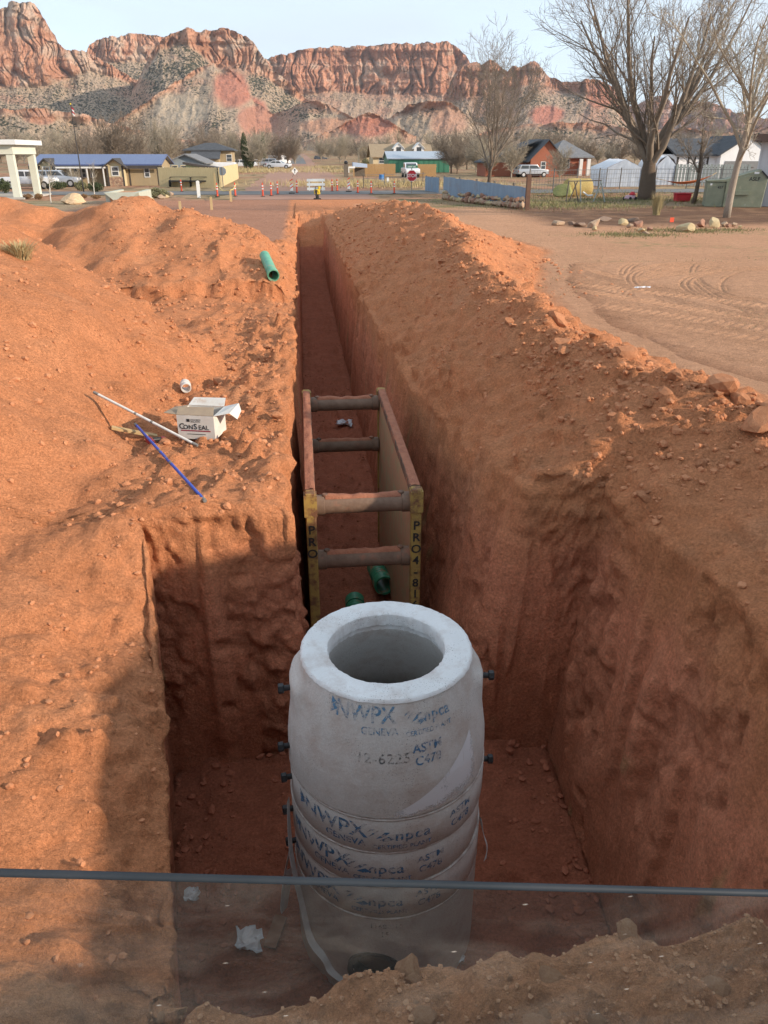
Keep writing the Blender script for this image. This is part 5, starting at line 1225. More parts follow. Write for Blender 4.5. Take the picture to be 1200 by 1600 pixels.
m = MB(); m.box((-10.6, -1.2, -.1), (.8, 6, .08)); m.build('floor_slab', mat('concrete_slab', (.46, .43, .39), (.40, .37, .33), .9, 2), pv)
# grey gabled house, green shed, white wall, two-storey house
Y0 = 110.; a = XZ(264, 268, Y0); b = XZ(318, 268, Y0); o = thing('grey_house', 'blue-grey gabled house with two boarded windows behind the board fence', 'house', (a.x, Y0, 0)); w_ = b.x - a.x; ze = XZ(264, 254, Y0).z; zr = XZ(288, 242, Y0).z
gwall(o, 0, w_, 0, 12, 0, ze, zr, m_greyw, 'y'); gable(o, 0, w_, 0, 12, ze, zr, m_greyroof, .5, 'y')
for px in (268, 282): xx = XZ(px, 260, Y0).x - a.x; win(o, xx, xx + .8, ze * .35, ze * .85, 0, mat('window_board', (.58, .48, .30), (.52, .43, .27), .8, 3))
Y0 = 101.; a = XZ(291, 268, Y0); b = XZ(340, 268, Y0); o = thing('green_shed', 'pale green shed with slanting black roof behind the board fence', 'shed', (a.x, Y0, 0)); w_ = b.x - a.x; z1, z2 = XZ(292, 257, Y0).z, XZ(338, 266, Y0).z
m = MB(); m.prism([(0, 0), (w_, 0), (w_, z2), (0, z1)], 0, 4, 'y'); m.build('wall', m_greenw, o)
m = MB(); m.prism([(-.3, z1 + .03), (w_ + .3, z2 + .0), (w_ + .3, z2 + .24), (-.3, z1 + .27)], -.3, 4.3, 'y'); m.build('roof', m_dtrim, o); m = MB(); m.box((w_ * .8, -.05, 0), (w_ * .8 + .8, -.003, 1.6)); m.build('door', m_dtrim, o)
Y0 = 118.; a = XZ(303, 262, Y0); b = XZ(367, 262, Y0); o = thing('white_trailer', 'long white box trailer parked behind the green shed', 'trailer', (a.x, Y0, 0)); m = MB(); m.box((0, 0, .6), (b.x - a.x, 2.5, XZ(330, 254, Y0).z)); m.build('cargo_body', m_whitew, o, bevel=.05)
for k in (.7, .82): m = MB(); m.tube([((b.x-a.x)*k, -.02, .42), ((b.x-a.x)*k, .25, .42)], .42, 14); m.build('wheel', m_blk, o)
Y0 = 150.; a = XZ(293, 258, Y0); b = XZ(362, 258, Y0); o = thing('two_storey_house', 'tan two-storey house with charcoal hip roof and small front gable', 'house', (a.x, Y0, 0)); w_ = b.x - a.x; ze = XZ(300, 234, Y0).z; zr = XZ(320, 223, Y0 + 4).z
m = MB(); m.box((0, 0, 0), (w_, 9, ze - .1)); m.build('wall', m_tanw, o); hip(o, 0, w_, 0, 9, ze, zr, m_dkroof, .6, 3.5)
for px in (302, 319, 334, 353): xx = XZ(px, 240, Y0).x - a.x; win(o, xx, xx + 1.0, ze - 1.9, ze - .7, 0)
zz = XZ(330, 246, Y0 - 3).z; m = MB(); m.prism([(-3.5, zz - .3), (-.01, zz + 1.0), (-.01, zz + 1.15), (-3.5, zz - .15)], w_*.12, w_*.78, 'x'); m.build('porch_roof', m_dkroof, o); m = MB(); m.box((w_*.15, -3.0, 0), (w_*.75, -.01, zz - .3)); m.build('porch_wall', m_tanw, o)
# small cream house, dormer house, green barn
Y0 = 250.; a = XZ(562, 250, Y0); b = XZ(577, 250, Y0); o = thing('small_cream_house', 'small cream house with low gable beside the evergreens', 'house', (a.x, Y0, .1)); w_ = b.x - a.x; ze = XZ(565, 234, Y0).z; zr = XZ(570, 229, Y0).z
gwall(o, 0, w_, 0, 8, -.3, ze, zr, m_cream, 'y'); gable(o, 0, w_, 0, 8, ze, zr, m_tanroof, .3, 'y'); win(o, w_*.55, w_*.8, ze - 1.8, ze - .7, 0, m_dtrim)
Y0 = 185.; a = XZ(583, 262, Y0); b = XZ(673, 262, Y0); o = thing('dormer_house', 'cream house with broad tan roof and two white dormers', 'house', (a.x, Y0, 0)); w_ = b.x - a.x; ze = XZ(590, 244, Y0).z; zr = XZ(590, 226, Y0 + 5).z
gwall(o, 0, w_, 0, 10, -.2, ze, zr, m_cream); gable(o, 0, w_, 0, 10, ze, zr, m_tanroof, .6); xx = XZ(599, 252, Y0).x - a.x; win(o, xx - 1.0, xx + .2, 1.1, 2.3, 0); win(o, xx + .25, xx + 1.3, 1.1, 2.3, 0, m_dtrim)
for px in (624, 656):
    xc = XZ(px, 235, Y0).x - a.x; dm = gwall(o, xc - 1.1, xc + 1.1, 1.2, 4.6, ze + .3, ze + 1.6, ze + 2.6, m_whitew, 'y', 'dormer'); gable(dm, xc - 1.1, xc + 1.1, 1.2, 4.6, ze + 1.6, ze + 2.6, m_trim, .25, 'y', .15); win(dm, xc - .5, xc + .5, ze + .9, ze + 1.8, 1.2, m_dtrim)
Y0 = 150.; a = XZ(607, 266, Y0); b = XZ(702, 266, Y0); o = thing('green_barn', 'long green metal barn with galvanised roof', 'barn', (a.x, Y0, 0)); w_ = b.x - a.x; ze = XZ(640, 248, Y0).z; zr = XZ(640, 237.5, Y0 + 4).z
gwall(o, 0, w_, 0, 8, 0, ze, zr, m_gmetal); gable(o, 0, w_, 0, 8, ze, zr, m_galv, .3)
for k in range(1, 12): m = MB(); m.box((w_*k/12 - .04, -.05, 0), (w_*k/12 + .04, -.003, ze - .3)); m.build('batten', m_gmetal, o)
# brick house, grey roofed house, white house, mobile home
Y0 = 120.; a = XZ(828, 268, Y0); b = XZ(868, 268, Y0); o = thing('brick_house', 'red brick gable-end house with dark roof', 'house', (a.x, Y0, 0)); w_ = b.x - a.x; ze = XZ(840, 248, Y0).z; zr = XZ(860, 219, Y0).z
gwall(o, 0, w_ + 1, 0, 9, 0, ze, zr, m_brick, 'y'); gable(o, 0, w_ + 1, 0, 9, ze, zr, m_dkroof, .5, 'y'); m = MB(); m.prism([(-6.5, ze - .6), (w_*.5, zr + .1), (w_*.5, zr + .2), (-6.5, ze - .45)], 2, 9, 'y'); m.build('side_roof', m_dkroof, o); m = MB(); m.box((-6, 2.5, 0), (-.01, 8.8, ze - .55)); m.build('side_wing', m_brick, o); win(o, w_*.4, w_*.6, ze*.4, ze*.85, 0)
Y0 = 128.; a = XZ(866, 265, Y0); b = XZ(918, 265, Y0); o = thing('grey_roofed_house', 'low house with grey hip roof and brick porch', 'house', (a.x, Y0, 0)); w_ = b.x - a.x; ze = XZ(890, 245, Y0).z; zr = XZ(890, 219, Y0 + 5).z
m = MB(); m.box((0, 0, 0), (w_, 10, ze - .2)); m.build('wall', m_brick, o); hip(o, 0, w_, 0, 10, ze, zr, m_greyroof, .7, 3.2); win(o, w_*.3, w_*.45, 1., 2.3, 0)
for k in (.72, .95): m = MB(); m.box((w_*k - .25, -1.2, 0), (w_*k + .25, -.7, ze - .3)); m.build('porch_column', m_trim, o)
Y0 = 95.; a = XZ(1052, 285, Y0); b = XZ(1113, 285, Y0); c = XZ(1190, 285, Y0); o = thing('white_house', 'white house with charcoal roof behind the picket fence', 'house', (a.x, Y0, 0)); w1 = b.x - a.x; w2 = c.x - a.x; ze = XZ(1080, 241, Y0).z; zr = XZ(1100, 219, Y0 + 4).z
m = MB(); m.box((0, 0, 0), (w1 - .01, 9, ze)); m.build('wall', m_whitew, o); m = MB(); m.prism([(-.5, ze - .2), (4.5, zr), (9.5, ze - .2), (9.5, ze), (4.5, zr + .2), (-.5, ze)], -.4, w1 + 3.5, 'x'); m.build('roof', m_dkroof, o)
gwall(o, w1, w2, -1, 8, 0, ze, XZ(1160, 213, Y0).z, m_whitew, 'y', 'gable_wall'); gable(o, w1, w2, -.9, 8, ze, XZ(1160, 213, Y0).z, m_dkroof, .3, 'y', name='gable_roof')
for px in (1058, 1075, 1085, 1095, 1105): xx = XZ(px, 246, Y0).x - a.x; m = MB(); m.box((xx, -.05, ze - 1.1), (xx + .22, -.003, ze - .3)); f = m.build('window', m_dtrim, o)
m = MB(); m.box((w1 + .6, -1.06, 0), (w2 - .5, -1.003, 2.3)); m.build('garage_door', mat('grey_door', (.16, .16, .165), (.2, .2, .2), .7, 2), o)
p = GG(1172, 322); o = thing('mobile_home', 'weathered white mobile home with brown eave beside the dumpster', 'house', (p.x, p.y, 0), -math.atan2(p.x, p.y) - .06); zt_ = XZ(1185, 221, p.y).z; m_mob = mat('weathered_white_siding', (.55, .53, .54), (.46, .44, .44), .75, 1.5, stretch=(3, 3, .4))
m = MB(); m.box((0, 0, 0), (9, 6, zt_)); w_ = m.build('wall', m_mob, o)
for i in range(1, 15): m = MB(); m.box((i*.55, -.02, .02), (i*.55 + .04, -.002, 1.45)); m.build('skirt_joint', mat('joint_trim', (.38, .36, .36)), o)  # thin grey strips, darker than the siding, along the skirt joints
m = MB(); m.box((-.02, -.03, 1.47), (9, -.003, 1.53)); m.build('belt_rail', m_mob, o); m = MB(); m.box((-.5, -.6, zt_ + .002), (9.3, 6.4, zt_ + .42)); m.build('eave', mat('brown_eave', (.15, .095, .075), (.12, .08, .065), .8, 3), o)
m = MB(); m.box((.7, -.16, 2.55), (1.3, -.003, 2.75)); m.tube([(1.0, -.1, 2.75), (1.0, -.1, 2.95)], .08, 8); m.build('wall_lamp', m_greyc, o); m = MB(); m.box((0, -.03, 1.53), (.12, -.003, zt_)); m.build('corner_trim', m_mob, o)
# ------------------------------------------------------------------ fences
def board_fence(name, p, q, h, label, material, post_m=None, bw=.14, gap=.012, rails=True):
    p, q = Vector(p), Vector(q); o = thing(name, label, 'fence', p); d = q - p; Ld = d.length; u = d.normalized(); nrm = Vector((-u.y, u.x, 0)); m = MB(); n = int(Ld / bw)
    for i in range(n):
        c = u * ((i + .5) * bw); hh = h * (1 + .015 * math.sin(i * 2.7)); m.obox(c + Vector((0, 0, hh/2)), u * (bw - gap)/2, nrm * .012, Vector((0, 0, hh/2)))
    b = m.build('boards', material, o); b['kind'] = 'stuff'
    for i in range(int(Ld / 2.4) + 1): m = MB(); c = u * min(i * 2.4, Ld) + nrm * .07; m.obox(c + Vector((0, 0, h/2)), u*.05, nrm*.05, Vector((0, 0, h/2))); m.build('post', post_m or material, o)
    if rails:
        for z in (.3, h - .3): m = MB(); m.bar(nrm*.035 + Vector((0, 0, z)), d + nrm*.035 + Vector((0, 0, z)), .04, .09); m.build('rail', post_m or material, o)
    return o
m_newwood = mat('new_pine_boards', (.60, .49, .28), (.52, .41, .23), .85, 3, stretch=(6, 6, .6)); m_cedar = mat('cedar_boards', (.44, .27, .12), (.36, .21, .095), .85, 3, stretch=(6, 6, .6)); m_oldwood = mat('old_grey_wood', (.17, .14, .11), (.12, .10, .08), .9, 4)
P1 = GG(250, 292); P2 = GG(343, 293); board_fence('board_fence', P1, P2, 1.85, 'new pale board fence behind the two flat trailers', m_newwood)
board_fence('board_fence', GG(345, 293), GG(373, 279), 1.85, 'new pale board fence running back beside the dirt road', m_newwood)
board_fence('board_fence', GG(561, 275), GG(618, 275), 1.7, 'orange cedar fence in front of the dormer house', m_cedar); board_fence('board_fence', GG(652, 276), GG(682, 276), 1.7, 'orange cedar fence beside the white pickup', m_cedar)
m_bluefence = mat('blue_corrugated_steel', (.21, .28, .37), (.25, .33, .42), .5, 1.2, metal=.2, c3=(.24, .25, .28), s3=1.2, t3=.62, stretch=(3, 3, .5))
def corrugated(name, p, q, h0, h1, label, drop=(0, 0)):
    p, q = Vector(p), Vector(q); o = thing(name, label, 'fence', p); d = q - p; Ld = d.length; u = d.normalized(); nrm = Vector((-u.y, u.x, 0)); sheet = 0; s = 0.
    while s < Ld - .05:
        e = min(s + .9, Ld); n = 28; P = np.zeros((2, n, 3))
        for i in range(n):
            t = s + (e - s) * i / (n - 1); w = .022 * math.sin(t * 2 * math.pi / .16); c = u * t + nrm * (w + .004 * (sheet % 2)); f = t / Ld
            P[0, i] = c + Vector((0, 0, drop[0] + (drop[1]-drop[0]) * f)); P[1, i] = c + Vector((0, 0, h0 + (h1 - h0) * f + .02 * math.sin(sheet * 1.9)))
        link('sheet', grid_mesh('sheet', P, m_bluefence), o); s = e; sheet += 1
    for k in range(int(Ld / 2.4) + 1): m = MB(); c = u * min(k*2.4, Ld - .1) + nrm * .10; m.obox(c + Vector((0, 0, h0*.52)), u*.06, nrm*.06, Vector((0, 0, h0*.54))); m.build('post', m_oldwood, o)
    m = MB(); m.bar(nrm*.05 + Vector((0, 0, h0 - .12)), d + nrm*.05 + Vector((0, 0, h1 - .12)), .04, .09); m.build('top_rail', m_oldwood, o); return o
bf0 = GG(692, 312); bf1 = GG(819, 326); bf0.z = .25
corrugated('corrugated_fence', bf0, bf1, XZ(692, 276, bf0.y).z - .25, XZ(819, 286, bf1.y).z - .25, 'long blue corrugated steel fence above the stone edging', (.0, -.25))
c0 = GG(664, 298); c1 = GG(685, 302); corrugated('corrugated_fence', c0, c1, XZ(664, 275, c0.y).z, XZ(685, 277, c1.y).z, 'short blue corrugated fence panel beyond the gap')
p = GG(823, 328); m = MB(); m.box((-.13, -.13, -.1), (.13, .13, XZ(823, 273, p.y).z), .01); o = m.build('fence_post', mat('rusty_post', (.12, .065, .045), (.16, .09, .06), .9, 4), None, loc=p); tag(o, 'thick rusty brown post at the end of the blue fence', 'post')
# stone edging under the fence
m_sand = mat('sandstone', (.42, .31, .21), (.34, .22, .15), .9, 2.5, .03, 8); m_redst = mat('red_sandstone', (.36, .20, .14), (.29, .16, .11), .9, 2.5, .03, 8); m_yst = mat('yellow_sandstone', (.50, .41, .24), (.42, .32, .19), .9, 2.5, .03, 8)
SM = [rock_mesh('stone', mm, 300 + i, 3, .95, .10, 14) for i, mm in enumerate((m_sand, m_redst, m_yst, m_sand))]
sw = thing('stone_edging', 'row of rough red and tan stones along the foot of the blue fence', 'stone edging', (bf0.x, bf0.y, 0)); n = 34
for i in range(n):
    f = i / (n - 1); x = bf0.x + (bf1.x - .3 - bf0.x) * f; y = bf0.y + (bf1.y - bf0.y) * f - .55 - .3 * math.sin(f * 3); s = .17 + .11 * rnd.random()
    link('stone', SM[rnd.randint(0, 3)], sw, (x - bf0.x, y - bf0.y, s * .55 + .05), (rnd.uniform(-.2, .2), 0, rnd.uniform(0, 6.28)), (s, s, s * 1.1))
    if rnd.random() < .6: link('stone', SM[rnd.randint(0, 3)], sw, (x - bf0.x + .1, y - bf0.y + .3, s * 1.2 + .2), (0, 0, rnd.uniform(0, 6.28)), (s*.9, s*.9, s*.8))
# wire stock fence and picket fence on the right
m_steel = mat('dark_steel_rail', (.10, .10, .10), (.15, .14, .13), .6, 4); m_picket = mat('grey_green_pickets', (.36, .39, .36), (.28, .30, .28), .85, 3)
def wire_fence(name, p, q, h, label, nr=5, sp=.35):
    p, q = Vector(p), Vector(q); o = thing(name, label, 'fence', p); d = q - p; Ld = d.length; u = d.normalized()
    for i in range(int(Ld / 3) + 1): m = MB(); c = u * min(i * 3., Ld); m.tube([c, c + Vector((0, 0, h + .15))], .05, 6); m.build('post', m_oldwood if i % 3 == 0 else m_steel, o)
    for k in range(nr): z = .2 + (h - .2) * k / (nr - 1); m = MB(); m.tube([Vector((0, 0, z)), d + Vector((0, 0, z))], .022 if k == nr - 1 else .014, 5); m.build('rail', m_steel, o)
    m = MB()
    for i in range(int(Ld / sp)): c = u * ((i + .5) * sp); m.tube([c + Vector((0, 0, .15)), c + Vector((0, 0, h))], .010, 4, cap=False)
    w_ = m.build('wires', m_steel, o); w_['kind'] = 'stuff'; return o
wire_fence('stock_fence', GG(826, 300), GG(1002, 294), 1.75, 'long wire stock fence crossing the yard behind the hay bale'); wire_fence('stock_fence', GG(1022, 294), GG(1165, 296), 1.75, 'wire stock fence in front of the grey picket fence')
a, b = GG(1052, 290), GG(1172, 291); board_fence('picket_fence', a, b, 2.1, 'tall grey-green picket fence in front of the white house', m_picket, m_oldwood, .34, .07)
wire_fence('wire_fence', GG(568, 294), GG(664, 290), 1.2, 'low wire fence along the far side of the street', 4, 1.2)
# ------------------------------------------------------------------ vehicles
m_carw = mat('white_car_paint', (.66, .67, .69), (.62, .63, .65), .25, 1, spec=.5); m_cars = mat('silver_car_paint', (.42, .45, .50), (.38, .41, .46), .25, 1, spec=.5, metal=.3); m_card_ = mat('dark_car_paint', (.05, .06, .08), (.07, .08, .10), .25, 1, spec=.5); m_tyre = mat('tyre', (.02, .02, .02), (.035, .033, .03), .9, 8); m_rim = mat('wheel_rim', (.45, .45, .46), rough=.4, metal=.5); m_lampw = mat('headlight_glass', (.75, .75, .72), rough=.2); m_lampr = mat('tail_light', (.45, .03, .02), rough=.3)
def vehicle(name, label, loc, rz, paint, kind='pickup', s=1., group=None):
    o = thing(name, label, {'pickup': 'pickup', 'car': 'car', 'suv': 'car', 'van': 'motorhome'}[kind], loc, rz, group); o.scale = (s, s, s)
    if kind == 'pickup': body = [(-2.7, .5), (2.7, .5), (2.72, .85), (2.6, 1.05), (1.2, 1.12), (-2.65, 1.12), (-2.7, .9)]; cabp = [(1.25, 1.1), (.55, 1.75), (-.75, 1.78), (-1.0, 1.1)]
    elif kind == 'suv': body = [(-2.4, .45), (2.4, .45), (2.42, .8), (2.3, 1.0), (1.1, 1.08), (-2.4, 1.08)]; cabp = [(1.2, 1.06), (.5, 1.68), (-2.0, 1.68), (-2.35, 1.06)]
    elif kind == 'van': body = [(-3.4, .5), (3.4, .5), (3.5, 1.1), (3.3, 1.5), (2.6, 1.6), (3.0, 2.9), (-3.4, 2.9)]; cabp = None
    else: body = [(-2.2, .35), (2.2, .35), (2.25, .65), (2.05, .82), (.95, .92), (-2.1, .95), (-2.25, .7)]; cabp = [(1.0, .9), (.35, 1.42), (-1.0, 1.42), (-1.75, .93)]
    hw = .92 if kind != 'van' else 1.15; k0 = len(bpy.data.objects)
    m = MB(); m.prism(body, -hw, hw, 'y'); m.build('body', paint, o, bevel=.05, seg=2, smooth=True)
    if cabp:
        m = MB(); m.prism(cabp, -hw + .1, hw - .1, 'y'); cb = m.build('cab', paint, o, bevel=.04, seg=2, smooth=True)
        (a, b), (c, d), (e, f), (g, h) = cabp
        for sy in (-1, 1):
            m = MB(); y = sy * (hw - .095); t = .1
            m.add([(a-.28, y, b+.1), (c-.02, y, d-.1), ((c+e)/2+.05, y, d-.1), ((c+e)/2+.05, y, b+.1)], [(0, 1, 2, 3)]); m.build('side_window', m_glass, cb)
            m = MB(); m.add([((c+e)/2-.05, y, b+.1), ((c+e)/2-.05, y, d-.1), (e+.1, y, f-.1), (g+.3, y, h+.1)], [(0, 1, 2, 3)]); m.build('side_window', m_glass, cb)
        m = MB(); q = .012; m.add([(a-.04+q, -hw+.22, b+.06), (a-.04+q, hw-.22, b+.06), (c+.06+q, hw-.26, d-.06), (c+.06+q, -hw+.26, d-.06)], [(0, 1, 2, 3)]); m.build('windscreen', m_glass, cb)
        m = MB(); m.add([(g-.0-q, -hw+.22, h+.1), (g-.0-q, hw-.22, h+.1), (e-.06-q, hw-.26, f-.08), (e-.06-q, -hw+.26, f-.08)], [(0, 1, 2, 3)]); m.build('rear_window', m_glass, cb)
    else:
        for sy in (-1, 1):
            for xa in (-2.6, -.6, 1.2): m = MB(); m.box((xa, sy*(hw+.004)-.003, 1.6), (xa + 1.0, sy*(hw+.004)+.003, 2.3)); m.build('side_window', m_glass, o)
    wx = (1.65, -1.6) if kind != 'van' else (2.2, -1.8)
    for x in wx:
        for sy in (-1, 1):
            m = MB(); m.tube([(x, sy*(hw+.02), .38), (x, sy*(hw-.22), .38)], .38, 20); w_ = m.build('wheel', m_tyre, o, smooth=True); m = MB(); m.tube([(x, sy*(hw+.032), .38), (x, sy*(hw-.02), .38)], .22, 14); m.build('rim', m_rim, w_, smooth=True)
    fx = max(p[0] for p in body); bx = min(p[0] for p in body)
    for sy in (-1, 1):
        m = MB(); m.box((fx - .10, sy*hw*.75 - .16, .72), (fx + .012, sy*hw*.75 + .16, .90)); m.build('headlight', m_lampw, o); m = MB(); m.box((bx - .012, sy*hw*.85 - .09, .72), (bx + .06, sy*hw*.85 + .09, .98)); m.build('tail_light', m_lampr, o)
    m = MB(); m.box((fx - .05, -hw*.9, .42), (fx + .07, hw*.9, .60)); m.build('bumper', m_greyc, o); return o
vehicle('pickup_truck', 'white pickup parked beside the pavilion columns', GG(48, 295), 0, m_carw, 'pickup', .95)
vehicle('pickup_truck', 'silver pickup parked in front of the blue-roofed home porch', GG(90, 292), 0, m_cars, 'suv', .95)
vehicle('pickup_truck', 'white pickup parked behind the stop sign', GG(641, 277), -math.pi/2, m_carw, 'pickup', 1.1)
vehicle('parked_car', 'white car parked on the verge beside the dirt road', GG(436, 264), -.25, m_carw, 'car', 1.2); vehicle('parked_car', 'silver car parked behind the white car on the verge', GG(427, 262), -.1, m_cars, 'suv', 1.2); vehicle('motorhome', 'white motorhome parked among the cars by the dirt road', GG(437, 258), .4, m_carw, 'van', .9)
vehicle('parked_car', 'dark car parked under the pale trees by the white wall', GG(381, 263), 0, m_carw, 'suv', 1.1); vehicle('parked_car', 'white car parked beyond the columnar evergreen', GG(402, 262), 0, m_carw, 'suv', 1.1)
vehicle('parked_car', 'dark car parked at the right verge far up the road', GG(501, 251), .1, m_card_, 'suv', 1.2); vehicle('parked_car', 'white car parked far up the left side of the road', GG(461, 246), 0, m_carw, 'car', 1.3); vehicle('parked_car', 'silver car parked in front of the brick house', GG(829, 277), .2, m_cars, 'suv', 1.0)
p = GG(836, 274); o = thing('cargo_trailer', 'white enclosed trailer parked in front of the brick house', 'trailer', (p.x, p.y + 6, 0)); m = MB(); m.box((-1.6, -1, .5), (1.8, 1, 2.5)); m.build('cargo_body', m_whitew, o, bevel=.06)
for sy in (-1.05, 1.05): m = MB(); m.tube([(0, sy - .1, .36), (0, sy + .1, .36)], .36, 14); m.build('wheel', m_tyre, o)
for px, lab in ((285, 'black flat utility trailer parked against the board fence'), (317, 'black flat utility trailer with slatted gate, parked beside another')):
    p = GG(px, 292); o = thing('utility_trailer', lab, 'trailer', (p.x, p.y - .6, 0), .05); m = MB(); m.box((-1.05, -.8, .5), (1.05, .8, .62)); m.build('bed', m_blk, o)
    for x in (-1.0, 1.0):
        m = MB(); m.bar((x, -.8, .9), (x, .8, .9), .06); m.bar((x, -.8, .6), (x, -.8, .9), .06); m.bar((x, .8, .6), (x, .8, .9), .06); m.build('side_rail', m_blk, o)
    m = MB(); m.bar((-1.0, -.82, .95), (1.0, -.82, .95), .05); m.build('front_rail', m_blk, o)
    for x in (-1.12, 1.12): m = MB(); m.tube([(x - .1, 0, .33), (x + .1, 0, .33)], .33, 14); m.build('wheel', m_tyre, o)
    m = MB(); m.bar((0, -.8, .5), (0, -2.0, .45), .08); m.build('drawbar', m_blk, o)
# ------------------------------------------------------------------ road works
m_or = mat('fluorescent_orange', (.72, .10, .045), (.66, .085, .04), .5, 3); m_wref = mat('white_reflective', (.74, .74, .72), (.68, .68, .66), .5, 3); m_lathw = mat('stake_wood', (.52, .38, .20), (.46, .33, .17), .85, 5)
def delineator(px, pb, s=1.):
    p = GG(px, pb); o = thing('traffic_delineator', 'slim orange traffic delineator post on a black base', 'delineator', p, rnd.uniform(0, 6), 'orange delineators along the street'); o.scale = (s, s, s)
    m = MB(); m.tube([(0, 0, .04), (0, 0, .85), (0, 0, .98)], [.075, .06, .045], 10); po = m.build('tube', m_or, o, smooth=True); m = MB(); m.lathe([(.19, 0), (.19, .04), (.10, .07), (.09, .07)], 8); m.build('foot', m_tyre, o)
    for z in (.55, .75): m = MB(); m.tube([(0, 0, z), (0, 0, z + .09)], .072, 10); m.build('band', m_wref, po)
    m = MB(); m.tube([(0, 0, .98), (0, 0, 1.04)], [.05, .03], 8); m.build('grip', m_or, po)
for px, pb in ((411, 307.5), (424, 306.5), (434, 304), (464, 302), (519, 299.5), (527, 299), (559, 302), (580, 303), (616, 303), (340, 308), (368, 307), (284, 300)): delineator(px, pb)
def vpanel(px, pb, pt, label):
    p = GG(px, pb); h = XZ(px, pt, p.y).z - p.z; o = thing('barricade_panel', label, 'barricade', p); m = MB(); m.box((-.12, -.02, .25), (.12, .02, h - .18)); m.build('panel', m_wref, o); m = MB(); m.box((-.25, -.3, 0), (.25, .3, .1)); m.build('foot', m_tyre, o); m = MB(); m.tube([(0, -.03, h - .17), (0, .03, h - .17)], .11, 12); m.build('warning_lamp', mat('amber_lens', (.75, .55, .30), rough=.4), o)
    m = MB(); m.box((-.03, .021, .1), (.03, .05, h - .18)); m.build('upright', m_greyc, o)
    for k in range(3): m = MB(); z = .4 + k*.28; m.add([(-.12, -.024, z), (.12, -.024, z + .16), (.12, -.024, z + .26), (-.12, -.024, z + .10)], [(0, 1, 2, 3)]); m.build('stripe', m_or, o)
vpanel(456, 303, 281, 'white vertical panel with lamp left of the plank barricade'); vpanel(545, 300, 279, 'white vertical panel with lamp between delineators and dry grass')
p = GG(494, 299); q = XZ(508, 290, p.y); hw = (XZ(508, 290, p.y).x - XZ(480, 290, p.y).x) / 2; ht = XZ(494, 279, p.y).z; o = thing('plank_barricade', 'white three-plank road barricade across the dirt road', 'barricade', p)
for z in (ht - .1, ht*.56, ht*.2): m = MB(); m.box((-hw, -.03, z - .11), (hw, .0, z + .11)); m.build('plank', m_wref, o)
for x in (-hw*.75, hw*.75): m = MB(); m.box((x - .05, .003, 0), (x + .05, .08, ht)); m.bar((x, .05, .05), (x, .7, .02), .07); m.build('upright', m_wref, o)
# tamping rammer
p = GG(496, 312); o = thing('trench_compactor', 'yellow and black compactor standing at the end of the trench', 'compactor', p, .2); m_yell = mat('machine_yellow', (.66, .47, .03), (.6, .42, .03), .45, 3); hk = (XZ(496, 290, p.y).z - p.z) / 1.15
o.scale = (hk, hk, hk); m = MB(); m.box((-.28, -.38, .02), (.28, .38, .12), .03); m.build('base_plate', m_tyre, o); m = MB(); m.tube([(0, 0, .12), (0, 0, .45)], [.16, .12], 12); m.build('bellows', m_tyre, o, smooth=True); m = MB(); m.box((-.24, -.2, .45), (.24, .3, .85), .03); m.build('engine_cover', m_yell, o, bevel=.03); m = MB(); m.tube([(-.25, -.3, .6), (-.25, -.5, 1.1), (.25, -.5, 1.1), (.25, -.3, .6)], .03, 8); m.build('handle', m_tyre, o, smooth=True); m = MB(); m.box((.1, -.1, .852), (.3, .2, 1.12)); m.build('fuel_tank', m_yell, o, bevel=.03); m = MB(); m.box((-.22, -.24, .3), (-.05, -.203, .8)); m.build('vent', m_blk, o)
# signs
def octagon(r): return [(r*math.cos(R(22.5 + 45*i)), r*math.sin(R(22.5 + 45*i))) for i in range(8)]
m_sred = mat('sign_red', (.48, .03, .04), (.44, .028, .038), .5, 2); m_sgreen = mat('sign_green', (.03, .25, .13), (.03, .22, .12), .5, 2); m_post = mat('sign_post', (.22, .20, .17), (.17, .15, .13), .6, 5)
p = GG(643, 303); o = thing('stop_sign', 'red stop sign with green street name blade above', 'sign', p); zc = XZ(643, 274, p.y).z; r_ = .47
m = MB(); m.box((-.035, .012, 0), (.035, .08, zc + .85)); m.build('post', m_post, o); m = MB(); m.prism([(x, z + zc) for x, z in octagon(r_)], -.004, .01, 'y'); pl = m.build('plate', m_wref, o); m = MB(); m.prism([(x, z + zc) for x, z in octagon(r_*.93)], -.008, -.0045, 'y'); m.build('red_face', m_sred, pl)
link('lettering', text_mesh('lettering', 'STOP', .36, m_wref), pl, (0, -.012, zc), X90); m = MB(); m.box((-.45, -.004, zc + .60), (.50, .01, zc + .80)); bl = m.build('street_blade', m_sgreen, o); 
for k_, (u0, u1) in enumerate(((-.36, -.30), (-.28, -.22), (-.20, -.13), (-.11, -.05), (-.03, .03), (.13, .22), (.24, .31))): m = MB(); m.box((u0, -.008, zc + .65), (u1, -.0045, zc + (.74 if k_ % 2 else .76))); m.build('lettering', m_wref, bl)
p = GG(349, 293); zc = XZ(349, 267, p.y).z; o = thing('stop_sign', 'grey back of an octagonal sign beside the board fence', 'sign', p); m = MB(); m.box((-.035, -.08, 0), (.035, -.012, zc + .4)); m.build('post', m_post, o); m = MB(); m.prism([(x, z + zc) for x, z in octagon(.42)], -.01, .004, 'y'); m.build('plate', mat('bare_aluminium', (.30, .32, .35), (.26, .28, .30), .5, 2, metal=.4), o)
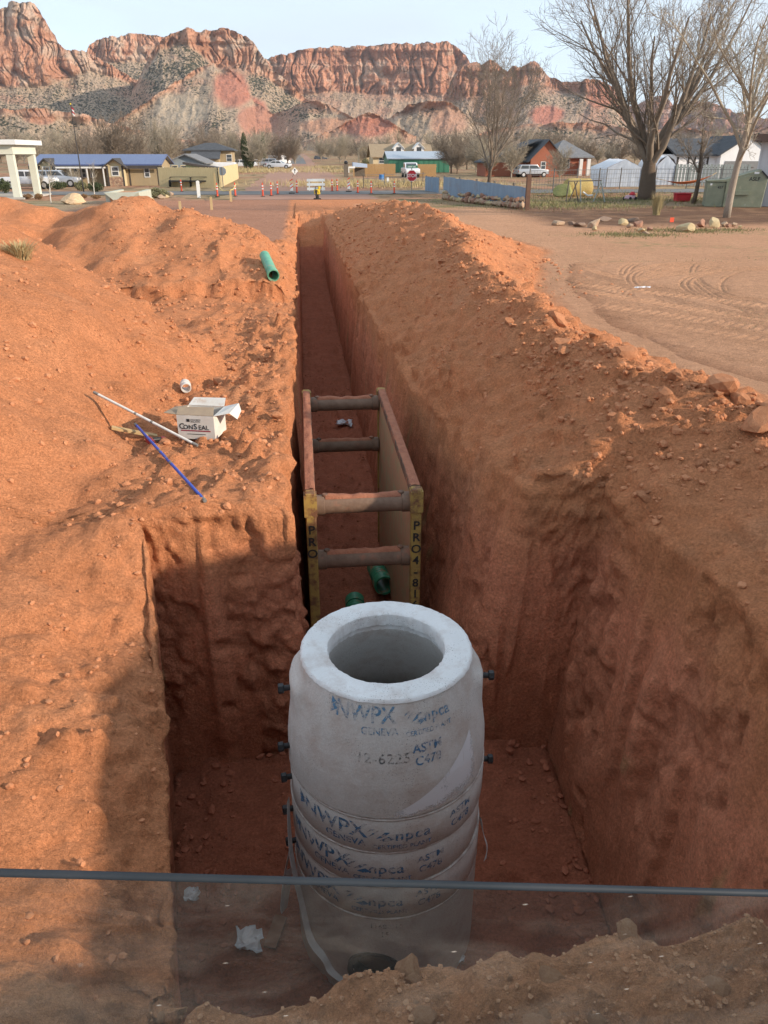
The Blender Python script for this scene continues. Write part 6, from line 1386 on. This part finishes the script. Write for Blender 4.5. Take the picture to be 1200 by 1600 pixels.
p = GG(461, 277); zc = XZ(461, 267, p.y).z; r_ = .48; o = thing('warning_sign', 'white diamond warning sign with arrow on a stand in the dirt road', 'sign', p); m = MB(); m.prism([(0, zc - r_), (r_, zc), (0, zc + r_), (-r_, zc)], -.01, .01, 'y'); pl = m.build('plate', m_wref, o); m = MB(); m.box((-.05, -.016, zc - .3), (.05, -.012, zc + .1)); m.build('arrow_shaft', m_blk, pl); m = MB(); m.add([(-.2, -.014, zc + .1), (.2, -.014, zc + .1), (0, -.014, zc + .32)], [(0, 1, 2)]); m.build('arrow_head', m_blk, pl)
for x in (-.4, .4): m = MB(); m.bar((x, .3, 0), (0, .02, zc), .05); m.build('leg', m_post, o)
# stakes, posts and ribbon
for px, pb, pt, mm, lab in ((282, 329, 314, m_lathw, 'short wooden survey stake in the dark gravel'), (331, 328, 307, m_lathw, 'tall wooden survey stake at the edge of the dark gravel'), (311, 309, 282, m_wref, 'white square post at the street edge'), (337, 296, 270, m_lathw, 'thin wooden lath by the street with ribbon tied on'), (361, 315, 298, m_lathw, 'wooden lath holding up the sagging ribbon'), (606, 288, 277, m_wref, 'short white marker post in the dry grass'), (310.5, 297, 288, m_wref, 'small white utility pedestal at the street edge')):
    p = GG(px, pb); h = XZ(px, pt, p.y).z - p.z; w_ = .07 if mm is m_lathw else .12; m = MB(); m.prism([(-w_, -.1), (w_, -.1), (w_, h*.96), (0, h), (-w_, h*.96)], -w_*.5, w_*.5, 'y'); o = m.build('survey_stake' if mm is m_lathw else 'marker_post', mm, None, loc=p); tag(o, lab, 'stake' if mm is m_lathw else 'post')
a, b, c = GG(340, 308), GG(361, 315), GG(370, 308); m = MB(); o0 = a.copy(); a.z += .9; b.z += .75; c.z += .95
m.tube([a - o0, (a+b)/2 - o0 - Vector((0, 0, .25)), b - o0, (b+c)/2 - o0 - Vector((0, 0, .15)), c - o0], .03, 5); o = m.build('barrier_ribbon', mat('yellow_ribbon', (.66, .52, .15), (.6, .45, .15), .6, 3), None, loc=o0); tag(o, 'sagging yellow barrier ribbon strung between delineators and lath', 'ribbon')
p = GG(131, 300); ht = XZ(131, 163, p.y).z; o = thing('flagpole', 'tall dark flagpole with a limp red and white flag', 'flagpole', p); m = MB(); m.tube([(0, 0, 0), (0, 0, ht)], [.06, .035], 8); m.build('pole', m_dtrim, o); m = MB(); m.tube([(0, 0, ht), (0, 0, ht + .12)], [.06, .06], 8); m.build('finial', m_yell, o)
for i in range(4): P = np.array([[(.02 + .2*u + .03*math.sin(6*v), .05*math.sin(9*u + v), ht - .12 - .15*i - .15*v - .2*u) for u in (0, .3, .6, 1)] for v in (0, 1)]); link('flag_stripe', grid_mesh('flag_stripe', P, (m_sred, m_wref)[i % 2]), o)
# concrete planter and boulder
p = GG(192, 320); o = thing('concrete_planter', 'low pale concrete planter wall with sloping sides', 'planter', p); wl = XZ(162, 302, p.y).x - p.x; wr = XZ(216, 302, p.y).x - p.x; h = XZ(190, 301, p.y).z; m_pl = mat('pale_green_concrete', (.46, .48, .40), (.41, .43, .36), .9, 2)
m = MB(); m.prism([(wl + .9, 0), (wr - 1.0, 0), (wr, h), (wl, h)], 0, .25, 'y'); m.build('front_wall', m_pl, o); m = MB(); m.prism([(.26, 0), (5, 0), (5, h), (.26, h)], wr - .3, wr - .02, 'x'); m.build('side_wall', m_pl, o); m = MB(); m.prism([(.26, 0), (5, 0), (5, h), (.26, h)], wl + .02, wl + .3, 'x'); m.build('side_wall', m_pl, o); m = MB(); m.box((wl + .31, .26, .05), (wr - .31, 4.9, h - .1)); m.build('soil', m_clod2, o)
p = GG(114, 319); w_ = (XZ(137, 310, p.y).x - XZ(92, 310, p.y).x) / 2; o = link('landscape_boulder', rock_mesh('landscape_boulder', mat('banded_boulder', (.52, .34, .19), (.62, .46, .30), .9, 3, .04, 6, stretch=(1, 1, 5)), 401, 4, .55, .22, 9), None, p + Vector((0, 0, .25)), (0, 0, .4), (w_, w_*.7, w_*.9)); tag(o, 'big banded sandstone boulder on the lawn by the young tree', 'boulder')
for i, (px, py) in enumerate(((252, 311), (259, 309), (266, 306), (234, 313))):
    q = GG(px, py); o = link('kerb_stone', SM[(0, 2)[i % 2]], None, q + Vector((0, 0, .1)), (0, 0, rnd.uniform(0, 6)), (.55, .3, .25)); tag(o, 'rounded tan kerb stone along the shrub bed', 'stone', 'kerb stones along the shrub bed')
# ------------------------------------------------------------------ right-hand yard
p = GG(896, 307); w_ = (XZ(926, 300, p.y).x - XZ(866, 300, p.y).x) / 2; h = XZ(896, 278, p.y).z; o = thing('hay_bale', 'large yellow round hay bale with loose green hay beside it', 'hay bale', p)
m_hay = mat('hay', (.52, .40, .16), (.42, .31, .12), .95, 9, .05, 22, stretch=(1, 1, 4)); m_hayg = mat('green_hay', (.24, .25, .09), (.34, .32, .13), .95, 9, .05, 22)
def lump(name, seed, sc, mm, parent, loc): return link(name, rock_mesh(name, mm, seed, 4, 1., .10, 3), parent, loc, (0, 0, 0), sc)
m = MB(); N_ = 28
m.lathe([(.02, -1), (.85, -1), (.97, -.9), (1., -.5), (1., .5), (.97, .9), (.85, 1), (.02, 1)], N_, rfun=lambda r, z, t: r * (1 + .03*math.sin(t*5 + z*3))); me = m.mesh('bale', m_hay, 'all'); link('bale', me, o, (.25*w_, .3, h*.47), (0, math.pi/2, .1), (h*.53, h*.53, w_*.66))
lump('loose_hay', 411, (w_*.55, .9, h*.42), m_hayg, o, (-w_*.62, -.4, h*.30))
p = GG(905, 316); o = thing('swing_set', 'rusty swing frame with pale legs in front of the hay bale', 'swing set', p); u_ = lambda px, py: XZ(px, py, p.y) - p
for a, b in (((889, 283), (884, 318)), ((898, 284), (903, 320)), ((907, 280), (907, 318)), ((940, 282), (927, 314)), ((939, 282), (945, 314)), ((903, 282), (888, 320))): m = MB(); A, B = u_(*a), u_(*b); B.z = 0; m.tube([A, B], .045, 6); m.build('leg', m_picket if b[0] > 904 else m_oldwood, o)
m = MB(); m.tube([u_(889, 283), u_(940, 282)], .04, 6); m.build('top_bar', m_oldwood, o); m = MB(); A, B = u_(911, 300), u_(926, 305); m.tube([A, (A+B)/2 - Vector((0, 0, .12)), B], .06, 6); m.build('sling_seat', m_wref, o)
def tent(px0, px1, pb, pe, pr, label, depth, color):
    p = GG((px0+px1)/2, pb); x0 = XZ(px0, pb, p.y).x - p.x; x1 = XZ(px1, pb, p.y).x - p.x; ze = XZ(px0, pe, p.y).z; zr = XZ(px0, pr, p.y).z; o = thing('canopy_tent', label, 'tent', p)
    yr = np.linspace(0, depth, 30); Pw = np.zeros((9, 30, 3)); prof = [(x0, 0), (x0 + .05, ze*.5), (x0, ze), ((x0+x1)/2 - .8, (ze+zr)/2 + .05), ((x0+x1)/2, zr), ((x0+x1)/2 + .8, (ze+zr)/2 + .05), (x1, ze), (x1 + .05, ze*.5), (x1, 0)]
    for i, (x, z) in enumerate(prof):
        for j, y in enumerate(yr): w = .10 * float(perlin(y*1.3, i*.7, .4)); Pw[i, j] = (x + w, y, max(0, z + (.10*float(perlin(y*1.1, i*.5, 3.4)) if 1 < i < 7 else 0)))
    link('cover', grid_mesh('cover', Pw, color), o)
    Pf = np.zeros((10, 24, 3))
    for k in range(10):
        for j in range(24):
            f = j/23; x = x0 + (x1-x0)*f; top = ze + (zr-ze)*(1 - abs(2*f-1)); Pf[k, j] = (x, .02 + .05*float(perlin(f*9, k*.35, 2.2)), top*k/9)
    link('front_curtain', grid_mesh('front_curtain', Pf, mat('grey_tarp', (.40, .45, .52), (.34, .38, .45), .6, 2)), o)
    for x in (x0, x1): m = MB(); m.tube([(x, -.05, 0), (x, -.05, ze)], .04, 6); m.build('leg', m_steel, o)
    return o
m_tarp = mat('white_tarp', (.66, .67, .70), (.56, .57, .60), .55, 2)
tent(946, 1000, 292, 262, 248, 'white tarpaulin canopy tent left of the big cottonwood trunk', 5, m_tarp); tent(1022, 1052, 289, 258, 242, 'white peaked canopy tent right of the big cottonwood trunk', 5, m_tarp)
a, b = XZ(1040, 283, 62.), XZ(1112, 277, 62.); a.z, b.z = XZ(1040, 282, 62.).z, XZ(1112, 274, 62.).z; P = np.zeros((24, 5, 3))
for i in range(24):
    f = i/23; c = a.lerp(b, f); sag = 4*f*(1-f)*.42; wd = .06 + .5*4*f*(1-f)*.5
    for j in range(5): g = j/4 - .5; P[i, j] = (c.x - a.x, c.y + g*wd*2 - a.y, c.z - a.z - sag + abs(g)*.35*4*f*(1-f))
o = thing('hammock', 'orange hammock slung between the cottonwood and the leaning tree', 'hammock', a); link('sling', grid_mesh('sling', P, mat('orange_cloth', (.50, .15, .05), (.42, .12, .045), .8, 4)), o)
for e, d_ in ((Vector((0, 0, 0)), Vector((-1.2, .6, .25))), (b - a, Vector((.5, .3, .2)))): m = MB(); m.tube([e, e + d_], .02, 5); m.build('rope', m_lathw, o)
m_redp = mat('red_bin_plastic', (.55, .035, .045), (.48, .03, .04), .5, 3)
p = GG(1065, 315); o = thing('storage_tote', 'bright red plastic tote lying in the yard', 'tote', p, -.1); m = MB(); m.box((-.5, -.3, 0), (.5, .3, .52), -.04); m.build('bin', m_redp, o, bevel=.04); m = MB(); m.box((-.58, -.38, .522), (.58, .38, .58)); m.build('rim', m_redp, o, bevel=.02); m = MB(); m.box((-.3, -.352, .12), (.3, -.3, .38)); m.build('label_panel', m_redp, o)
p = GG(984, 313); o = thing('ride_on_toy', 'pink and red plastic toy at the foot of the cottonwood', 'toy', p, .5); m = MB(); m.box((-.45, -.25, .1), (.45, .25, .35), .08); m.build('body', mat('pink_plastic', (.55, .36, .40), (.5, .3, .35), .5, 3), o, bevel=.05); m = MB(); m.box((.0, -.2, .36), (.4, .2, .58), .1); m.build('seat', m_redp, o, bevel=.04)
for x in (-.3, .3):
    for y in (-.28, .28): m = MB(); m.tube([(x, y - .04, .12), (x, y + .04, .12)], .12, 12); m.build('wheel', m_tyre, o)
# dumpster, cart, bag
m_dump = mat('olive_dumpster_paint', (.25, .26, .18), (.20, .21, .145), .6, 2, .004, 12, c3=(.30, .28, .2), s3=3, t3=.65)
p = GG(1112, 323); xw0 = XZ(1101, 320, p.y).x; xw1 = XZ(1178, 320, p.y).x; w_ = xw1 - xw0; o = thing('dumpster', 'olive steel dumpster with sloped lid behind the pale tree', 'dumpster', (xw0, p.y, 0), -math.atan2(p.x, p.y) + .10); h0 = XZ(1104, 284, p.y).z; h1 = XZ(1170, 266, p.y + 1).z
m = MB(); m.prism([(0, 0), (w_*.32, 0), (w_*.32 + .0, h0*.98), (0, h0)], 0, 2.0, 'y'); m.build('end_body', m_dump, o, bevel=.03); m = MB(); m.prism([(w_*.32 + .004, 0), (w_, 0), (w_ + .1, h1*.82), (w_*.9, h1), (w_*.32 + .004, h0*1.0)], -.12, 2.0, 'y'); m.build('body', m_dump, o, bevel=.03)
m = MB(); m.prism([(-.06, h0 + .01), (w_*.32, h0 + .01), (w_*.9, h1 + .01), (w_*.9, h1 + .08), (w_*.30, h0 + .14), (-.06, h0 + .07)], -.05, 2.05, 'y'); m.build('lid', m_dump, o); m = MB(); m.box((w_*.50, -.28, h0*.50), (w_*.74, -.124, h0*.66)); m.build('fork_pocket', m_dump, o); m = MB(); m.bar((w_*.9, -.14, h1), (w_ + .13, -.14, h1*.80), .08); m.build('edge_strip', m_blk, o)
link('lettering', text_mesh('lettering', 'ASLF', .30, m_blk), o, (w_*.80, -.126, h0*1.12), X90); link('lettering', text_mesh('lettering', '457', .22, m_blk), o, (w_*.23, -.004, h0*.78), X90)
for x, y, z, wd in ((w_*.82, -.126, h0*1.36, .14), (.2, -.006, h0*.9, .06)): m = MB(); m.box((x - wd, y, z - .06), (x + wd, y + .003, z + .06)); m.build('sticker', m_wref, o)
p = GG(1172, 320); o = thing('wheelie_bin', 'black wheeled bin between dumpster and mobile home', 'bin', (p.x - .25, p.y - .35, 0)); m = MB(); m.box((-.3, -.35, .05), (.3, .35, 1.0), -.05); m.build('bin', m_blk, o, bevel=.03); m = MB(); m.box((-.42, -.45, 1.002), (.38, .42, 1.08)); m.build('lid', m_blk, o, bevel=.02)
for x in (-.28, .28): m = MB(); m.tube([(x - .04, .35, .12), (x + .04, .35, .12)], .12, 10); m.build('wheel', m_tyre, o)
crumple('plastic_bag', GG(1163, 323) + Vector((0, -.5, .02)), 1.1, 'white plastic bag lying beside the black bin', 7, sq=(1, .7, .45)); crumple('blue_tarp', GG(1128, 300) + Vector((-.2, -2.2, .0)), .8, 'blue cloth caught beside the pale tree trunk', 8, sq=(.6, .6, 1.2), material=mat('blue_cloth', (.05, .09, .22), rough=.8))
p = GG(596, 285); m = MB(); m.lathe([(.01, 0), (.28, 0), (.31, .25), (.29, .3), (.31, .35), (.31, .55), (.29, .6), (.31, .65), (.28, .9), (.01, .9)], 16); o = m.build('plastic_drum', mat('blue_drum', (.05, .17, .42), (.06, .2, .46), .5, 2), None, smooth=True, loc=p); tag(o, 'blue plastic drum in the dry grass by the wire fence', 'drum')
p = GG(563, 276); o = thing('market_canopy', 'small open shelter with pale blue roof by the cedar fence', 'shelter', p); w_ = (XZ(575, 260, p.y).x - XZ(553, 260, p.y).x) / 2; h = XZ(563, 260, p.y).z; m = MB(); m.prism([(-w_, h), (w_, h - .15), (w_, h + .35), (-w_, h + .6)], -.1, 2.5, 'y'); m.build('roof', mat('pale_blue_sheet', (.42, .50, .62), (.38, .46, .58), .5, 2), o)
for x in (-w_ + .1, w_ - .1): m = MB(); m.box((x - .08, 0, 0), (x + .08, .16, h - .16)); m.build('post', m_cedar, o)
m = MB(); m.box((-w_ + .2, 2.2, 0), (w_ - .2, 2.3, h - .2)); m.build('back_wall', m_oldwood, o)
p = GG(541, 277); h = XZ(541, 253, p.y).z; o = thing('mailbox_post', 'dark post with white arm and black lamp beside the verge', 'post', p); m = MB(); m.box((-.3, -.2, 0), (.3, .2, h*.85)); m.build('pillar', m_oldwood, o); m = MB(); m.lathe([(.02, 0), (.25, .05), (.3, .25), (.2, .45), (.02, .5)], 10, (0, 0, h*.85 + .01)); m.build('lamp', m_blk, o); m = MB(); m.box((.32, -.05, h*.3), (.45, .1, h*.7)); m.box((.46, -.05, h*.6), (1.3, .1, h*.72)); m.build('arm', m_wref, o)
# garden rocks
for i, (px, pb, wpx, hpx, k, lab) in enumerate(((872, 352, 20, 10, 0, 'tan garden rock at the left end of the rock pile'), (893, 352, 18, 7, 3, 'flat grey-tan garden rock beside the end rock'), (927, 356, 26, 16, 0, 'upright pale split rock in the garden pile'), (928, 360, 10, 7, 2, 'small round cream rock in front of the upright split rock'), (905, 354, 24, 8, 3, 'long flat rock left of the upright split rock'), (945, 345, 26, 8, 3, 'dark weathered log-like rock behind the split rock'),
  (972, 352, 18, 12, 2, 'yellow-tan rock beside the grass verge'), (983, 356, 12, 8, 0, 'small tan rock next to the yellow-tan rock'), (996, 354, 16, 12, 1, 'reddish pointed rock in the middle of the pile'), (988, 347, 22, 8, 3, 'grey slab rock behind the pointed rock'), (1001, 362, 14, 7, 2, 'low cream rock at the grass edge'), (1009, 366, 12, 6, 0, 'low tan rock half sunk in the grass'), (1016, 360, 12, 7, 1, 'small reddish rock near the orange flag'),
  (1073, 362, 30, 19, 2, 'large tilted greenish-yellow slab in the garden edge'), (1094, 355, 16, 14, 1, 'square red sandstone block beside the large slab'), (1113, 355, 20, 16, 2, 'yellow angular rock beside the red block'), (1130, 354, 12, 9, 0, 'small tan rock at the foot of the pale tree'), (1138, 355, 9, 7, 1, 'small pink rock at the foot of the pale tree'), (1147, 354, 10, 8, 0, 'pale rock just right of the pale tree foot'), (1156, 356, 8, 5, 2, 'smallest cream rock at the end of the garden edge'))):
    p = GG(px, pb); w_ = (XZ(px + wpx/2, pb, p.y).x - XZ(px - wpx/2, pb, p.y).x) / 2; h = (XZ(px, pb - hpx, p.y).z - p.z) / 2
    o = link('garden_rock', rock_mesh('garden_rock', (m_sand, m_redst, m_yst, mat('dark_rock', (.19, .13, .10), (.26, .18, .13), .9, 3))[k], 500 + i, 3, 1., .09, 14), None, p + Vector((0, 0, h*.75)), (rnd.uniform(-.15, .15), rnd.uniform(-.2, .2), rnd.uniform(-.4, .4)), (w_*1.15, w_*.9, h*1.35)); tag(o, lab, 'rock', 'garden edging rocks')
p = GG(1045, 355); o = thing('marker_flag', 'small orange utility flag among the garden rocks', 'flag', p); m = MB(); m.tube([(0, 0, 0), (0, 0, .42)], .008, 5); m.build('wire', m_steel, o); m = MB(); m.box((0, -.004, .22), (.2, .004, .42)); m.build('pennant', m_or, o)
# verge grass and yard grass as loose blades
def grass_patch(name, pts, n, label, hmin, hmax, material, seed):
    r = np.random.RandomState(seed); V = []; F = []
    for i in range(n):
        a = pts[r.randint(len(pts))]; x = a[0] + r.normal() * a[2]; y = a[1] + r.normal() * a[3]; z = zg(x, y); h = r.uniform(hmin, hmax); t = r.uniform(0, 6.28); dx, dy = math.cos(t), math.sin(t); w = .012 + h * .05; k = len(V)
        V += [(x - dy*w, y + dx*w, z - .01), (x + dy*w, y - dx*w, z - .01), (x + dx*h*.5, y + dy*h*.5, z + h)]; F.append((k, k+1, k+2))
    me = bpy.data.meshes.new(name); me.from_pydata(V, [], F); me.materials.append(material); o = link(name, me); tag(o, label, 'grass', kind='stuff'); return o
gp = lambda px, py, a, b: (*GG(px, py)[:2], a, b)
m_ggrass = mat('green_grass', (.17, .17, .075), (.26, .23, .11), .9, 2); m_strawg = mat('straw_grass', (.34, .28, .15), (.26, .23, .12), .9, 2)
grass_patch('verge_grass', [gp(965, 366, .8, .5), (gp(1005, 368, .9, .5)), gp(1040, 360, 1.0, .6), gp(1090, 362, .9, .5), gp(1130, 360, 1., .4)], 3500, 'green grass verge in front of the garden rocks', .03, .10, m_ggrass, 3)
grass_patch('dry_grass', [gp(1100, 440, 2.2, 1.8), gp(1180, 460, 1.5, 1.5), gp(1150, 420, 2.2, 1.4), gp(1190, 500, .9, 1.0)], 3500, 'sparse dry grass growing through the sandy driveway', .02, .06, m_strawg, 4)
grass_patch('yard_grass', [gp(850, 318, 3, 3), gp(900, 322, 3, 2), gp(960, 312, 3, 3), gp(1060, 312, 2.5, 3), gp(840, 306, 4, 4), gp(940, 302, 4, 4)], 9000, 'patchy green grass in the fenced yard', .06, .22, m_ggrass, 5)
grass_patch('verge_straw', [gp(560, 290, 5, 3), gp(600, 286, 6, 3), gp(550, 268, 6, 8), gp(400, 268, 7, 9), gp(640, 290, 5, 3), gp(420, 264, 6, 10), gp(520, 262, 5, 12)], 12000, 'straw-coloured dry grass along the road verges', .2, .6, m_dryg, 6)
# ------------------------------------------------------------------ the digger the view is taken from: pane of the half-open cab window, its frame, body and tracks
ex = thing('excavator', 'excavator cab front with clear lower window pane and slim dark edge', 'excavator', (0, 0, surf(0, -2)))
ez = -ex.location.z
def cab_glass():
    m, t, b = newmat('dusty_cab_glass'); nd = t.nodes; out = nd['Material Output']; nd.remove(b)
    tr = nd.new('ShaderNodeBsdfTransparent'); tr.inputs['Color'].default_value = (.78, .80, .78, 1); gl = nd.new('ShaderNodeBsdfGlossy'); gl.inputs['Roughness'].default_value = .03; gl.inputs['Color'].default_value = (.9, .95, .95, 1)
    df = nd.new('ShaderNodeBsdfDiffuse'); df.inputs['Color'].default_value = (.55, .52, .48, 1)
    fr_ = nd.new('ShaderNodeFresnel'); fr_.inputs['IOR'].default_value = 1.5; m1 = nd.new('ShaderNodeMixShader'); t.links.new(fr_.outputs[0], m1.inputs[0]); t.links.new(tr.outputs[0], m1.inputs[1]); t.links.new(gl.outputs[0], m1.inputs[2])
    tcn = nd.new('ShaderNodeTexCoord'); n1 = nd.new('ShaderNodeTexNoise'); n1.inputs['Scale'].default_value = 3.5; n1.inputs['Detail'].default_value = 8; n1.inputs['Roughness'].default_value = .7; n1.inputs['Distortion'].default_value = 1.; mpn = nd.new('ShaderNodeMapping'); mpn.inputs['Scale'].default_value = (1, 1, 2.5); t.links.new(tcn.outputs['Object'], mpn.inputs['Vector']); t.links.new(mpn.outputs[0], n1.inputs['Vector'])
    r1 = nd.new('ShaderNodeMapRange'); r1.inputs['From Min'].default_value = .45; r1.inputs['From Max'].default_value = .85; r1.inputs['To Min'].default_value = .012; r1.inputs['To Max'].default_value = .14; t.links.new(n1.outputs['Fac'], r1.inputs['Value'])
    v = nd.new('ShaderNodeTexVoronoi'); v.inputs['Scale'].default_value = 17; t.links.new(mpn.outputs[0], v.inputs['Vector']); r2 = nd.new('ShaderNodeMapRange'); r2.inputs['From Min'].default_value = .075; r2.inputs['From Max'].default_value = .03; r2.inputs['To Max'].default_value = .5; t.links.new(v.outputs['Distance'], r2.inputs['Value'])
    v3 = nd.new('ShaderNodeTexVoronoi'); v3.inputs['Scale'].default_value = 6.5; t.links.new(tcn.outputs['Object'], v3.inputs['Vector']); r3 = nd.new('ShaderNodeMapRange'); r3.inputs['From Min'].default_value = .06; r3.inputs['From Max'].default_value = .015; r3.inputs['To Max'].default_value = .45; t.links.new(v3.outputs['Distance'], r3.inputs['Value']); a3 = nd.new('ShaderNodeMath'); a3.operation = 'ADD'; t.links.new(r2.outputs[0], a3.inputs[0]); t.links.new(r3.outputs[0], a3.inputs[1]); r2 = a3
    ad = nd.new('ShaderNodeMath'); ad.operation = 'ADD'; ad.use_clamp = True; t.links.new(r1.outputs[0], ad.inputs[0]); t.links.new(r2.outputs[0], ad.inputs[1]); m2 = nd.new('ShaderNodeMixShader'); t.links.new(ad.outputs[0], m2.inputs[0]); t.links.new(m1.outputs[0], m2.inputs[1]); t.links.new(df.outputs[0], m2.inputs[2]); t.links.new(m2.outputs[0], out.inputs['Surface']); return m
YP = .62; tl_, tr2 = XZ(-60, 1364, YP), XZ(1260, 1399, YP); xa, xb = -1.6, 1.6
def pl(x, z, y=YP): return (x, y, z + ez)
sl_ = (tr2.z - tl_.z) / (tr2.x - tl_.x); zl_, zr_ = tl_.z + sl_ * (xa - tl_.x), tl_.z + sl_ * (xb - tl_.x)
P = np.array([[pl(xa, zl_), pl(xb, zr_)], [pl(xa, 1.55), pl(xb, 1.55)]]); link('window_pane', grid_mesh('window_pane', P, cab_glass(), flip=True), ex)
m = MB(); m.tube([pl(xa, zl_ + .002), pl(xb, zr_ + .002)], .0043, 10); m.build('pane_edge', mat('blue_grey_edge', (.022, .03, .04), (.035, .043, .055), .55, 5, spec=.2), ex, smooth=True)
m_cab = mat('machine_grey_paint', (.10, .10, .10), (.13, .13, .13), .5, 2); m_exy = mat('digger_yellow', (.55, .36, .03), (.5, .32, .03), .45, 2)
for x in (xa - .04, xb + .04): m = MB(); m.box(pl(x - .04, 1.35, YP - .06), pl(x + .04, 4.0, YP + .06)); m.build('cab_post', m_cab, ex)
m = MB(); m.box(pl(xa - .08, 1.38, YP - .06), pl(xb + .08, 1.548, YP + .06)); m.build('sill', m_cab, ex); m = MB(); m.box(pl(xa - .08, 1.28, -1.1), pl(xb + .08, 1.378, YP + .06)); m.build('cab_floor', m_cab, ex); m = MB(); m.box(pl(xa - .08, 4.002, -1.1), pl(xb + .08, 4.1, YP + .1)); m.build('cab_roof', m_exy, ex)
m = MB(); m.box(pl(xa - .08, .9, -3.4), pl(2.5, 1.276, .5)); m.build('deck', m_exy, ex, bevel=.04); m = MB(); m.box(pl(1.7, 1.28, -3.4), pl(2.5, 2.1, -.2)); m.build('engine_house', m_exy, ex, bevel=.08)
for x in (-.55, 1.75):
    m = MB(); m.prism([(-3.4, .25), (-3.1, .02), (.55, .02), (.85, .25), (.85, .5), (.55, .78), (-3.1, .78), (-3.4, .5)], x - .28, x + .28, 'x'); m.build('track', m_tyre, ex)

# ------------------------------------------------------------------ the air between here and the mesas
hz = MB(); hz.box((-5200, -60, -8), (5200, 5600, 640)); m_h = bpy.data.materials.new('thin_haze'); m_h.use_nodes = True; th = m_h.node_tree; th.nodes.clear(); oo = th.nodes.new('ShaderNodeOutputMaterial'); pv_ = th.nodes.new('ShaderNodeVolumePrincipled'); pv_.inputs['Density'].default_value = HAZE; pv_.inputs['Color'].default_value = (.86, .90, .96, 1); pv_.inputs['Anisotropy'].default_value = .2; th.links.new(pv_.outputs[0], oo.inputs['Volume'])
if HAZE > 0: o = hz.build('haze', m_h); tag(o, 'thin pale haze in front of the mesas', 'haze', kind='stuff'); SC.cycles.volume_bounces = 0
